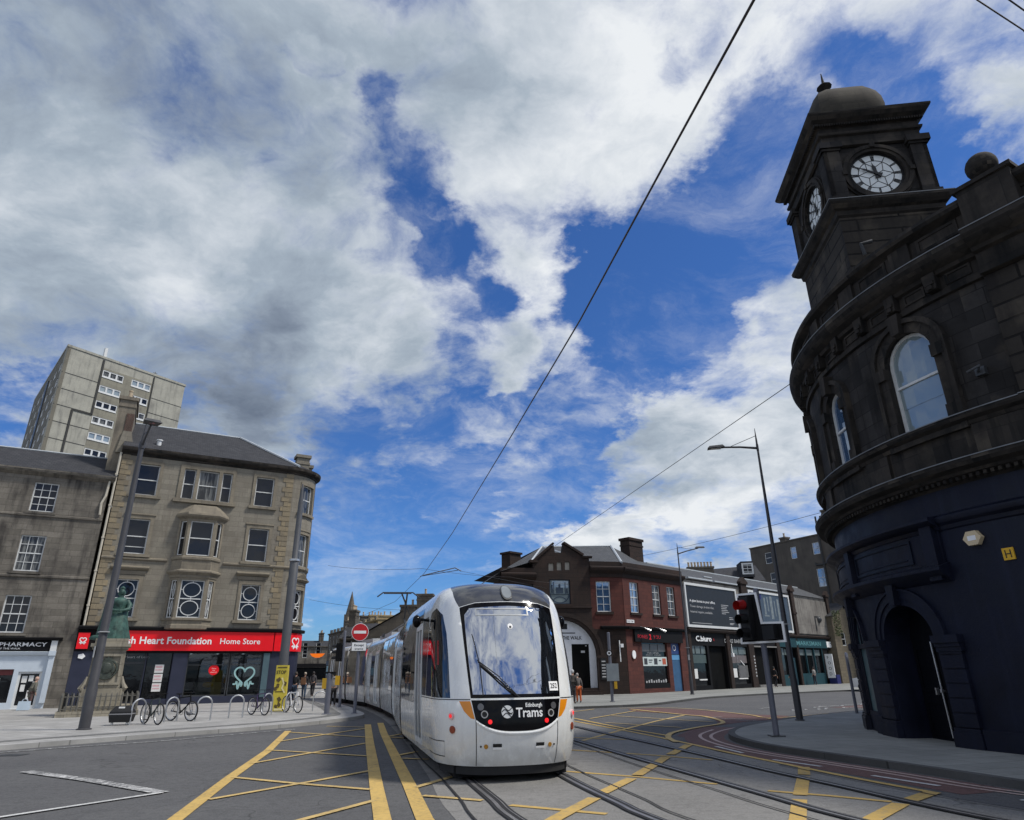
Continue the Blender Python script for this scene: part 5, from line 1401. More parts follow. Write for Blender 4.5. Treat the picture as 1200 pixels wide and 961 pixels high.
mb = MB(); mb.sweep(flat, CORR, -.05, 8.35, 4); mb.sweep(lm, CORR, -2.6, .05, 4); mb.sweep(lm, [(w, z - .6) for w, z in CORR], -9.6, -6.9, 4); mb.build('cornice', red_dark, rb)
LW = [O(-2.15, -1.02, 5.75, 8.0), O(-5.85, -4.22, 6.3, 8.08), O(-9.9, -8.7, 5.2, 7.2)]
LS = [O(-5.88, -5.46, 8.72, 9.3), O(-5.22, -4.84, 8.76, 9.38), O(-4.58, -4.18, 8.8, 9.42)]
archo = arch(-7.55, -2.35, .45, 2.6, 5.15, 18)
mb = MB(); mb.fpoly(lm, rect(-2.6, 0, 4.5, 8.5), -.35, -.02, [LW[0]]); mb.build('left_wall', brick_red, rb)
mb = MB()
gab = [(-7.1, 4.5), (-2.62, 4.5), (-2.62, 9.78), (-3.13, 9.85), (-4.63, 10.75), (-4.75, 10.1), (-5.34, 10.1), (-5.41, 10.7), (-6.88, 9.5), (-7.1, 9.4)]
mb.fpoly(lm, [(-8.2, 0), (-1.7, 0)] + [(-1.7, 4.5)] + gab[1:] + [(-7.1, 4.5), (-8.2, 4.5)], -.45, .04, [archo, LW[1]] + LS)
mb.build('entrance_gable', red_dark, rb)
mb = MB(); mb.fpoly(lm, rect(-1.7, 0, 0, 4.5), -.3, -.04); mb.fpoly(lm, [(-11.4, 0), (-8.2, 0), (-8.2, 7.9), (-9.6, 7.9), (-11.4, 7.3)], -.3, 0, LW[2:]); mb.build('left_ground_front', red_dark, rb)
for w in LW[2:]: sash(rb, lm, w, -.15, 'grid', glass, .07, cols=2)
sash(rb, lm, LW[0], -.16, 'grid', glass_blue, .07, .035, rows=(2, 2), cols=2)
mb = MB(); mb.fbox(lm, -2.3, -.87, 5.55, 5.74, 0, .1); mb.fbox(lm, -6.0, -4.05, 6.1, 6.29, .04, .14); mb.build('window_sill', red_dark, rb)
mb = MB(); mb.fbox(lm, -6.05, -4.05, 6.28, 8.1, -.18, -.14); ew = mb.build('emblem_window', glass_pale, rb)
mb = MB(); cc = (-5.03, 7.1)
for p in ((-5.82, -5.76, 6.3, 8.08), (-4.3, -4.24, 6.3, 8.08), (-5.82, -4.24, 6.3, 6.36), (-5.82, -4.24, 8.02, 8.08), (-5.8, -4.26, 7.0, 7.04)): mb.fbox(lm, *p, -.14, -.08)
ribbon(mb, lm, [(cc[0] + .72 * math.cos(math.pi + t), 7.0 + .62 * math.sin(math.pi + t)) for t in (math.pi * k / 14 for k in range(15))], .07, 0, -.12)
ribbon(mb, lm, [(cc[0] + .5 * math.cos(t), 6.5 + .32 * math.sin(t)) for t in (math.pi * k / 10 for k in range(11))], .06, 0, -.12)
for x in (-5.5, -4.6): mb.fbox(lm, x, x + .05, 7.04, 7.9, -.14, -.1)
for p in ((-5.3, -4.75, 7.1, 7.5), (-5.1, -4.95, 7.5, 7.75), (-5.68, -5.56, 7.1, 7.7), (-4.5, -4.4, 7.1, 7.45)): mb.fbox(lm, *p, -.14, -.12)
mb.build('leading', plain('dark_leading', (.03, .05, .08), .5, .2), ew)
mb = MB()
for w in LS: mb.fpoly(lm, w, -.2, -.1)
mb.build('gable_pane', plain('pale_gable_panes', (.36, .33, .28), .5, .1), rb)
mb = MB(); mb.sweep(lm, [(.04, 9.7), (.2, 9.74), (.24, 9.86), (.0, 9.92)], -3.2, -2.4, 4)
for a, b in (((-7.0, 9.38), (-5.38, 10.76)), ((-4.66, 10.82), (-3.1, 9.9))):
    dx, dz = b[0] - a[0], b[1] - a[1]; L = math.hypot(dx, dz); nx, nz = -dz / L * .16, dx / L * .16
    mb.fpoly(lm, [a, b, (b[0] + nx, b[1] + nz), (a[0] + nx, a[1] + nz)], -.5, .16, back=True)
mb.fbox(lm, -7.35, -6.75, 9.3, 9.5, -.4, .22); mb.sweep(lm, [(.04, 5.95), (.14, 6.0), (.14, 6.08), (.04, 6.1)], -7.1, -2.6, 4)
mb.fpoly(lm, archo, .04, .05) if False else None
c_ = -4.95
for ra, rb_, w1 in ((0, .22, .10), (.22, .5, .16)):
    n = 22
    for i in range(n):
        t0, t1 = math.pi * i / n, math.pi * (i + 1) / n
        mb.fpoly(lm, [(c_ + (2.6 + r2) * math.cos(tt), 2.6 + (2.55 + r2) * math.sin(tt)) for r2, tt in ((ra, t0), (rb_, t0), (rb_, t1), (ra, t1))], .04, w1)
mb.fbox(lm, -2.4, -1.75, 0, 2.5, .04, .14); mb.fbox(lm, -2.45, -1.7, 2.45, 2.65, .04, .2); mb.build('arch_moulding', red_dark, rb)
white_infill = plain('white_infill', (.62, .63, .66), .6, .08)
mb = MB(); mb.fpoly(lm, archo, -.4, -.28, [rect(-4.22, -2.88, .45, 3.46), rect(-6.9, -5.6, .45, 3.46)]); inf = mb.build('arch_infill', white_infill, rb)
mb = MB(); mb.fbox(lm, -4.22, -2.88, .45, 3.46, -.4, -.33); mb.fbox(lm, -6.9, -5.6, .45, 3.46, -.4, -.33); mb.build('black_door', door_black, rb)
mb = MB(); mb.fbox(lm, -3.5, -3.2, 2.85, 3.0, -.33, -.32); mb.fbox(lm, -3.15, -3.05, 3.3, 3.38, -.33, -.31); mb.build('door_number', grey_letter, rb)
text('lettering', 'FOOT OF THE WALK', inf, lm, -6.3, 3.78, .24, black_letter, -.27, width=2.9, bold=.02)
mb = MB(); mb.fbox(lm, -5.8, -3.9, 4.2, 4.27, -.28, -.27); mb.fbox(lm, -5.4, -4.5, 4.5, 4.9, -.28, -.272); mb.build('sign_rule', black_letter, inf)
mb = MB(); mb.fbox(lm, -7.5, -2.4, .0, .45, -.5, .1); mb.fbox(lm, -7.3, -2.3, 0, .28, .1, .45); mb.fbox(lm, -7.3, -2.3, 0, .14, .45, .8); mb.build('entrance_step', red_dark, rb)
mb = MB(); mb.fbox(lm, -2.2, -1.75, 1.0, 2.6, .15, .19); sbd = mb.build('menu_board', board_black, rb)
mb = MB()
for z in (1.15, 1.35, 1.55, 1.75, 1.95, 2.2): mb.fbox(lm, -2.12, -1.83, z, z + .08, .19, .195)
mb.build('menu_print', grey_letter, sbd)
# body and roof
mb = MB(); b1 = lm(-11.4, 0, -.36)[:2]; b2 = lm(0, 0, -.4)[:2]
mb.prism([b1, lm(-.2, 0, -.46)[:2], (.5, .45), (8.25, .45), (8.25, 14), (-3, 13)], 0, 7.3); mb.build('rear_walls', brick_red, rb)
ap = lm(-4.5, 10.95, -4.0); ap2 = lm(-1.4, 10.95, -4.4)
mb = MB(); q1 = lm(-7.2, 9.4, -.2); q2 = lm(-2.6, 9.5, -.2); q3 = lm(0, 9.45, .1); q4 = (8.5, .1, 9.45); q5 = (8.5, 8, 9.9); q6 = (3.0, 5.5, 11.9); a0 = lm(-4.8, 11.6, -6)
fl = lm(-17, 7.9, .2); fl2 = lm(-8.2, 8.8, .0); 
mb.add([q1, q2, q3, (4.3, 4.2, 11.75), a0], [(0, 1, 4), (1, 2, 3, 4)])
mb.add([q3, q4, (8.5, 4.2, 10.9), (4.3, 4.2, 11.75)], [(0, 1, 2, 3)])
mb.add([(4.3, 4.2, 11.75), (8.5, 4.2, 10.9), (8.5, 13, 9), (-4, 13, 9), a0], [(0, 1, 2, 3, 4)])
mb.add([lm(-11.5, 7.3, .3), lm(-9.6, 8.6, .3), q1, a0, lm(-11.5, 7.6, -9)], [(0, 1, 2, 3, 4)])
rf2 = mb.build('roof', roof_grey, rb)
mb = MB(); mb.tube([a0, tuple(q2)], .1, 6); mb.tube([(4.3, 4.2, 11.8), q3], .11, 6); mb.tube([a0, (4.3, 4.2, 11.8)], .07, 6); mb.tube([q1, a0], .09, 6); mb.build('lead_hip', leadwork, rf2)
chimney(rf2, 6.2, 8.2, 3.6, 4.6, 9.6, 12.5, red_dark, 0)
mb = MB(); c2_ = lm(-8.1, 0, -3.2); mb.box(c2_[0] - .6, c2_[0] + .6, c2_[1] - .5, c2_[1] + .5, 8.0, 10.45); mb.box(c2_[0] - .7, c2_[0] + .7, c2_[1] - .6, c2_[1] + .6, 10.4, 10.55); mb.build('chimney', red_dark, rf2)
# phone shop front
mb = MB(); mb.fbox(flat, .9, 7.4, 3.62, 4.5, 0, .16); mb.sweep(flat, [(0, 4.5), (.3, 4.54), (.36, 4.68), (0, 4.74)], 0, 8.2, 4); mb.sweep(lm, [(0, 4.5), (.3, 4.54), (.36, 4.68), (0, 4.74)], -2.0, 0.1, 4)
mb.fbox(flat, 1.3, 1.9, 0, 3.6, -.3, -.05); mb.fbox(flat, 1.9, 5.3, 0, .65, -.25, -.05); sf = mb.build('phone_shop_front', black, rb)
text('lettering', 'FONES', sf, flat, 1.25, 3.88, .26, red_letter, .165, width=1.25, bold=.0); text('lettering', '2', sf, flat, 2.72, 3.82, .38, plain('bright_red', (.75, .01, .02), .4, .03), .165, bold=.03); text('lettering', 'YOU', sf, flat, 3.25, 3.88, .26, red_letter, .165, width=1.0)
mb = MB(); mb.fbox(flat, 1.9, 5.3, .65, 3.6, -.25, -.2); o = mb.build('shop_window', glass_shop, rb)
mb = MB()
for a in (2.12, 3.18, 4.24): mb.fpoly(flat, rect(a, a + .98, 2.95, 3.5), -.2, -.17)
mb.build('upper_light', plain('grey_panes', (.13, .135, .135), .4, .15), o)
mb = MB(); mb.fbox(flat, 2.05, 5.25, 1.9, 2.55, -.2, -.12); ps = mb.build('window_sign', plain('pale_sign', (.55, .62, .60), .5, .04), o)
mb = MB(); mb.fbox(flat, 2.2, 2.62, 2.0, 2.45, -.12, -.115); mb.fbox(flat, 3.5, 3.95, 2.0, 2.45, -.12, -.115); mb.fbox(flat, 2.8, 3.3, 2.28, 2.36, -.12, -.115); mb.fbox(flat, 2.8, 3.2, 2.14, 2.2, -.12, -.115); mb.fbox(flat, 4.15, 4.45, 2.25, 2.33, -.12, -.115); mb.build('sign_print', dark_metal, ps)
mb = MB(); mb.fbox(flat, 4.62, 5.1, 2.0, 2.45, -.12, -.115); mb.build('red_print', plain('orange_print', (.45, .10, .05), .5, .1), ps)
text('lettering', 'MOBILE REPAIRS', o, flat, 2.8, 2.8, .09, grey_letter, -.19, width=1.5); text('lettering', 'UNLOCKING - ACCESSORIES', o, flat, 2.6, 2.66, .07, grey_letter, -.19, width=2.0)
mb = MB()
for a in range(9): mb.fbox(flat, 2.3 + a * .32, 2.45 + a * .32, .7, .84 + .05 * (a % 3), -.2, -.14)
mb.build('window_stock', grey_letter, o)
mb = MB(); mb.fbox(flat, 5.85, 7.15, .02, 2.75, -.2, -.14); bd = mb.build('blue_door', blue_door, rb)
mb = MB(); mb.fbox(flat, 5.85, 7.15, 2.78, 3.6, -.2, -.14); bp = mb.build('blue_sign', plain('royal_blue', (.02, .05, .17), .5, .1), rb)
mb = MB(); mb.torus(flat(6.45, 3.25, -.13), (0, 1, 0), .2, .03, 20, 4); mb.build('sign_ring', white_letter, bp)
mb = MB(); mb.fbox(flat, 5.95, 7.05, 2.35, 2.7, -.14, -.12); mb.build('letter_panel', plain('sky_blue', (.10, .28, .50), .5, .1), bd)
for u in (1.9, 3.9):
    mb = MB(); mb.tube([flat(u - .3, 4.72, .2), flat(u, 4.62, .6)], .02, 5); mb.tube([flat(u - .1, 4.62, .45), flat(u + .25, 4.4, .75)], [.05, .1], 8); mb.build('floodlight', galv, rb)
mb = MB(); mb.fbox(flat, .18, 1.1, 4.98, 5.2, 0, .04); sn = mb.build('street_nameplate', white_letter, rb)
text('lettering', 'DUKE STREET', sn, flat, .24, 5.03, .12, black_letter, .045, width=.8)
mb = MB(); mb.fpoly(flat, [(.75 + .22 * math.cos(t), 2.7 + .3 * math.sin(t)) for t in (2 * math.pi * k / 14 for k in range(14))], .02, .08); mb.build('wall_plaque', white_letter, rb); mb = MB(); mb.tube([lm(-.6, 3.7, .1), lm(-.6, 2.2, .1)], .04, 5); mb.build('wall_conduit', white_letter, rb)
mb = MB(); mb.fbox(lm, -.55, -.35, 3.2, 3.45, 0, .25); mb.build('wall_lamp', white_letter, rb)

# ================================================================== shop row with hoardings
sr = thing('hoarding_shop_row', 'long low shop row with big advertising hoardings above dark shopfronts and a grey slate roof', 'building', (*C0, .1), AZR)
mb = MB()
so = [rect(8.75, 11.3, .35, 3.5), rect(11.6, 14.4, .02, 3.5), rect(15.3, 18.3, .35, 3.5), rect(19.6, 23.9, .02, 3.5), rect(24.9, 26.6, .3, 3.5), rect(27.2, 28.5, .02, 3.5), rect(29.0, 34.6, .4, 3.5), rect(36.2, 38.4, .02, 3.4)]
mb.fpoly(flat, rect(8.4, 39.2, 0, 4.9), -.4, -.02, so); mb.build('ground_wall', black, sr)
mb = MB(); mb.fpoly(flat, rect(8.4, 39.0, 4.85, 8.9), -.4, -.05); mb.build('hoarding_wall', grey_board, sr)
mb = MB()
for a, b in ((18.2, 19.5), (28.75, 29.6), (37.8, 38.6)):
    mb.fbox(flat, a + .1, b - .1, 4.7, 9.2, -.1, .2); mb.fbox(flat, a - .05, b + .05, 9.2, 9.4, -.1, .3); mb.fpoly(flat, [(a - .05, 9.4), (b + .05, 9.4), ((a + b) / 2, 9.85)], -.1, .3, back=True)
    mb.fbox(flat, a + .0, b - .0, 6.9, 7.1, -.1, .26)
for a, b in ((8.35, 8.75), (14.55, 15.1), (18.45, 19.4), (24.1, 24.8), (26.7, 27.1), (28.55, 28.95), (38.5, 39.2)): mb.fbox(flat, a, b, 0, 4.7, -.1, .12)
mb.build('party_pier', red_dark, sr)
mb = MB(); mb.sweep(flat, [(0, 4.55), (.25, 4.6), (.32, 4.75), (.0, 4.85)], 8.4, 39.2, 8); mb.build('shop_cornice', red_dark, sr)
def board(u0, u1, z0, z1, mat, name, t=.2):
    mb = MB(); mb.fpoly(flat, rect(u0, u1, z0, z1), 0, .14, [rect(u0 + t, u1 - t, z0 + t, z1 - t)]); fr = mb.build('hoarding_frame', white_metal, sr)
    mb = MB(); mb.fbox(flat, u0 + t, u1 - t, z0 + t, z1 - t, 0, .06); return mb.build(name, mat, fr)
b1 = board(8.5, 17.3, 4.95, 8.62, board_black, 'poster')
text('poster_text', 'A plant bursts in your office.', b1, flat, 9.2, 7.05, .20, white_letter, .07, width=4.2, bold=.012)
text('poster_text', 'Tower damage, broken tiles,', b1, flat, 9.2, 6.6, .19, grey_letter, .07, width=3.9, bold=.008)
text('poster_text', 'Internal repairs, available.', b1, flat, 9.2, 6.15, .19, grey_letter, .07, width=3.6, bold=.008)
mb = MB()
for z, a in ((7.0, 1.3), (6.85, 1.0), (6.7, .9), (6.55, 1.1), (6.4, 1.3), (6.25, .7), (5.95, .6), (5.8, .7), (5.45, .8), (5.35, .6)):
    mb.fbox(flat, 14.4 + (1.2 if z < 6.1 else 0), 14.4 + (1.2 if z < 6.1 else 0) + a, z, z + .05, .06, .065)
mb.fbox(flat, 9.3, 12.5, 5.3, 5.34, .06, .065); mb.build('small_print', grey_letter, b1)
b2 = board(19.7, 28.4, 5.0, 8.75, plain('blue_grey_poster', (.05, .065, .085), .3, .3, scale=.6), 'poster')
mb = MB()
for i, (a, b, c, d) in enumerate(((22.8, 23.1, 6.6, 8.2), (23.5, 23.7, 6.9, 8.3), (24.1, 24.6, 6.2, 8.4), (25.0, 25.15, 6.5, 8.0), (25.6, 26.0, 5.9, 8.2), (22.6, 23.6, 6.4, 6.55), (26.3, 26.5, 6.8, 8.4))): mb.fbox(flat, a, b, c, d, .06, .065 + i * .001)
mb.build('poster_print', plain('poster_marks', (.18, .21, .22), .5, .3), b2)
mb = MB(); mb.fbox(flat, 20.0, 22.4, 8.0, 8.5, .06, .066); mb.build('poster_band', plain('royal_band', (.02, .025, .12), .5, .1), b2)
mb = MB(); mb.fbox(flat, 29.7, 37.7, 5.0, 8.6, 0, .08); gp = mb.build('blank_hoarding', grey_board, sr)
mb = MB(); mb.torus(flat(35.2, 6.6, .12), (0, 1, 0), .3, .1, 14, 6); mb.ball(flat(35.2, 6.6, .1), .32, 12, 8); mb.tube([flat(34.2, 5.4, .12), flat(34.2, 6.9, .12), flat(35.0, 6.9, .12)], .05, 5); mb.build('vent_fan', dark_metal, gp)
mb = MB(); 
mb.add([(8.3, -.1, 8.95), (39, -.1, 8.95), (39, 3.4, 10.6), (8.3, 3.4, 10.6), (39, 8, 8.5), (8.3, 8, 8.5)], [(0, 1, 2, 3), (3, 2, 4, 5)]); rf3 = mb.build('roof', roof_grey, sr)
mb = MB()
for a, b, y, z in ((9.5, 13.5, .1, 9.1), (13.8, 17.9, .05, 9.08), (19.6, 26.5, .05, 9.06)): mb.box(a, b, y - .12, y + .18, z - .05, z + .07)
mb.box(14.2, 15.6, 1.2, 1.6, 9.62, 9.72); mb.box(8.3, 39, 3.32, 3.5, 10.58, 10.68); mb.build('lead_flashing', leadwork, rf3)
for a, b, nm in ((8.75, 11.3, 0), (15.3, 18.3, 1), (24.9, 26.6, 2), (29.0, 34.6, 3)):
    mb = MB(); mb.fbox(flat, a, b, .35, 3.5, -.25, -.2); o = mb.build('shop_window', glass_shop, sr)
    mb = MB(); n = 3 if nm != 1 else 2
    for i in range(n):
        d = (b - a) / n; mb.fpoly(flat, rect(a + d * i + .08, a + d * (i + 1) - .08, 2.85, 3.42), -.2, -.16)
    mb.build('upper_light', plain('dull_panes' + str(nm), (.12, .15, .15), .35, .2), o)
    if nm < 2:
        mb = MB(); mb.fpoly(flat, rect(a + .1, b - .1, 2.1, 2.75), -.2, -.15); mb.build('blind', plain('blind' + str(nm), (.06, .09, .09) if nm == 0 else (.14, .12, .12), .6, .1), o)
        mb = MB(); mb.fbox(flat, a + .15, a + .9, .9, 1.65, -.2, -.15); mb.fbox(flat, a + 1.1, b - .3, .75, .85, -.2, -.12); mb.build('notice', paper, o)
mb = MB()
mb.fbox(flat, 16.6, 18.2, .9, 1.9, -.18, -.14); mb.build('window_film', plain('grey_film', (.12, .12, .12), .6, .2), sr)
text('lettering', 'C.biuro', sr, flat, 9.6, 3.85, .42, white_letter, .05, width=2.5, bold=.03)
text('lettering', 'X', sr, flat, 12.35, 3.9, .22, red_letter, .05)
text('lettering', 'DUKE BARBERS', sr, flat, 14.3, 3.8, .32, grey_letter, .05, width=4.0)
mb = MB(); mb.tube([flat(15.3, 3.7, .1), flat(13.7, 2.9, 1.0)], .02, 5); mb.box(13.6, 13.8, -1.1, -.9, 2.6, 2.9); mb.build('bracket_lamp', white_letter, sr)
mb = MB(); mb.tube([flat(17.0, 2.3, -.12), flat(17.6, 1.9, -.12)], .04, 5); mb.build('neon_tube', white_letter, sr)
for a in (15.2, 16.4): 
    mb = MB()
    for k in range(16): mb.fbox(flat, a - .02, a + .03, 1.0 + k * .12, 1.05 + k * .12, -.1, -.08)
    mb.build('chain_decoration', grey_letter, sr)
mb = MB()
for a, b in ((11.6, 14.4), (19.6, 23.9), (27.2, 28.5), (36.2, 38.4)): mb.fbox(flat, a, b, .02, 3.5, -.4, -.32)
mb.build('dark_doorway', door_black, sr)
mb = MB(); mb.fbox(flat, 19.6, 23.9, 0, .2, -.3, .15); mb.fbox(flat, 19.5, 24.1, 3.5, 3.62, -.1, .1); mb.build('door_sill', concrete, sr)
mb = MB()
for k, ch_ in enumerate('GYMBARX'): mb.fbox(flat, 19.12, 19.3, 2.6 - k * .28, 2.75 - k * .28, .12, .125)
mb.build('pier_lettering', grey_letter, sr)
mb = MB()
mb.fbox(flat, 24.7, 36.1, 3.6, 4.5, -.05, .12); mb.fbox(flat, 24.8, 26.7, 0, 1.0, -.1, .02); mb.fbox(flat, 28.9, 34.8, 0, 1.1, -.1, .02)
for a in (24.85, 26.6, 28.9, 30.6, 32.6, 34.65): mb.fbox(flat, a, a + .14, 1, 3.6, -.1, .04)
tf = mb.build('teal_pub_front', teal, sr)
text('lettering', 'MARKSMAN', tf, flat, 28.6, 3.82, .42, teal_letter, .13, width=5.9, bold=.01)
mb = MB(); mb.fbox(flat, 27.25, 28.4, .02, 2.6, -.28, -.2); mb.build('pub_door', plain('dark_teal_door', (.015, .045, .06), .5, .1), sr)
mb = MB(); mb.fbox(flat, 36.0, 39.1, 3.7, 4.3, 0, .16); wsn = mb.build('white_shop_sign', white_letter, sr)
mb = MB(); mb.fbox(flat, 36.9, 38.3, 4.1, 4.2, .16, .165); mb.fbox(flat, 37.2, 38.0, 3.85, 4.0, .16, .165); mb.build('sign_mark', black_letter, wsn)
mb = MB(); mb.fbox(flat, 35.0, 35.12, .6, 3.0, .12, .9); vs_ = mb.build('projecting_sign', white_letter, sr)
def prj(u, z, w): return (34.99 - w, -(.2 + u), z)
for k, ch_ in enumerate('FOOD'): text('lettering', ch_, vs_, lambda u, z, w: (34.985, -.3 - u, z) , .05, 2.5 - k * .55, .3, dark_metal, 0)
mb = MB(); mb.fbox(flat, 35.05, 36.0, 0, .9, .2, 1.0); mb.build('blue_bin_box', plain('deep_blue', (.015, .02, .11), .5, .1), sr)
mb = MB(); mb.prism([(8.35, .42), (39, .42), (39, 8), (8.35, 8)], 0, 8.9); mb.build('rear_walls', grey_board, sr)

# dark rendered tenement behind, with small gable windows
dt = thing('rendered_tenement', 'tall dull brown rendered tenement standing behind the shop row', 'building', (34.64, 97.78, 0), R(-62.6))
DW_ = [O(2.55, 3.75, 15.5, 17.05), O(7.08, 8.08, 15.55, 17.15), O(10.68, 11.8, 15.6, 17.15), O(10.68, 11.98, 11.45, 13.78), O(3.0, 4.6, 12.4, 14.2)]
mb = MB(); mb.fpoly(flat, [(0, 0), (12.1, 0), (12.1, 18.0), (0, 18.0)], -.35, 0, DW_); mb.fpoly(flat, [(12.1, 0), (22, 0), (22, 20.4), (12.6, 20.4), (12.1, 18.0)], -.35, .0); mb.build('gable_wall', render_dark, dt)
for i, w in enumerate(DW_): sash(dt, flat, w, -.14, 'two', (glass, glass_blue, glass_blue, glass_blue, glass)[i], .09)
mb = MB(); mb.box(-.1, 22, -.1, 12, 17.98, 18.15); mb.box(0, 22, .4, 12, 0, 17.9); mb.build('rear_walls', render_dark, dt)
mb = MB(); mb.tube([flat(12.1, 2, .15), flat(12.15, 14.2, .15), flat(12.1, 20.4, .15)], .12, 6); mb.tube([flat(10.9, 14.5, .15), flat(11.0, 14.2, .15), flat(12.1, 14.2, .15), flat(13.6, 14.5, .15)], .12, 6); mb.build('soil_pipe', dark_pipe, dt)
chimney(dt, 5.2, 6.1, .5, 1.4, 17.9, 18.6, render_dark, 1)
chimney(dt, 12.6, 14.4, .5, 1.6, 20.0, 21.0, far_stone, 3)
# small attic building with a white dormer
ab = thing('attic_roof_building', 'low grey building with white framed dormer and chimney pots beyond the shop roofs', 'building', (20.5, 80, 0), R(-8))
mb = MB(); mb.prism([(0, 0), (8.6, 0), (8.6, 9), (0, 9)], 0, 11.2); mb.build('walls', far_stone, ab)
mb = MB(); mb.add([(-.2, -.3, 11.2), (8.8, -.3, 11.2), (8.8, 4.5, 13.6), (1.6, 4.5, 13.2), (8.8, 9, 11.2), (-.2, 9, 11.2)], [(0, 1, 2, 3), (3, 2, 4, 5)]); rfa = mb.build('roof', roof_slate, ab)
chimney(rfa, .2, 3.2, .6, 1.4, 11, 12.9, far_stone, 8)
mb = MB(); mb.box(6.3, 7.7, .1, 3, 11.7, 13.5); mb.build('dormer', roof_slate, rfa)
sash(ab, flat, O(6.35, 7.65, 12.0, 13.3), -.12, 'grid', glass, .18, .05, cols=2)
# ivy-covered old wall at the end of the row
iw = thing('old_stone_house', 'old patched stone house end with ivy, beyond the last shop of the row', 'building', (35.6, 77.8, 0.1), R(40))
mb = MB(); mb.fpoly(flat, [(0, 0), (9, 0), (9, 7.5), (4.5, 8.6), (0, 7.0)], -.4, 0, [O(1.6, 2.6, 3.9, 5.3)]); mb.box(0, 9, .4, 8, 0, 7.0); mb.build('gable_wall', stone_yellow, iw)
sash(iw, flat, O(1.6, 2.6, 3.9, 5.3), -.12, 'two', glass, .08)
mb = MB(); rnd = random.Random(3)
for k in range(500):
    x, z = rnd.uniform(-.2, 1.6), rnd.uniform(4.8, 7.6); r = .1
    mb.add([(x, -.1 - rnd.random() * .25, z), (x + r, -.1 - rnd.random() * .25, z + .05), (x + .04, -.15 - rnd.random() * .2, z + r)], [(0, 1, 2)])
o = mb.build('ivy', plain('ivy_leaf', (.05, .075, .02), .7, .4, scale=3), iw)
mb = MB(); mb.add([(-.2, -.2, 7.0), (4.5, -.2, 8.75), (9.2, -.2, 7.5), (-.2, 8, 7.0), (4.5, 8, 8.75), (9.2, 8, 7.5)], [(0, 1, 4, 3), (1, 2, 5, 4)]); mb.build('roof', roof_slate, iw)

# far tenements down the tram street
def far_block(name, label, loc, rz, L, D, H, roofh, mat, rows, cols, w=1.0, h=1.8, chim=(), gable=False, shop=None, side=False):
    t = thing(name, label, 'building', (*loc, 0.1), rz)
    ho = []
    for r in range(rows):
        for c_i in range(cols):
            u = L * (c_i + .5) / cols; z = 4.2 + r * (H - 4.2) / rows + .7
            ho.append(O(u - w / 2, u + w / 2, z, z + h))
    mb = MB(); mb.fpoly(flat, rect(0, L, 0, H), -.3, 0, ho)
    mb.box(0, L, .3, D, 0, H)
    mb.sweep(flat, [(0, H - .2), (.25, H - .05), (.25, H + .08), (0, H + .1)], 0, L, L)
    mb.build('walls', mat, t)
    for i, q in enumerate(ho): sash(t, flat, q, -.12, 'two', glass, .09)
    mb = MB(); mb.add([(-.1, -.2, H), (L + .1, -.2, H), (L + .1, D / 2, H + roofh), (-.1, D / 2, H + roofh), (L + .1, D, H), (-.1, D, H)], [(0, 1, 2, 3), (3, 2, 4, 5), (1, 4, 2), (0, 3, 5)]); rf = mb.build('roof', roof_slate, t)
    for (a, b) in chim: chimney(rf, a, a + .8, D / 2 - b / 2, D / 2 + b / 2, H + .2, H + roofh + 1.4, mat, 4)
    if shop is not None:
        mb = MB(); mb.fbox(flat, .3, L - .3, 3.0, 3.7, 0, .15); o = mb.build('shop_fascia', shop, t)
        mb = MB(); mb.fbox(flat, .5, L - .5, .5, 2.9, .0, .03); mb.build('shop_window', glass_shop, t)
    return t
sdir_ = math.atan2(-(110 - 52), (38 - 13))     # buildings on the right side of the tram street face it
far_block('street_tenement', 'grey tenement with dark slate roof between the sign pole and the pantograph', (-20.6, 82), R(0), 9.5, 9, 5.4, 2.0, far_stone, 1, 5, 1.0, .9, chim=((.1, 2),))
gb = thing('gabled_house', 'stone gabled house with two broad chimneys rising behind the tram roof', 'building', (0, 74, .1))
gw_ = [O(x, x + 1.0, z, z + 1.6) for x in (-14.6, -12.2, -9.6, -7.0) for z in (.9, 3.5)] + [O(-10.9, -10.1, 5.9, 7.1)]
for q in gw_: sash(gb, flat, q, -.14, 'two', glass, .08)
mb = MB(); mb.fpoly(flat, [(-16.2, 0), (-4, 0), (-4, 5.2), (-8.6, 7.9), (-12.0, 7.7), (-16.2, 5.4)], -.35, 0, gw_)
mb.box(-16.2, -4, .4, 11, 0, 5.3); mb.build('gable_wall', far_stone, gb)
mb = MB()
for p, q in (((-16.5, 5.3), (-12.0, 7.8)), ((-8.6, 8.0), (-3.7, 5.1))):
    mb.add([(p[0], -.1, p[1] + .08), (q[0], -.1, q[1] + .08), (q[0], 11.1, q[1] + .08), (p[0], 11.1, p[1] + .08)], [(0, 1, 2, 3)])
gr_ = mb.build('roof', roof_slate, gb)
chimney(gr_, -12.3, -10.7, .1, 1.6, 6.8, 8.25, far_stone, 2); chimney(gr_, -10.6, -8.9, .3, 1.8, 6.8, 9.4, far_stone, 1)
yb_ = far_block('street_tenement', 'tall tenement with plain yellow gable end beyond the no entry sign', (-25.9, 110), R(-64), 16, 9, 8.5, .2, masonry('yellow_gable_stone', (.46, .36, .2), (.4, .31, .17), (.3, .24, .15), .8, .3, (.2, .16, .1), .2, .2), 3, 5, .9, 1.3, chim=((.5, 4),))
far_block('street_tenement', 'narrow grey tenement with small chimneys, next down the street from the yellow gable', (-33.5, 125.5), R(-64), 14, 9, 8.2, .8, far_stone, 3, 5, .9, 1.3, chim=((.5, 4), (12, 4)), shop=shop_navy)
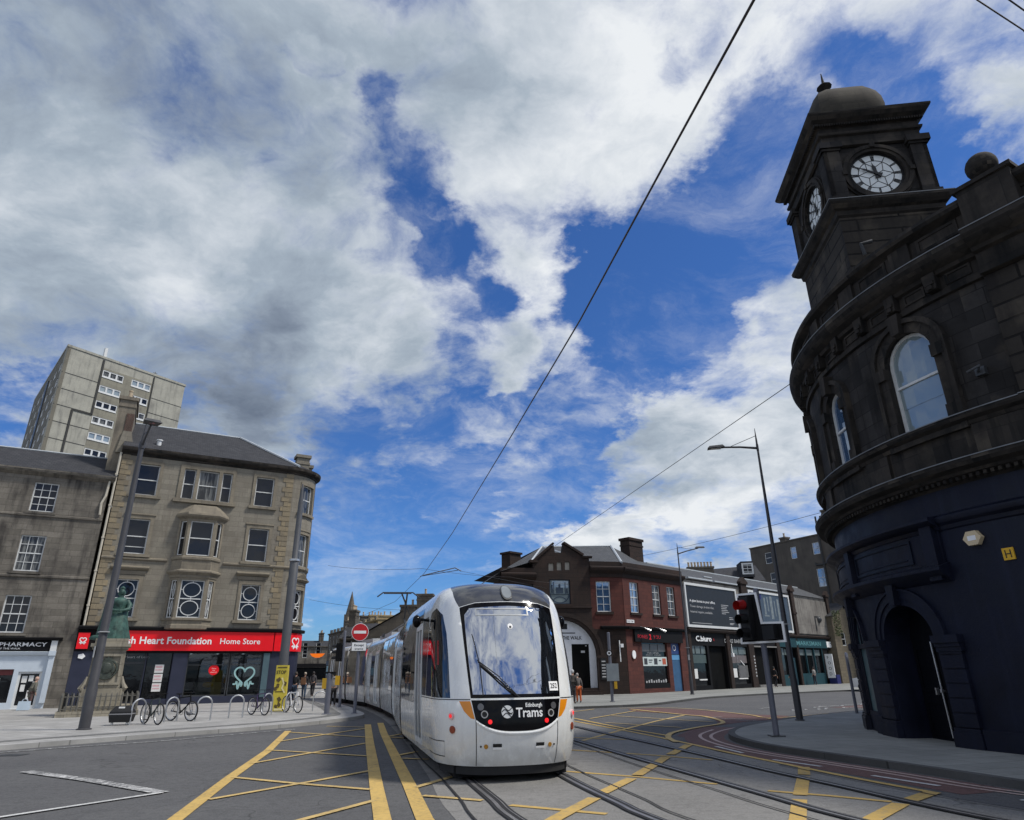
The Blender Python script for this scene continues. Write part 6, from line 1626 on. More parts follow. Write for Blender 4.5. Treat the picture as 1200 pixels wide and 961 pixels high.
far_block('street_tenement', 'dim dark tenement closing the far end of the street', (-52, 150), R(20), 22, 10, 7.2, 1.4, stone_grey, 2, 8, 1.0, 1.6, chim=((.5, 4), (10, 4), (20, 4)), shop=black)
far_block('street_tenement', 'dark tenement row behind the rounded corner of the charity shop building', (-19.6, 62.5), R(107.4), 42, 10, 12.5, 1.6, stone_grey, 3, 14, 1.0, 1.7, chim=((.5, 4), (20, 4)), shop=shop_navy)
sp = thing('church_spire', 'thin pointed stone church spire over the far roofs', 'spire', (-33.3, 140, 0), R(10))
mb = MB(); mb.box(-1.2, 1.2, -1.2, 1.2, 0, 12.8); mb.build('tower', far_stone, sp)
mb = MB(); mb.lathe([(1.05, 12.7), (.12, 17.0), (.05, 17.4)], 8); mb.build('spire', far_stone, sp)

# ================================================================== tram
PROF = [(.25, .25, 1.24, .16), (.4, .4, 1.27, .07), (.7, .7, 1.30, .0), (1.0, 1.0, 1.315, .0), (1.3, 1.3, 1.325, .04), (1.55, 1.55, 1.325, .12), (2.0, 2.0, 1.32, .28), (2.5, 2.5, 1.30, .50), (2.85, 2.85, 1.27, .68), (3.05, 3.07, 1.22, .82), (3.2, 3.24, 1.12, 1.02), (3.4, 3.38, .92, 1.45), (3.7, 3.44, .5, 2.2), (4.0, 3.46, .03, 3.2)]
def prof(v):
    if v <= PROF[0][0]: return PROF[0][1:]
    for i in range(len(PROF) - 1):
        a, b = PROF[i], PROF[i + 1]
        if v <= b[0]:
            p0 = PROF[max(i - 1, 0)]; p3 = PROF[min(i + 2, len(PROF) - 1)]
            t = (v - a[0]) / (b[0] - a[0]); o = []
            for k in (1, 2, 3):
                m1 = (b[k] - p0[k]) / (b[0] - p0[0]) * (b[0] - a[0]); m2 = (p3[k] - a[k]) / (p3[0] - a[0]) * (b[0] - a[0])
                o.append((2 * t ** 3 - 3 * t * t + 1) * a[k] + (t ** 3 - 2 * t * t + t) * m1 + (-2 * t ** 3 + 3 * t * t) * b[k] + (t ** 3 - t * t) * m2)
            return tuple(o)
    return PROF[-1][1:]
TA, TS, TD, TL, TN = 2.2, 8.2, 1.35, 7.3, 2.5
def T0(s, v):
    z, W, y0 = prof(v)
    if abs(s) <= TA:
        t = s / TA * math.pi / 2
        x = W * math.copysign(abs(math.sin(t)) ** (2 / TN) if abs(t) > 1e-9 else 0, s)
        y = y0 + TD * (1 - max(math.cos(t), 0) ** (2 / TN))
    else:
        x = math.copysign(W, s); y = y0 + TD + (abs(s) - TA) / (TS - TA) * (TL - TD - y0)
    return Vector((x, y, z))
def Tm(s, v, w):
    p = T0(s, v)
    if w:
        e = .01
        a = T0(s + e, v) - T0(s - e, v); b = T0(s, v + e) - T0(s, v - e)
        n = a.cross(b)
        if n.length > 1e-9: p = p + n.normalized() * w
    return tuple(p)
tramloc, tramrot = (.06, 12.35, 0), R(14.5)
tr_ = thing('tram', 'long white and black tram with logo panel, coming round the bend towards the viewer', 'tram', tramloc, tramrot)
def curve_pts(f, a, b, n): return [f(a + (b - a) * i / n) for i in range(n + 1)]
def mirror(p): return [(-u, v) for u, v in p][::-1]
wsc = [(-.79, 1.30), (.79, 1.30), (.86, 1.9), (.93, 2.5), (.99, 2.86), (.6, 2.93), (.0, 2.95), (-.6, 2.93), (-.99, 2.86), (-.93, 2.5), (-.86, 1.9)]
glasspoly = [(-.74, 1.36), (.74, 1.36), (.80, 1.9), (.85, 2.5), (.86, 2.72), (.74, 2.84), (.0, 2.88), (-.74, 2.84), (-.86, 2.72), (-.85, 2.5), (-.80, 1.9)]
low = [(-.78, 1.27)] + curve_pts(lambda x: (x, .785 + .19 * abs(x / .70) ** 2.3), -.70, .70, 16) + [(.78, 1.27)]
amb = [(-1.06, 1.255), (-.80, 1.255), (-.715, .975), (-.80, .99), (-.95, 1.10)]
cap = [(-1.0, 2.868), (-.6, 2.938), (0, 2.958), (.6, 2.938), (1.0, 2.868), (1.28, 3.15), (1.55, 3.32), (1.7, 3.46), (1.7, 3.98), (-1.7, 3.98), (-1.7, 3.46), (-1.55, 3.32), (-1.28, 3.15)]
cabw = [(-2.98, 1.30), (-1.30, 1.30), (-1.33, 2.0), (-1.38, 2.4), (-1.52, 2.75), (-1.85, 2.9), (-2.2, 2.84), (-2.5, 2.6), (-2.72, 2.0)]
door = [(-4.88, .36), (-3.72, .36), (-3.72, 2.68), (-4.88, 2.68)]
swin = [(-8.17, 1.10), (-4.92, 1.10), (-4.92, 2.74), (-3.70, 2.74), (-3.70, 3.04), (-8.17, 3.04)]
pill = [(-3.68, 1.30), (-3.02, 1.30), (-2.76, 2.0), (-2.54, 2.6), (-2.62, 2.80), (-3.68, 2.80)]
regions = [wsc, low, amb, mirror(amb), cap, cabw, mirror(cabw), door, mirror(door), swin, mirror(swin), pill, mirror(pill)]
mb = MB(); vs, fs = tri([(-8.2, .25), (8.2, .25), (8.2, 3.999), (-8.2, 3.999)], regions, .11)
mb.add([Tm(u, v, 0) for u, v in vs], fs); shell = mb.build('cab_shell', tram_white, tr_, smooth=True)
def patch(name, poly, mat, w=0.0, holes=(), parent=None, step=.09, thick=.0):
    mb = MB(); vs, fs = tri(poly, holes, step)
    mb.add([Tm(u, v, w) for u, v in vs], fs)
    return mb.build(name, mat, parent or tr_, smooth=True)
patch('windscreen_mask', wsc, black_gloss, -.004, [glasspoly])
ws = patch('windscreen', glasspoly, glass_front, -.004)
lp_ = patch('logo_panel', low, black_gloss, -.003)
patch('roof_visor', cap, plain('dark_glossy_visor', (.06, .062, .066), .10, .2, spec=.8), -.003)
def tram_edges(name, polys, mat, w=.006, wd=.02):
    mb = MB()
    for poly in polys:
        L = list(poly) + [poly[0]]
        A = offset(L, -wd / 2); B = offset(L, wd / 2)
        for i in range(len(L) - 1):
            k = max(1, int(math.hypot(L[i][0] - L[i + 1][0], L[i][1] - L[i + 1][1]) / .12))
            for j in range(k):
                q = [(P_[i][0] + (P_[i + 1][0] - P_[i][0]) * t, P_[i][1] + (P_[i + 1][1] - P_[i][1]) * t) for P_, t in ((A, j / k), (B, j / k), (B, (j + 1) / k), (A, (j + 1) / k))]
                mb.add([Tm(*a, w) for a in q], [(0, 1, 2, 3)])
    return mb.build(name, mat, tr_)
def line(a, b): return [a, b]
def tram_lines(name, lines, mat, wd=.014, w=.003, parent=None):
    mb = MB()
    for L in lines:
        A = offset(L, -wd / 2); B = offset(L, wd / 2)
        for i in range(len(L) - 1):
            k = max(1, int(math.hypot(L[i][0] - L[i + 1][0], L[i][1] - L[i + 1][1]) / .1))
            for j in range(k):
                q = [(P_[i][0] + (P_[i + 1][0] - P_[i][0]) * t, P_[i][1] + (P_[i + 1][1] - P_[i][1]) * t) for P_, t in ((A, j / k), (B, j / k), (B, (j + 1) / k), (A, (j + 1) / k))]
                mb.add([Tm(*a, w) for a in q], [(0, 1, 2, 3)])
    return mb.build(name, mat, parent or tr_)
tram_lines('panel_gap', [[(-.69, .26), (-.69, .97)], [(.69, .26), (.69, .97)], [(-3.70, 1.27), (-.8, 1.28)], [(.8, 1.28), (3.7, 1.27)], [(-2.5, .38), (-1.52, .38), (-1.52, .62), (-2.5, .60), (-2.5, .38)]], black_letter, .014)
lip = curve_pts(lambda x: (x, .755 + .20 * abs(x / .70) ** 2.3), -.68, .68, 24)
mb = MB(); 
for i in range(len(lip) - 1):
    a, b = lip[i], lip[i + 1]
    mb.add([Tm(a[0], a[1] - .035, .001), Tm(b[0], b[1] - .035, .001), Tm(b[0], b[1], .022), Tm(a[0], a[1], .022), Tm(a[0], a[1] + .022, .0), Tm(b[0], b[1] + .022, .0)], [(0, 1, 2, 3), (3, 2, 5, 4)])
mb.build('logo_panel_lip', tram_white, tr_, smooth=True)
amber_m = plain('amber_lens', (.72, .25, .01), .25, .1, spec=.6)
for p_a in (amb, mirror(amb)): patch('indicator', p_a, amber_m, .002, step=.06)
def disc(name, s, v, r, mat, w=.01, parent=None, hole=0, n=18):
    mb = MB(); k0 = T0(s, v)
    ps = [(s + r * 1.25 * math.cos(2 * math.pi * k / n), v + r * math.sin(2 * math.pi * k / n)) for k in range(n)]
    if abs(s) > 2.2: ps = [(s + r * math.cos(2 * math.pi * k / n), v + r * math.sin(2 * math.pi * k / n)) for k in range(n)]
    # compensate the stretch of the nose parametrisation
    e = .02; st = (T0(s + e, v) - T0(s - e, v)).length / (2 * e)
    ps = [(s + (p[0] - s) / (1.25 if abs(s) <= 2.2 else 1) / st, p[1]) for p in ps]
    hs = [[(s + (p[0] - s) * hole, v + (p[1] - v) * hole) for p in ps]] if hole else []
    mb.fpoly(Tm, ps, 0, w, hs)
    return mb.build(name, mat, parent or tr_)
lens = plain('dark_lens', (.10, .10, .105), .15, .2, spec=.7)
redl = emit('red_lamp', (.85, .015, .02), .7)
for sg in (-1, 1):
    disc('headlamp', sg * .59, 1.165, .055, lens)
    disc('lamp_ring', sg * .52, 1.05, .06, plain('lamp_ring_grey', (.38, .38, .38), .4, .1), .014, hole=.72); disc('lamp_core', sg * .52, 1.05, .043, black_letter, .008)
    disc('tail_lamp', sg * .42, .935, .036, redl, .016)
    disc('marker', sg * .50, .56, .035, plain('amber_reflector', (.45, .22, .03), .4, .1), .01); disc('stud', sg * .60, .56, .015, black_letter, .01)
    mb = MB(); a = sg * .30; mb.fpoly(Tm, rect(a - .075, a + .075, .55, .60), 0, .006); mb.build('vent_slot', black_letter, tr_)
    mb = MB(); mb.fpoly(Tm, rect(a - .08, a + .08, .515, .545), 0, .012); mb.build('slot_lip', white_letter, tr_)
    disc('side_lamp', sg * 1.27, 1.02, .055, plain('pink_lens', (.75, .45, .45), .3, .1), .03); disc('side_lamp_core', sg * 1.27, 1.02, .03, redl, .036)
    disc('side_reflector', sg * 1.25, .81, .06, plain('brown_reflector', (.25, .05, .02), .35, .1), .02)
disc('roof_lamp', 0.0, 3.11, .11, plain('grey_lens', (.22, .24, .25), .15, .1, spec=.7), .03); disc('roof_lamp_ring', 0.0, 3.11, .135, dark_metal, .025, hole=.82)
logo_m = plain('logo_white', (.82, .83, .83), .4, .03)
def Tl(u, z, w): return Tm(u, z, w)
def lsx(x): return x   # s along the nose is stretched about the centre line
def s_of(x, v):
    lo, hi = 0.0, 2.2
    for _ in range(30):
        m = (lo + hi) / 2
        if T0(m, v).x < abs(x): lo = m
        else: hi = m
    return math.copysign(lo, x)
def Tx(x, z, w): return Tm(s_of(x, z), z, w)
xo = .02
mb = MB(); lc = (-.205, 1.085); lr = .10
circ = [(lc[0] + lr * math.cos(2 * math.pi * k / 28), lc[1] + lr * math.sin(2 * math.pi * k / 28)) for k in range(28)]
mb.fpoly(Tx, circ, 0, .003); lg = mb.build('logo_disc', plain('logo_grey', (.62, .64, .65), .4, .05), lp_)
mb = MB()
for dz, am in ((.05, .03), (.0, .035), (-.05, .03)):
    ribbon(mb, Tx, [(lc[0] - lr * .9 + lr * 1.8 * k / 12, lc[1] + dz + am * math.sin(k / 12 * 6.0 + dz * 20)) for k in range(13)], .014, 0, .005)
ribbon(mb, Tx, [(lc[0] - lr * .5, lc[1] + lr * .8), (lc[0] + lr * .1, lc[1]), (lc[0] + lr * .8, lc[1] - lr * .4)], .014, 0, .005)
mb.build('logo_lines', black_letter, lg)
text('lettering', 'Trams', lp_, Tx, -.055, 1.0, .145, logo_m, .004, width=.48, bold=.018)
text('lettering', 'Edinburgh', lp_, Tx, .12, 1.155, .062, logo_m, .004, width=.30, bold=.018)
mb = MB(); mb.fpoly(Tx, rect(.60, .78, 1.40, 1.55), -.002, .003); nb_ = mb.build('number_plate', white_letter, ws)
text('lettering', '252', nb_, Tx, .62, 1.44, .08, black_letter, .005, width=.14, bold=.01)
mb = MB(); mb.fpoly(Tm, rect(-.60, .30, 2.70, 2.84), -.002, .002, [rect(-.57, .27, 2.725, 2.815)], step=.08); mb.build('destination_display', plain('display_frame', (.40, .42, .43), .4, .1), ws)
mb = MB(); mb.fpoly(Tx, [(-.02 + .05 * math.cos(2 * math.pi * k / 14), 2.5 + .05 * math.sin(2 * math.pi * k / 14)) for k in range(14)], 0, .004); ey = mb.build('round_sticker', white_letter, ws)
mb = MB(); mb.fpoly(Tx, [(-.02 + .022 * math.cos(2 * math.pi * k / 10), 2.485 + .022 * math.sin(2 * math.pi * k / 10)) for k in range(10)], 0, .008); mb.build('sticker_dot', black_letter, ey)
mb = MB(); mb.tube([Tx(-.05, 1.33, .03), Tx(-.30, 1.55, .06), Tx(-.62, 1.83, .05)], .016, 6); mb.tube([Tx(-.0, 1.30, .05), Tx(-.32, 1.62, .07), Tx(-.66, 1.9, .04)], .010, 6); mb.tube([Tx(-.60, 1.33, .03), Tx(-.63, 1.86, .035), Tx(-.72, 2.35, .03)], .008, 5); mb.build('wiper', black_letter, tr_)
# front skirt
mb = MB(); vs, fs = tri([(-1.9, 0), (1.9, 0), (1.9, 1), (-1.9, 1)], (), .12)
def skirt(s, q, w):
    p = T0(s * 1.0, .30); return (p.x * (.95), p.y + .05, .12 + .15 * q)
mb.add([skirt(u, v, 0) for u, v in vs], fs); mb.build('front_skirt', rubber, tr_, smooth=True)
mb = MB(); mb.box(-1.0, 1.0, .6, 7.2, .06, .26); mb.box(-1.22, 1.22, 1.7, 7.25, .22, .27); mb.build('underframe', black, tr_)
# cab side window, door, body window
for sg in (-1, 1):
    F_ = (lambda p: p) if sg < 0 else mirror
    patch('cab_side_window', F_(cabw), glass_tram, -.004)
    patch('door', F_(door), glass_tram, -.012)
    mb = MB()
    for a, b, c, d in ((-4.90, -4.82, .36, 2.68), (-3.79, -3.71, .36, 2.68), (-4.31, -4.28, .36, 2.68)):
        mb.fpoly(Tm, F_(rect(a, b, c, d)), -.01, .012, step=.2)
    mb.fpoly(Tm, F_(rect(-4.84, -3.76, .36, .46)), -.01, .008, step=.2); mb.fpoly(Tm, F_(rect(-4.84, -3.76, 2.6, 2.68)), -.01, .008, step=.2)
    mb.build('door_frame', white_metal, tr_)
    mb = MB(); mb.fpoly(Tm, F_(rect(-4.0, -3.9, 1.0, 1.9)), 0, .02, step=.3); mb.build('door_rail', galv, tr_)
    patch('side_window', F_(swin), glass_tram, -.003)
    patch('black_pillar', F_(pill), black_gloss, -.003)
    mb = MB(); ps = [(-3.25, 1.92), (-3.0, 1.92), (-3.0, 2.3), (-3.25, 2.3)]
    p0 = T0(sg * 2.62, 2.72); mb.tube([p0, p0 + Vector((sg * .2, -.05, .02))], .03, 6); mb.ball(tuple(p0 + Vector((sg * .26, -.06, -.02))), .11, 12, 8, .8, 1, 1.15); mb.build('mirror_camera', black_gloss, tr_, smooth=True)
# red blind seen inside the cab window
mb = MB(); mb.fpoly(Tm, [(-1.98, 1.85), (-1.7, 1.85), (-1.7, 2.28), (-1.98, 2.28)], -.003, .001, step=.2); o = mb.build('cab_blind', plain('red_blind', (.30, .01, .02), .3, .1), tr_)

def tri_profile():
    vals = [.25, .4, .7, 1.0, 1.22, 1.6, 2.0, 2.4, 2.74, 2.85, 2.95, 3.05, 3.13, 3.2, 3.3, 3.4, 3.55, 3.7, 3.85, 3.98]
    return [(prof(v)[1], prof(v)[0]) for v in vals]
def module(p, q, first_door=True, kind='a', hide=False):
    """one straight tram section from p to q (tram-local plan points)"""
    p = Vector((*p, 0)); q = Vector((*q, 0)); d = (q - p); L = d.length; d.normalize(); n = Vector((d.y, -d.x, 0))
    g_ = .22
    def MS(sg):
        def f(u, v, w):
            z, W, _ = prof(v); c = p + d * (g_ + u * (L - 2 * g_) / 10)
            c = c + n * (-sg) * (W + w) * -1 if False else c + n * (sg * (W + w))
            return (c.x, c.y, z)
        return f
    if kind == 'a': wins = [(.05, 3.0), (3.04, 6.3), (8.5, 9.95)]; doors = [(6.35, 8.45)]
    elif kind == 'b': wins = [(.05, 4.98), (5.02, 9.95)]; doors = []
    else: wins = [(.05, 1.5), (3.7, 6.3), (8.5, 9.95)]; doors = [(1.55, 3.65), (6.35, 8.45)]
    for sg in (-1, 1):
        M = MS(sg)
        strips_ = [rect(a, b, 2.74, 3.04) for a, b in doors]
        holes = strips_ + [rect(a, b, 1.10, 3.04) for a, b in wins] + [rect(a, b, .36, 2.68) for a, b in doors]
        mb = MB(); vs, fs = tri(rect(0, 10, .25, 3.999), holes, .33)
        mb.add([M(u, v, 0) for u, v in vs], fs); mb.build('section_shell', tram_white, tr_, smooth=True)
        for a, b in wins:
            mb = MB(); vs, fs = tri(rect(a, b, 1.10, 3.04), (), .3); mb.add([M(u, v, -.004) for u, v in vs], fs); mb.build('side_window', glass_tram, tr_, smooth=True)
        for sq_ in strips_:
            mb = MB(); vs, fs = tri(sq_, (), .3); mb.add([M(u, v, -.004) for u, v in vs], fs); mb.build('header_panel', glass_tram, tr_, smooth=True)
        for a, b in doors:
            mb = MB(); vs, fs = tri(rect(a, b, .36, 2.68), (), .35); mb.add([M(u, v, -.02) for u, v in vs], fs); dd_ = mb.build('door', glass_tram, tr_, smooth=True)
            mb = MB(); m_ = (a + b) / 2
            for e in ((a, a + .04, .36, 2.68), (b - .04, b, .36, 2.68), (m_ - .03, m_ + .03, .36, 2.68), (a, b, .36, .46), (a, b, 2.6, 2.68)): mb.fpoly(M, rect(*e), -.02, .008, step=.3)
            mb.build('door_frame', white_metal, dd_)
        mb = MB()
        for e in ((.0, 10, 1.07, 1.08), (0, 10, 3.07, 3.08)): mb.fpoly(M, rect(*e), -.002, .003, step=.4)
        for x in (2.9, 6.25, 8.55): mb.fpoly(M, rect(x, x + .03, .26, 1.07), -.002, .003, step=.4)
        mb.build('panel_gap', dark_metal, tr_)
    # bellows
    prf = [(-w, z) for w, z in tri_profile()][::-1] + tri_profile()
    prf = [(w, z) for w, z in tri_profile()] + [(-w, z) for w, z in tri_profile()[::-1]]
    mb = MB(); P_ = []; K = 7
    for k in range(K):
        c = p + d * (-g_ + 2 * g_ * k / (K - 1)); s_ = .90 if k % 2 else .94
        for w, z in prf: 
            e = c + n * w * s_; P_.append((e.x, e.y, .3 + (z - .3) * (.955 if k % 2 else .97)))
    m = len(prf); mb.add(P_, [(i * m + j, (i + 1) * m + j, (i + 1) * m + (j + 1) % m, i * m + (j + 1) % m) for i in range(K - 1) for j in range(m)])
    mb.build('bellows', rubber, tr_)
    # bulkheads, underframe, roof boxes
    mb = MB()
    a, b = p + d * .3, q - d * .3
    pts = [a + n * 1.15, a - n * 1.15, b - n * 1.15, b + n * 1.15]
    mb.prism([(v.x, v.y) for v in pts], .08, .26); mb.build('underframe', black, tr_)
    mb = MB(); a, b = p + d * 1.2, q - d * 1.2; pts = [a + n * .75, a - n * .75, b - n * .75, b + n * .75]
    mb.prism([(v.x, v.y) for v in pts], 3.42, 3.60); mb.build('roof_pod', plain('tram_roof_grey', (.35, .36, .37), .5, .1) if 'tram_roof_grey' not in MATS else MATS['tram_roof_grey'], tr_)
def to_local(x, y):
    dx, dy = x - tramloc[0], y - tramloc[1]; c, s = math.cos(tramrot), math.sin(tramrot)
    return (dx * c + dy * s, -dx * s + dy * c)
cps = [(0, 7.45), to_local(-3.5, 28.0), to_local(-4.95, 33.2), to_local(-7.05, 39.7), to_local(-9.3, 44.6), to_local(-11.9, 49.9)]
MATS['tram_roof_grey'] = plain('tram_roof_grey', (.35, .36, .37), .5, .1)
for i, kd in zip(range(len(cps) - 1), 'abcbc'): module(cps[i], cps[i + 1], kind=kd)
mb = MB(); e1, e0 = Vector(cps[-1]), Vector(cps[-2]); dd = (e1 - e0).normalized(); nn_ = Vector((dd.y, -dd.x)); pl = [e1 + nn_ * 1.2, e1 - nn_ * 1.2, e1 - nn_ * .9 + dd * 1.2, e1 + nn_ * .9 + dd * 1.2]
mb.prism([(v.x, v.y) for v in pl], .25, 3.2); mb.build('rear_cab', tram_white, tr_)
# pantograph
pp_ = to_local(-6.3, 37.0); px_, py_ = pp_
mb = MB()
mb.tube([(px_ - .5, py_, 3.6), (px_ + .9, py_ + 1.3, 4.5), (px_ + .2, py_ + .1, 5.75)], .045, 6); mb.tube([(px_ + .6, py_, 3.6), (px_ + .5, py_ + 1.2, 4.5), (px_ + .5, py_ + .1, 5.75)], .045, 6)
mb.tube([(px_ - 1.1, py_ + .1, 5.55), (px_ - .8, py_ + .1, 5.78), (px_ + .8, py_ + .1, 5.80), (px_ + 1.15, py_ + .1, 5.55)], .035, 6); mb.tube([(px_ - .75, py_ + .35, 5.76), (px_ + .75, py_ + .35, 5.78)], .035, 6)
mb.box(px_ - .7, px_ + .8, py_ - .3, py_ + .8, 3.5, 3.66); mb.build('pantograph', dark_metal, tr_)

# ================================================================== statue
QB = (-18.75, 32.5)
st = thing('queen_statue', 'green bronze statue of a robed woman on a pale stone plinth with round crest', 'statue', (*QB, .12), R(29))
mb = MB()
mb.box(-1.55, 1.55, -1.45, 1.45, 0, .22); mb.box(-1.3, 1.3, -1.2, 1.2, .22, .40)
mb.box(-.86, .86, -.85, .85, .40, .95); mb.box(-.78, .78, -.78, .78, .95, 1.08)
mb.box(-.68, .68, -.70, .70, 1.08, 2.75, top=.94)
mb.box(-.72, .72, -.74, .74, 2.75, 2.86); mb.box(-.80, .80, -.82, .82, 2.86, 3.0); mb.box(-.66, .66, -.66, .66, 3.0, 3.22)
mb.fpoly(flat, [(-.6, 1.25), (.6, 1.25), (.56, 2.55), (-.56, 2.55)], .68, .76, [[(-.5, 1.35), (.5, 1.35), (.47, 2.45), (-.47, 2.45)]])
for sx in (-1, 1):
    mb.tube([(sx * .78, -.66, 1.0), (sx * .86, -.7, 1.12), (sx * .76, -.7, 1.3), (sx * .68, -.66, 1.6)], [.1, .12, .08, .04], 8)
mb.build('plinth', stone_plinth, st)
mb = MB()
cr_ = [(.32 * math.cos(2 * math.pi * k / 26) * (1 + .07 * math.cos(6 * 2 * math.pi * k / 26)), 1.9 + .38 * math.sin(2 * math.pi * k / 26)) for k in range(26)]
mb.fpoly(flat, cr_, .68, .80); mb.ball((0, -.80, 1.95), .2, 12, 8, 1, .35, 1.2); mb.fpoly(flat, [(-.14, 2.28), (.14, 2.28), (.17, 2.42), (.06, 2.36), (0, 2.46), (-.06, 2.36), (-.17, 2.42)], .68, .8)
for sx in (-1, 1): mb.ball((sx * .25, -.79, 1.9), .09, 8, 6, 1, .5, 2)
mb.torus((0, -.76, 1.9), (0, 1, 0), .40, .045, 26, 6)
mb.build('crest', crest_mat, st)
mb = MB()
for s1 in (-1, 1):
    for k in range(15):
        x = -1.42 + 2.84 * k / 14; mb.tube([(x, s1 * 1.38, .22), (x, s1 * 1.38, .85), (x, s1 * 1.38, .95)], [.034, .034, .008], 5)
    for k in range(12):
        y = -1.32 + 2.64 * k / 11; mb.tube([(s1 * 1.45, y, .22), (s1 * 1.45, y, .85), (s1 * 1.45, y, .95)], [.034, .034, .008], 5)
    for z in (.32, .8): mb.tube([(-1.45, s1 * 1.38, z), (1.45, s1 * 1.38, z)], .018, 5); mb.tube([(s1 * 1.45, -1.38, z), (s1 * 1.45, 1.38, z)], .018, 5)
mb.build('railing', plain('weathered_railing', (.12, .115, .10), .8, .3), st)
def folds(r, z, t):
    k = max(0, (4.5 - z) / 1.3)
    return r * (1 + .07 * k * math.sin(11 * t + 1.2 * math.sin(3 * t)) + .03 * math.sin(23 * t)) * (1 + .22 * k * max(0, math.sin(t)) ** 2)
z0 = 3.22
mb = MB()
mb.lathe([(.62, z0), (.60, z0 + .12), (.50, z0 + .5), (.42, z0 + .85), (.35, z0 + 1.1), (.27, z0 + 1.28), (.24, z0 + 1.36), (.27, z0 + 1.48), (.31, z0 + 1.62), (.30, z0 + 1.76), (.20, z0 + 1.84), (.085, z0 + 1.9), (.08, z0 + 1.98)], 44, (0, 0), 1, .82, folds)
# mantle trailing behind and over the shoulders
mb.lathe([(.50, z0 + .05), (.46, z0 + .5), (.42, z0 + 1.0), (.40, z0 + 1.4), (.38, z0 + 1.7), (.2, z0 + 1.85)], 28, (-.10, .22), 1.15, .8, lambda r, z, t: r * (1 + .06 * math.sin(9 * t)))
mb.ball((0, -.02, z0 + 2.12), .135, 16, 12, .85, .95, 1.15); mb.ball((0, .08, z0 + 2.08), .15, 12, 8, 1, .9, 1.2)
mb.lathe([(.09, z0 + 2.24), (.10, z0 + 2.32), (.06, z0 + 2.36), (.02, z0 + 2.40)], 12, (0, 0)); mb.ball((0, -.15, z0 + 2.1), .025, 6, 4, 1, 1, 1.6); mb.ball((0, -.12, z0 + 2.04), .04, 8, 6, 1.2, .6, .4)
for sg in (-1, 1):
    mb.tube([(sg * .26, 0, z0 + 1.74), (sg * .38, -.06, z0 + 1.52), (sg * .36, -.2, z0 + 1.33), (sg * .20, -.33, z0 + 1.27), (sg * .04, -.37, z0 + 1.24)], [.10, .12, .10, .06, .04], 10)
    for f in range(5): mb.tube([(sg * .07, -.36, z0 + 1.25 - f * .012), (sg * (-.02), -.385, z0 + 1.26 - f * .022), (sg * (-.06), -.37, z0 + 1.24 - f * .02)], [.016, .013, .008], 5)
mb.tube([(.02, -.38, z0 + 1.2), (.06, -.4, z0 + 1.5)], .018, 6)
mb.tube([(-.5, -.15, z0 + .03), (-.75, -.05, z0 + .06), (-.85, .1, z0 + .03)], [.14, .1, .05], 8)
mb.v = [(x * 1.1, y * 1.1, z) for x, y, z in mb.v]
mb.build('figure', bronze, st, smooth=50)

# ================================================================== street furniture
def lamp_post(name, label, loc, h, rz, r0, r1, arm_len, arm_z, drop, mat=lamp_grey, spike=0.5, cat='street lamp', group=None, hs=1.0):
    t = thing(name, label, cat, (*loc, .12), rz, group)
    mb = MB(); mb.lathe([(r0 * 1.35, 0), (r0 * 1.35, .03), (r0, .05), (r0, 1.25), (r0 * .86, 1.3), (r1, h - spike), (r1 * .25, h)], 14); mb.build('pole', mat, t, smooth=35)
    mb = MB(); mb.tube([(0, 0, arm_z - .05), (arm_len * .35, 0, arm_z + drop * .35), (arm_len * .8, 0, arm_z + drop * .8)], [.05, .04, .035], 8)
    if spike: mb.tube([(0, 0, arm_z + .45), (arm_len * .55, 0, arm_z + drop * .55 + .03)], .012, 5)
    mb.lathe([(r1 * 1.3, arm_z - .15), (r1 * 1.3, arm_z + .1)], 12); mb.build('arm', mat, t)
    mb = MB(); L = arm_len; a = arm_z + drop
    mb.add([(L * .68, -.13 * hs, a - .02 - drop * .1), (L + .08, -.17 * hs, a - .06), (L + .08, .17 * hs, a - .06), (L * .68, .13 * hs, a - .02 - drop * .1), (L * .72, -.09 * hs, a + .07 * hs - drop * .1), (L, -.12 * hs, a + .03 * hs), (L, .12 * hs, a + .03 * hs), (L * .72, .09 * hs, a + .07 * hs - drop * .1)], [(3, 2, 1, 0), (4, 5, 6, 7), (0, 1, 5, 4), (1, 2, 6, 5), (2, 3, 7, 6), (3, 0, 4, 7)])
    hd = mb.build('lamp_head', dark_metal, t)
    mb = MB(); mb.box(L * .76, L * .98, -.1, .1, a - .075, a - .055); mb.build('lens', lens, hd)
    mb = MB(); mb.fbox(lambda u, z, w: (w, -u, z) if False else (u, -w, z), -.07, .07, 2.2, 2.55, r0 * .9, r0 * 1.05); mb.fbox(flat, -r0 * 1.1, r0 * 1.1, 3.0, 3.03, -r0 * .9, r0 * .92); mb.build('label_plate', plain('label_grey', (.35, .36, .37), .5, .1) if 'label_grey' not in MATS else MATS['label_grey'], t)
    return t
MATS['label_grey'] = plain('label_grey', (.35, .36, .37), .5, .1)
lamp_post('street_lamp', 'tall thick dark lamp post beside the statue plinth', (-14.04, 23.71), 10.6, R(-50), .17, .085, 1.15, 9.75, .65, spike=.9, hs=1.9)
lamp_post('street_lamp', 'slim dark lamp post with a spike top on the right-hand pavement island', (9.33, 23.96), 10.2, R(168), .115, .035, 1.75, 9.45, .12)
lamp_post('street_lamp', 'distant lamp post with one thin arm between red building and hoardings', (12.14, 49.4), 10.35, R(2), .115, .04, 1.95, 9.6, .45)
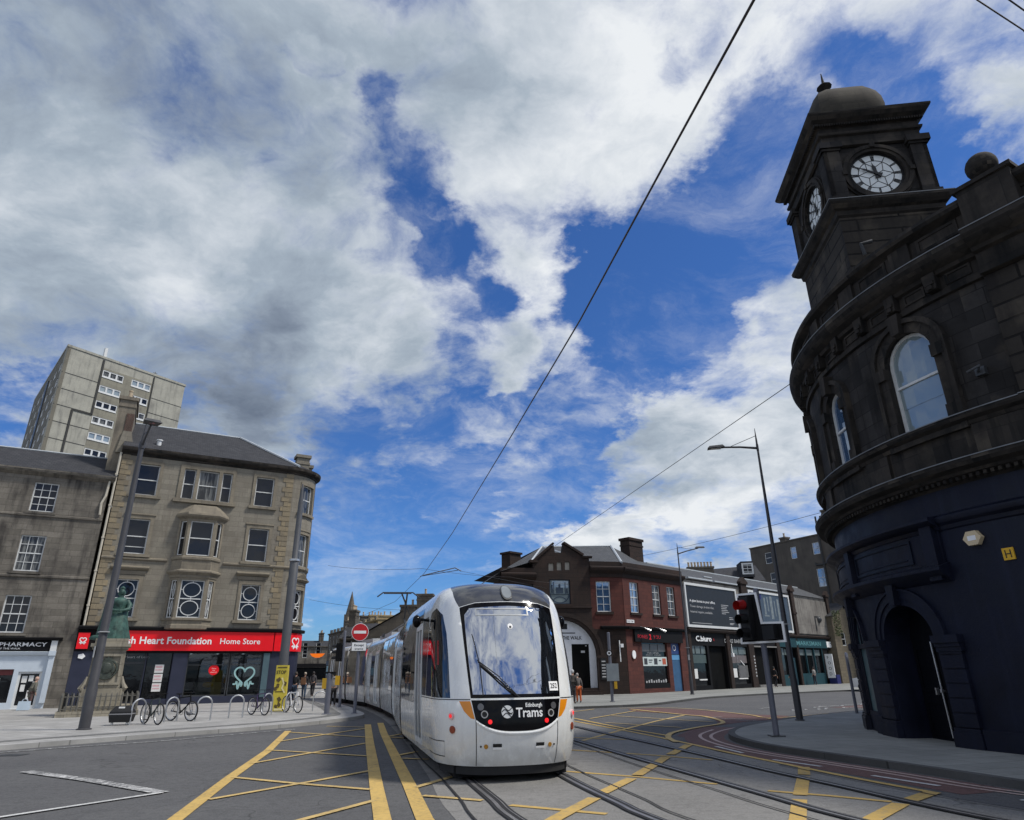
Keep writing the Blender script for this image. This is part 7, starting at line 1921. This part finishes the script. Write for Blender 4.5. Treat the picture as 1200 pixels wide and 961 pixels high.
# traction pole with yellow wrap
tp_ = thing('traction_pole', 'thick grey tapering traction pole in front of the rounded corner shop', 'pole', (-11.05, 33.7, .12))
mb = MB(); mb.lathe([(.215, 0), (.215, 6.9), (.155, 7.0), (.13, 9.9), (.03, 10.9)], 16); mb.build('shaft', plain('traction_pole_grey', (.075, .078, .085), .5, .1), tp_, smooth=35)
mb = MB(); mb.lathe([(.25, 6.88), (.26, 6.9), (.26, 6.98), (.2, 7.0)], 16); mb.build('collar', galv, tp_)
bn = thing('banner_wrap', 'bright yellow advertising wrap headed STOP round the foot of the thick pole', 'banner', (-11.05, 33.7, .12), R(12))
mb = MB(); mb.box(-.29, .29, -.29, .29, .02, 2.0, top=.92); mb.build('panel', yellow_banner, bn)
def bn_map(u, z, w): return (u, -.295 - w + .022 * z / 2, z)
text('lettering', 'STOP', bn, bn_map, -.24, 1.62, .15, black_letter, .004, width=.44, bold=.02)
mb = MB(); mb.fbox(bn_map, -.2, .22, 1.88, 1.93, 0, .004); mb.fbox(bn_map, -.2, .2, .83, .87, 0, .004)
rn = random.Random(5)
for (cx, cz) in ((-.1, 1.35), (-.12, 1.12), (-.22, .98), (.2, 1.2), (.0, .52), (.02, .3), (-.1, .2)):
    mb.fpoly(bn_map, [(cx + rn.uniform(.05, .12) * math.cos(t), cz + rn.uniform(.07, .14) * math.sin(t)) for t in (2 * math.pi * k / 9 for k in range(9))], 0, .004)
mb.build('banner_figure', plain('banner_print', (.10, .07, .02), .5, .4, scale=14), bn)
mb = MB(); ribbon(mb, bn_map, [(.05, 1.45), (.14, 1.2), (.08, 1.0), (.22, .8)], .07, 0, .005); mb.fbox(bn_map, -.18, .18, .05, .14, 0, .005); mb.build('pale_mark', plain('banner_pale', (.75, .66, .35), .5, .1), bn)

def simple_pole(name, label, cat, loc, h, r, mat=signal_grey, rz=0):
    t = thing(name, label, cat, (*loc, .12), rz)
    mb = MB(); mb.lathe([(r * 1.9, 0), (r * 1.9, .02), (r, .03), (r, h), (r * .6, h + .02)], 12); mb.build('pole', mat, t, smooth=35)
    return t
# no entry sign
ne_ = simple_pole('no_entry_sign', 'round red no entry sign with a white plate reading Except trams', 'road sign', (-6.95, 31.25), 3.75, .075, signal_grey, R(12))
def circ_(r, c=(0, 0), n=32): return [(c[0] + r * math.cos(2 * math.pi * k / n), c[1] + r * math.sin(2 * math.pi * k / n)) for k in range(n)]
mb = MB(); mb.fpoly(flat, circ_(.375, (0, 3.32)), .08, .10, back=True); dsk = mb.build('sign_disc', white_letter, ne_)
mb = MB(); mb.fpoly(flat, circ_(.355, (0, 3.32)), .10, .104); mb.build('red_disc', plain('sign_red', (.52, .01, .015), .4, .04), dsk)
mb = MB(); mb.fbox(flat, -.27, .27, 3.26, 3.38, .104, .108); mb.build('white_bar', white_letter, dsk)
mb = MB(); mb.fpoly(flat, rect(-.33, .33, 2.52, 2.90), .08, .10, back=True); plt = mb.build('sub_plate', white_letter, ne_)
text('lettering', 'Except', plt, flat, 0, 2.73, .09, black_letter, .104, width=.42, bold=.015, center=True); text('lettering', 'trams', plt, flat, 0, 2.58, .08, black_letter, .104, width=.38, bold=.015, center=True)
mb = MB(); mb.fpoly(flat, rect(-.33, .33, 2.52, 2.90), .100, .102, [rect(-.315, .315, 2.535, 2.885)]); mb.build('plate_border', black_letter, plt)
# signal poles on the left pavement
def signal_head(parent, z, rz, mat=black, w=.15, n=3, lit=None, x=0.0):
    mb = MB(); mb.box(-w + x, w + x, -.36, -.12, z, z + n * .3); mb.box(-.04 + x, .04 + x, -.14, 0, z + .1, z + .16); mb.box(-.04 + x, .04 + x, -.14, 0, z + n * .3 - .16, z + n * .3 - .1)
    o = mb.build('signal_head', mat, parent); o.rotation_euler = (0, 0, rz)
    for k in range(n):
        mb = MB(); zc = z + .15 + k * .3; mb.fpoly(flat, [(x + p[0], p[1]) for p in circ_(.10, (0, zc), 16)], .36, .365)
        lp = mb.build('lamp', lit if (lit and k == n - 1) else plain('unlit_lens', (.02, .02, .02), .3, .1) if 'unlit_lens' not in MATS else (lit if (lit and k == n - 1) else MATS['unlit_lens']), o)
        mb = MB(); P_ = []
        for j in range(11):
            a = math.pi * (-.1 + 1.2 * j / 10); 
            P_ += [(x + .115 * math.cos(a), -.36, zc + .115 * math.sin(a)), (x + .115 * math.cos(a), -.60, zc + .115 * math.sin(a) - .02)]
        mb.add(P_, [(2 * j, 2 * j + 1, 2 * j + 3, 2 * j + 2) for j in range(10)]); mb.build('visor', black_letter, o)
    return o
MATS['unlit_lens'] = plain('unlit_lens', (.02, .02, .02), .3, .1)
s1 = simple_pole('traffic_signal', 'grey signal pole with a dark head turned away and a yellow push button box', 'traffic light', (-9.05, 37.1), 3.7, .07)
signal_head(s1, 2.2, R(-95))
mb = MB(); mb.box(-.30, -.08, -.12, .12, 1.05, 1.5); mb.build('push_button_box', yellow_box, s1)
s2 = simple_pole('bollard_post', 'short thick grey post with yellow push button unit at the pavement corner', 'post', (-8.05, 30.85), 1.62, .115)
mb = MB(); mb.box(-.30, -.1, .0, .2, 1.0, 1.42); mb.build('push_button_box', yellow_box, s2); mb = MB(); mb.box(-.22, .26, -.1, .1, 1.60, 1.68); mb.build('cap_plate', black, s2)
# traffic light on the right island
s3 = simple_pole('traffic_signal', 'traffic light on the right island showing red, L-shaped backing board edged in white', 'traffic light', (6.6, 18.62), 3.62, .075)
s3.children if False else None
rzs = R(-62)
def bmap(u, z, w):
    return (u * math.cos(rzs) + w * math.sin(rzs), u * math.sin(rzs) - w * math.cos(rzs), z)
out = [(-.66, 2.22), (.86, 2.22), (.86, 2.72), (.18, 2.75), (.10, 3.52), (-.60, 3.54)]
inn = [(-.60, 2.27), (.80, 2.27), (.80, 2.67), (.12, 2.70), (.04, 3.47), (-.54, 3.49)]
mb = MB(); mb.fpoly(bmap, out, .10, .13, [inn], back=True); mb.build('board_border', white_letter, s3)
mb = MB(); mb.fpoly(bmap, inn, .10, .125, back=True); mb.build('backing_board', black, s3)
red_lit = emit('red_signal_lit', (.6, .01, .01), .2)
mb = MB(); mb.fbox(bmap, -.42, -.08, 2.32, 3.42, .13, .30); mb.fbox(bmap, .26, .64, 2.30, 2.64, .13, .27); sh = mb.build('signal_body', black_letter, s3)
for k, mt in ((0, MATS['unlit_lens']), (1, MATS['unlit_lens']), (2, red_lit)):
    zc = 2.5 + k * .36; mb = MB(); mb.fpoly(bmap, circ_(.115, (-.25, zc), 18), .30, .31); mb.build('lamp', mt, sh)
    mb = MB(); P_ = []
    for j in range(13):
        a = math.pi * (-.35 + 1.7 * j / 12); P_ += [bmap(-.25 + .13 * math.cos(a), zc + .13 * math.sin(a), .30), bmap(-.25 + .13 * math.cos(a), zc + .13 * math.sin(a) - .03, .55)]
    mb.add(P_, [(2 * j, 2 * j + 1, 2 * j + 3, 2 * j + 2) for j in range(12)]); mb.build('visor', black_letter if k < 2 else plain('red_lit_visor', (.30, .01, .01), .4, .1), sh)
mb = MB(); mb.box(-.17, .17, -.17, .17, .0, .03); mb.build('base_plate', dark_metal, s3)
# bus stop style pole by the arch
s4 = simple_pole('sign_pole', 'thin grey pole with a small round sign and a pale control box by the arch', 'sign post', (5.33, 39.7), 3.6, .08, signal_grey, R(-8))
mb = MB(); mb.fpoly(flat, circ_(.17, (-.02, 2.5)), .09, .11, back=True); o = mb.build('round_sign', black_letter, s4)
mb = MB(); mb.fpoly(flat, circ_(.12, (-.02, 2.5)), .11, .114, [circ_(.06, (-.02, 2.5))]); mb.build('white_ring', white_letter, o)
mb = MB(); mb.box(-.22, .45, -.16, .1, 1.05, 1.95); mb.build('control_box', plain('pale_grey_box', (.30, .33, .34), .5, .1), s4)
mb = MB(); mb.box(.16, .32, -.16, .0, .65, 1.02); mb.build('push_button_box', yellow_box, s4)
# hoop on the right pavement
def hoop(name, label, cat, loc, rz, w, h, r, mat, group=None):
    pts = [(-w / 2, 0, 0), (-w / 2, 0, h - w * .5)] + [(-w / 2 * math.cos(math.pi * k / 8), 0, h - w * .5 + w * .5 * math.sin(math.pi * k / 8)) for k in range(1, 8)] + [(w / 2, 0, h - w * .5), (w / 2, 0, 0)]
    mb = MB(); mb.tube(pts, r, 8); o = mb.build(name, mat, None, smooth=40); o.location = (*loc, .12); o.rotation_euler = (0, 0, rz)
    tag(o, label, cat, group); return o
hoop('hooped_barrier', 'tall grey hooped tube barrier behind the corner building', 'barrier', (12.95, 27.6), R(65), .9, 2.1, .055, signal_grey)
GS = 'cycle stands along the kerb by the charity shop'
stands = [((-13.45, 25.8), 'steel cycle stand that the bike with the black bag leans on'), ((-12.9, 27.15), 'steel cycle stand in front of the bike nearest the statue'), ((-11.85, 27.5), 'empty steel cycle stand, the one nearer the statue'), ((-11.2, 29.0), 'empty steel cycle stand, the one nearer the yellow wrap'), ((-10.65, 31.0), 'steel cycle stand behind the purple bike'), ((-10.2, 32.6), 'steel cycle stand held by the white bike'), ((-9.1, 33.5), 'empty steel cycle stand next to the grey corner post')]
for i, (l, lb) in enumerate(stands): hoop('cycle_stand', lb, 'cycle stand', l, R(62 if i not in (2, 3, 6) else 30), .52 if i != 6 else .62, .84, .028, galv, GS)

def bicycle(label, loc, rz, frame_mat, tyre_mat=rubber, lean=0.0, fork='straight', basket=False, steer=0):
    t = thing('bicycle', label, 'bicycle', (*loc, .12), rz, 'bicycles locked to the cycle stands'); t.rotation_euler = (lean, 0, rz)
    wr = .335
    for nm, x in (('wheel', -.52), ('wheel', .52)):
        mb = MB(); mb.torus((x, 0, wr + .01), (0, 1, 0), wr - .03, .012, 28, 5); mb.torus((x, 0, wr + .01), (0, 1, 0), .03, .02, 10, 5)
        for k in range(18):
            a = 2 * math.pi * k / 18; mb.tube([(x + .03 * math.cos(a), (-1) ** k * .02, wr + .01 + .03 * math.sin(a)), (x + (wr - .03) * math.cos(a + .1), 0, wr + .01 + (wr - .03) * math.sin(a + .1))], .0018, 3, False)
        w = mb.build(nm, galv, t)
        mb = MB(); mb.torus((x, 0, wr + .01), (0, 1, 0), wr - .005, .028, 32, 6); mb.build('tyre', tyre_mat, w, smooth=True)
        mb = MB(); P_ = [(x + (wr + .04) * math.cos(a), y, wr + .01 + (wr + .04) * math.sin(a)) for a in (math.pi * (.2 + .75 * k / 10) for k in range(11)) for y in (-.025, .025)]
    ht, hb = (.38, 0, .86), (.42, 0, .66); bb = (-.06, 0, .28); st_ = (-.22, 0, .80); ra, fa_ = (-.52, 0, wr + .01), (.52, 0, wr + .01)
    mb = MB(); mb.tube([ht, hb], .026, 8); mb.tube([hb, bb], .026, 8); mb.tube([bb, st_], .021, 8); mb.tube([st_, ht], .02, 8)
    for y in (-.05, .05): mb.tube([(bb[0], y * .6, bb[2]), (ra[0], y, ra[2])], .010, 6); mb.tube([(st_[0], y * .3, st_[2] - .05), (ra[0], y, ra[2])], .008, 6); mb.tube([(hb[0], y * .6, hb[2] - .02), (hb[0] + .02, y, hb[2] - .06), (fa_[0], y, fa_[2])], .010, 6)
    mb.build('frame', frame_mat, t, smooth=40)
    mb = MB(); mb.tube([ht, (.35, 0, .98)], .014, 6); mb.tube([(.30, -.3, 1.0), (.37, -.12, .99), (.37, .12, .99), (.30, .3, 1.0)], .013, 6); mb.build('handlebar', black, t)
    mb = MB(); mb.tube([st_, (-.245, 0, .92)], .013, 6); mb.ball((-.28, 0, .94), .09, 10, 6, 1.5, .75, .3); mb.ball((-.18, 0, .94), .05, 8, 6, 1.8, .5, .4); mb.build('saddle', black, t)
    mb = MB(); mb.torus((bb[0], .05, bb[2]), (0, 1, 0), .08, .008, 16, 4); mb.tube([(bb[0] - .12, -.06, bb[2] - .12), (bb[0] + .12, .06, bb[2] + .12)], .009, 5); mb.box(bb[0] - .17, bb[0] - .07, -.15, -.07, bb[2] - .14, bb[2] - .115); mb.box(bb[0] + .07, bb[0] + .17, .07, .15, bb[2] + .115, bb[2] + .14); mb.tube([(bb[0], .05, bb[2] + .08), (ra[0], .05, ra[2] + .03)], .004, 4); mb.build('crank', black, t)
    return t
bicycle('dark bicycle seen nearly end on beside the big black bag', (-13.0, 25.9), R(-38), plain('bike_dark_green', (.03, .04, .04), .4, .1))
bicycle('black bicycle with thick tyres, second from the statue', (-12.75, 27.6), R(-25), black)
bicycle('dark purple bicycle left of the yellow wrap', (-11.0, 30.9), R(-40), plain('bike_purple', (.05, .03, .09), .35, .1))
bicycle('white framed bicycle right of the yellow wrap', (-10.05, 32.45), R(-42), plain('bike_white', (.75, .75, .75), .35, .05))
mb = MB(); mb.box(-.32, .32, -.24, .24, .10, .30, top=1.12); mb.box(-.358, .358, -.268, .268, .30, .44, top=.97); mb.box(-.347, .347, -.26, .26, .44, .62, top=.62); dbg = mb.build('delivery_bag', black_gloss, None); dbg.data.materials[0] = plain('black_bag_fabric', (.014, .014, .015), .6, .15); dbg.location = (-13.95, 25.7, .12); dbg.rotation_euler = (0, 0, R(12)); tag(dbg, 'big black insulated bag on the paving against the first bicycle', 'bag')
mb = MB(); mb.box(-.36, .36, -.272, .272, .35, .38); mb.build('reflective_stripe', plain('bag_stripe', (.30, .30, .31), .4, .1), dbg)
mb = MB(); mb.box(-.1, .1, -.20, -.19, .52, .6); mb.build('bag_label', white_letter, dbg)
mb = MB()
for sx in (-1, 1): mb.ball((sx * .24, -.16, .06), .05, 8, 6)
mb.build('castor', white_metal, dbg)

# A-board outside the shop, cafe sign
oc = thing('lit_street_sign', 'small orange lit sign hanging over the street past the corner shop', 'sign', (-17.0, 60.5, 0), R(10))
mb = MB(); mb.tube([(-.3, 0, 3.3), (-.3, 0, 3.9), (.3, 0, 3.9), (.3, 0, 3.3)], .03, 6); mb.build('bracket', dark_metal, oc)
mb = MB(); mb.fpoly(flat, [(-.62, 3.35), (-.42, 3.12), (-.15, 3.02), (.15, 3.02), (.42, 3.12), (.62, 3.35)], -.08, .08, back=True); mb.build('sign_panel', emit('orange_sign_lit', (.85, .17, .01), .55), oc)

# pigeons
def pigeon(loc, rz, lb):
    mb = MB(); mb.ball((0, 0, .11), .075, 10, 8, .8, 1.6, .85); mb.ball((0, -.12, .2), .035, 8, 6, 1, 1.1, 1); mb.tube([(0, -.08, .13), (0, -.12, .2)], [.045, .03], 7); mb.tube([(0, .08, .11), (0, .22, .09)], [.05, .02], 6)
    for sx in (-1, 1): mb.tube([(sx * .025, 0, 0), (sx * .025, 0, .07)], .006, 4)
    mb.tube([(0, -.15, .2), (0, -.185, .19)], [.01, .003], 4)
    o = mb.build('pigeon', plain('pigeon_grey', (.05, .052, .06), .6, .3, scale=12) if 'pg' not in MATS else MATS['pg'], None, smooth=True); o.location = (*loc, .12); o.rotation_euler = (0, 0, rz); tag(o, lb, 'pigeon'); return o
MATS['pg'] = plain('pigeon_feather', (.05, .052, .06), .6, .3, scale=12)
pigeon((-20.4, 35.2), R(70), 'dark pigeon standing on the paving in front of the chemist')
pigeon((-13.6, 30.2), R(-60), 'dark pigeon on the paving behind the second bicycle')
pigeon((-19.6, 32.2), R(20), 'dark pigeon at the corner of the statue plinth')

# ================================================================== people
def person(label, loc, rz, h=1.72, pose='stand', top=(.03, .03, .035), legs=(.04, .04, .05), hair=(.05, .04, .03), shoes=(.02, .02, .02), lean=0.0, long_coat=False, group=None, skirt=False, hood=False):
    t = thing('person', label, 'person', loc, rz, group)
    k = h / 1.75
    sg_l, sg_r = (.16, -.14) if pose == 'walk' else (0.02, -.02)
    P_ = []; Rr = []; Ed = []
    def add(p, r, par=None):
        P_.append((p[0] * k, p[1] * k, p[2] * k)); Rr.append(r * k); i = len(P_) - 1
        if par is not None: Ed.append((par, i))
        return i
    # bend the torso forward about the hips
    def B(x, y, z):
        d = z - .95; a = lean
        return (x, y * math.cos(a) - d * math.sin(a), .95 + d * math.cos(a) + y * math.sin(a))
    pel = add((0, 0, .95), .125); wst = add(B(0, 0, 1.1), .115, pel); chs = add(B(0, -.01, 1.32), .135, wst); nk = add(B(0, 0, 1.47), .06, chs); nk2 = add(B(0, -.01, 1.53), .055, nk)
    hd = add(B(0, -.02, 1.63), .088, nk2); ht_ = add(B(0, -.015, 1.70), .075, hd)
    arms = []; legs_ = []
    for s, fwd in ((-1, sg_r), (1, sg_l)):
        sh = add(B(s * .17, 0, 1.42), .062, chs)
        if pose == 'carry': el = add(B(s * .25, .02, 1.15), .045, sh); wr_ = add(B(s * .24, -.12, .93), .032, el)
        elif pose == 'hold': el = add(B(s * .25, .0, 1.16), .045, sh); wr_ = add(B(s * .16, -.28, 1.12), .032, el)
        else: el = add(B(s * .23, .03 + fwd * .4, 1.15), .045, sh); wr_ = add(B(s * .24, -.04 - fwd * .8, .92), .032, el)
        d = [P_[wr_][i] / k - P_[el][i] / k for i in range(3)]; L = math.sqrt(sum(x * x for x in d)); d = [x / L for x in d]; w0 = [x / k for x in P_[wr_]]
        hn = add([w0[i] + d[i] * .06 for i in range(3)], .030, wr_)
        for f in range(4):
            oy = (f - 1.5) * .017; ln = (.07, .08, .078, .06)[f]
            a1 = add((w0[0] + d[0] * .10, w0[1] + d[1] * .10 + oy, w0[2] + d[2] * .10), .0095, hn); add((w0[0] + d[0] * (.10 + ln) - s * .015, w0[1] + d[1] * (.10 + ln) + oy, w0[2] + d[2] * (.10 + ln)), .008, a1)
        th = add((w0[0] - s * .012, w0[1] - .035, w0[2] + d[2] * .05), .011, hn); add((w0[0] - s * .015, w0[1] - .05, w0[2] + d[2] * .09), .009, th)
        arms.append((sh, el, wr_))
        hp = add((s * .09, 0, .88), .095, pel); kn = add((s * .10, -fwd * .6 - .02, .50), .062, hp); an = add((s * .10, -fwd * 1.6 + (.06 if fwd < 0 else 0), .09), .040, kn); ft = add((s * .11, -fwd * 1.6 - .13, .04), .032, an)
        legs_.append((hp, kn, an, ft))
    body = skin(Ed, P_, Rr, 'body', skin_mat, t)
    def col(c, n): 
        key = 'cloth_%.3f_%.3f_%.3f' % c
        if key not in MATS: MATS[key] = plain(key, c, .85, .2, scale=6)
        return MATS[key]
    # jacket
    Pj = [P_[i] for i in (pel, wst, chs, nk)]; Rj = [.155 * k if not long_coat else .17 * k, .14 * k, .158 * k, .085 * k]; Ej = [(0, 1), (1, 2), (2, 3)]
    if long_coat: Pj.append((0, 0, .62 * k)); Rj.append(.19 * k); Ej.append((0, 4))
    for sh, el, wr_ in arms:
        b = len(Pj); Pj += [P_[sh], P_[el], P_[wr_]]; Rj += [.082 * k, .062 * k, .048 * k]; Ej += [(2, b), (b, b + 1), (b + 1, b + 2)]
    if hood: Pj.append(B(0, .07 * 1, 1.55)); Pj[-1] = tuple(x * k for x in Pj[-1]); Rj.append(.10 * k); Ej.append((3, len(Pj) - 1))
    skin(Ej, Pj, Rj, 'jacket', col(top, 'top'), t)
    Pl = [P_[pel]]; Rl = [.142 * k]; El = []
    for hp, kn, an, ft in legs_:
        b = len(Pl); Pl += [P_[hp], P_[kn], tuple(P_[an])]; Rl += [.108 * k, .078 * k, .06 * k]; El += [(0, b), (b, b + 1), (b + 1, b + 2)]
    skin(El, Pl, Rl, 'trousers', col(legs, 'legs'), t)
    Ps = []; Rs = []; Es = []
    for hp, kn, an, ft in legs_:
        b = len(Ps); Ps += [P_[an], P_[ft]]; Rs += [.05 * k, .042 * k]; Es.append((b, b + 1))
    for q in (0, 1):
        skin([(0, 1)], Ps[2 * q:2 * q + 2], Rs[2 * q:2 * q + 2], 'shoe', col(shoes, 'shoes'), t)
    mb = MB(); c = B(0, .015, 1.675); mb.ball(tuple(x * k for x in c), .108 * k, 12, 9, .9, 1.0, 1.05)
    mb.build('hair', col(hair, 'hair'), t, smooth=True)
    mb = MB(); e = B(0, -.105, 1.64)
    for s in (-1, 1): ee = B(s * .032, -.092, 1.655); mb.ball(tuple(x * k for x in ee), .011 * k, 6, 5)
    mb.build('eyes', black_letter, t)
    mb = MB(); nn2 = B(0, -.112, 1.625); mb.ball(tuple(x * k for x in nn2), .014 * k, 6, 5, .8, 1, 1.4)
    for s in (-1, 1): ea = B(s * .088, -.0, 1.635); mb.ball(tuple(x * k for x in ea), .02 * k, 6, 5, .4, .8, 1.3)
    mo = B(0, -.10, 1.585); mb.ball(tuple(x * k for x in mo), .018 * k, 6, 5, 1.3, .4, .4)
    mb.build('face_features', skin_mat, t, smooth=True)
    return t
person('person in a greenish coat leaning at the chemist door with a pale bag', (-25.9, 38.3, .12), R(150), 1.62, 'carry', (.13, .125, .10), (.10, .06, .055), (.45, .30, .24), (.5, .5, .5), lean=.22, long_coat=True)
bgm = MB(); bgm.box(-.28, .28, -.14, .14, .0, .42, top=.9); bag = bgm.build('shopping_bag', plain('pale_blue_bag', (.45, .54, .62), .6, .08), None); bag.location = (-25.65, 37.6, .14); bag.rotation_euler = (0, 0, R(25)); tag(bag, 'pale blue shopping bag on the ground at the chemist door', 'bag')
bgm = MB(); 
for s in (-1, 1): bgm.torus((0, s * .08, .42), (0, 1, 0), .12, .012, 14, 4, 0, math.pi * 2)
bgm.build('handles', plain('bag_handle', (.4, .45, .5), .6, .1), bag)
GP = 'people on the pavement at the corner shop'
person('person in a dark jacket and jeans beside the white bicycle', (-14.6, 47.4, .12), R(170), 1.72, 'walk', (.02, .02, .022), (.05, .075, .12), (.06, .05, .04), group=GP)
person('person with pale hair and a brown backpack, middle of the corner group', (-14.65, 49.6, .12), R(190), 1.70, 'walk', (.02, .02, .024), (.10, .15, .22), (.45, .38, .30), group=GP)
p3 = person('person in a grey hooded jacket walking away, rightmost of the corner group', (-15.6, 55.0, .12), R(185), 1.75, 'walk', (.07, .065, .07), (.02, .02, .025), (.05, .045, .045), group=GP, hood=True)
bgm = MB(); bgm.box(-.17, .17, -.14, .1, 0, .45, top=.85); bp_ = bgm.build('backpack', plain('brown_backpack', (.20, .10, .05), .7, .2), None); bp_.location = (-14.68, 49.37, 1.05); bp_.rotation_euler = (0, 0, R(190)); tag(bp_, 'brown backpack on the back of the pale-haired person', 'backpack')
person('person in dark trousers and a pale grey top behind the yellow button post', (-9.55, 37.6, .12), R(200), 1.66, 'stand', (.30, .29, .28), (.012, .012, .014), (.03, .03, .03), (.4, .4, .4), hood=True)
person('person in a dark grey coat and cap bending beside the front of the tram', (3.05, 38.2, .10), R(160), 1.66, 'carry', (.055, .05, .045), (.03, .03, .035), (.5, .5, .5), lean=.12, long_coat=True)
person('worker in bright orange trousers just behind the person in the dark coat', (3.45, 39.2, .10), R(190), 1.5, 'stand', (.10, .09, .085), (.50, .11, .03), (.3, .28, .26), lean=.3)
person('person in black standing at the teal pub front, left of two', (24.0, 66.0, .10), R(130), 1.75, 'stand', (.012, .012, .014), (.012, .012, .015), (.03, .03, .03))
person('person in black standing at the teal pub front, right of two', (26.3, 68.0, .10), R(210), 1.7, 'stand', (.014, .014, .016), (.014, .014, .018), (.05, .04, .04))
person('person in a light top at the far dark doorway past the projecting sign', (30.6, 73.0, .10), R(210), 1.7, 'stand', (.22, .21, .20), (.03, .03, .04), (.05, .04, .04))

# parked car glimpsed behind the corner building
car = thing('parked_car', 'white car mostly hidden behind the corner building', 'car', (27.9, 54.2, 0), R(128))
def carsec():
    secs = []
    mb = MB()
    prof_c = [(-2.1, .35, .55), (-2.05, .85, .7), (-1.4, .95, .82), (-.6, 1.42, .66), (.7, 1.45, .66), (1.5, 1.0, .8), (2.1, .9, .75), (2.15, .4, .6)]
    P_ = []
    for x, z, w in prof_c:
        P_ += [(x, -w if z > 1.2 else -.85, z), (x, w if z > 1.2 else .85, z)]
    n = len(prof_c)
    F = [(2 * i, 2 * i + 2, 2 * i + 3, 2 * i + 1) for i in range(n - 1)]
    o = len(P_); 
    for x, z, w in prof_c: P_ += [(x, -.85, .3), (x, .85, .3)]
    F += [(2 * i, o + 2 * i, o + 2 * i + 2, 2 * i + 2) for i in range(n - 1)] + [(2 * i + 1, 2 * i + 3, o + 2 * i + 3, o + 2 * i + 1) for i in range(n - 1)] + [(0, 1, o + 1, o), (2 * n - 2, o + 2 * n - 2, o + 2 * n - 1, 2 * n - 1)]
    return mb.add(P_, F)
carsec().build('body', tram_white, car, smooth=30)
mb = MB()
for s in (-1, 1): mb.add([(-1.2, s * .855, 1.0), (1.3, s * .855, 1.0), (.65, s * .70, 1.38), (-.55, s * .70, 1.38)], [(0, 1, 2, 3)])
mb.add([(-1.38, -.75, 1.0), (-1.38, .75, 1.0), (-.65, .62, 1.42), (-.65, -.62, 1.42)], [(0, 1, 2, 3)]); mb.add([(1.5, -.75, 1.03), (1.5, .75, 1.03), (.75, .62, 1.46), (.75, -.62, 1.46)], [(0, 1, 2, 3)]); mb.build('windows', glass_shop, car)
for x in (-1.3, 1.3):
    for s in (-1, 1):
        mb = MB(); mb.torus((x, s * .8, .32), (0, 1, 0), .24, .09, 20, 8); w = mb.build('wheel', rubber, car); mb = MB(); mb.tube([(x, s * .78, .32), (x, s * .88, .32)], .19, 14); mb.build('rim', galv, w)
for s in (-1, 1):
    mb = MB(); mb.ball((-2.06, s * .6, .72), .12, 8, 6, .5, 1.2, .7); mb.build('headlight', emit('car_headlight', (.9, .92, 1), .8) if 'car_headlight' not in MATS else MATS['car_headlight'], car)

# ================================================================== overhead wires
wire_m = plain('copper_wire', (.035, .028, .026), .5, .1)
def wire(label, pts, r=.014, sag=0.0, grp=None, name='overhead_wire', n=10):
    a = []
    for i in range(len(pts) - 1):
        p, q = pts[i], pts[i + 1]
        for k in range(n):
            t = k / n; a.append((p[0] + (q[0] - p[0]) * t, p[1] + (q[1] - p[1]) * t, p[2] + (q[2] - p[2]) * t - sag * 4 * t * (1 - t)))
    a.append(pts[-1]); mb = MB(); mb.tube(a, r, 5); o = mb.build(name, wire_m, None); tag(o, label, 'overhead wire', grp); return o
wire('long contact wire sweeping from the top of the picture down to the tram', [(2.5, -1.5, 6), (1.70, 3.20, 6), (1.42, 4.75, 6), (.91, 7.63, 6), (-.01, 12.14, 6), (-2.03, 21.84, 6), (-4.17, 31.28, 6), (-7.69, 44.12, 6), (-15, 62, 6)], .011, n=3)
wire('wire from the bowed clock building down over the red gable roof', [(9.85, 20.4, 10.93), (3.3, 53.5, 11.07)], .014)
GWU = 'pair of close wires at the top right corner'
wire('left of two close wires crossing the top right corner', [(4.2, 4.3, 8), (4.77, 4.72, 8), (5.49, 5.07, 8), (9.6, 7.9, 8)], .008, n=2)
wire('right of two close wires crossing the top right corner', [(4.3, 4.15, 8), (4.97, 4.66, 8), (5.49, 4.92, 8), (9.6, 7.5, 8)], .008, n=2)
wire('thin span wire from the rounded corner tenement to the bracket over the tram', [(-14.0, 50.5, 9.3), (-5.0, 36.7, 7.0)], .010, .15)
wire('thin span wire from the bracket over the tram towards the red building', [(-5.0, 36.7, 7.0), (-.3, 47.5, 7.9), (4.6, 52.0, 7.9)], .009, .1)
wire('thin span wire from the distant lamp to the clock building', [(8.3, 46.5, 9.0), (13.45, 28.3, 8.0), (14.2, 25.4, 8.0)], .010, .1)
wire('low thin span wire crossing the street beyond the tenement', [(-18.6, 62, 8.0), (-9, 60, 6.8), (-3, 58, 6.8)], .012, .2)
br = thing('wire_bracket', 'short steel registration arm holding the contact wire above the tram', 'bracket', (0, 0, 0))
mb = MB(); mb.tube([(-4.35, 32.3, 6.05), (-2.9, 33.1, 6.5), (-2.6, 33.2, 6.35)], .025, 6); mb.tube([(-4.6, 33.0, 6.1), (-2.75, 33.2, 6.4)], .018, 6); mb.tube([(-2.6, 33.2, 6.35), (2.8, 52.5, 7.6)], .008, 5); mb.build('arm', dark_metal, br)
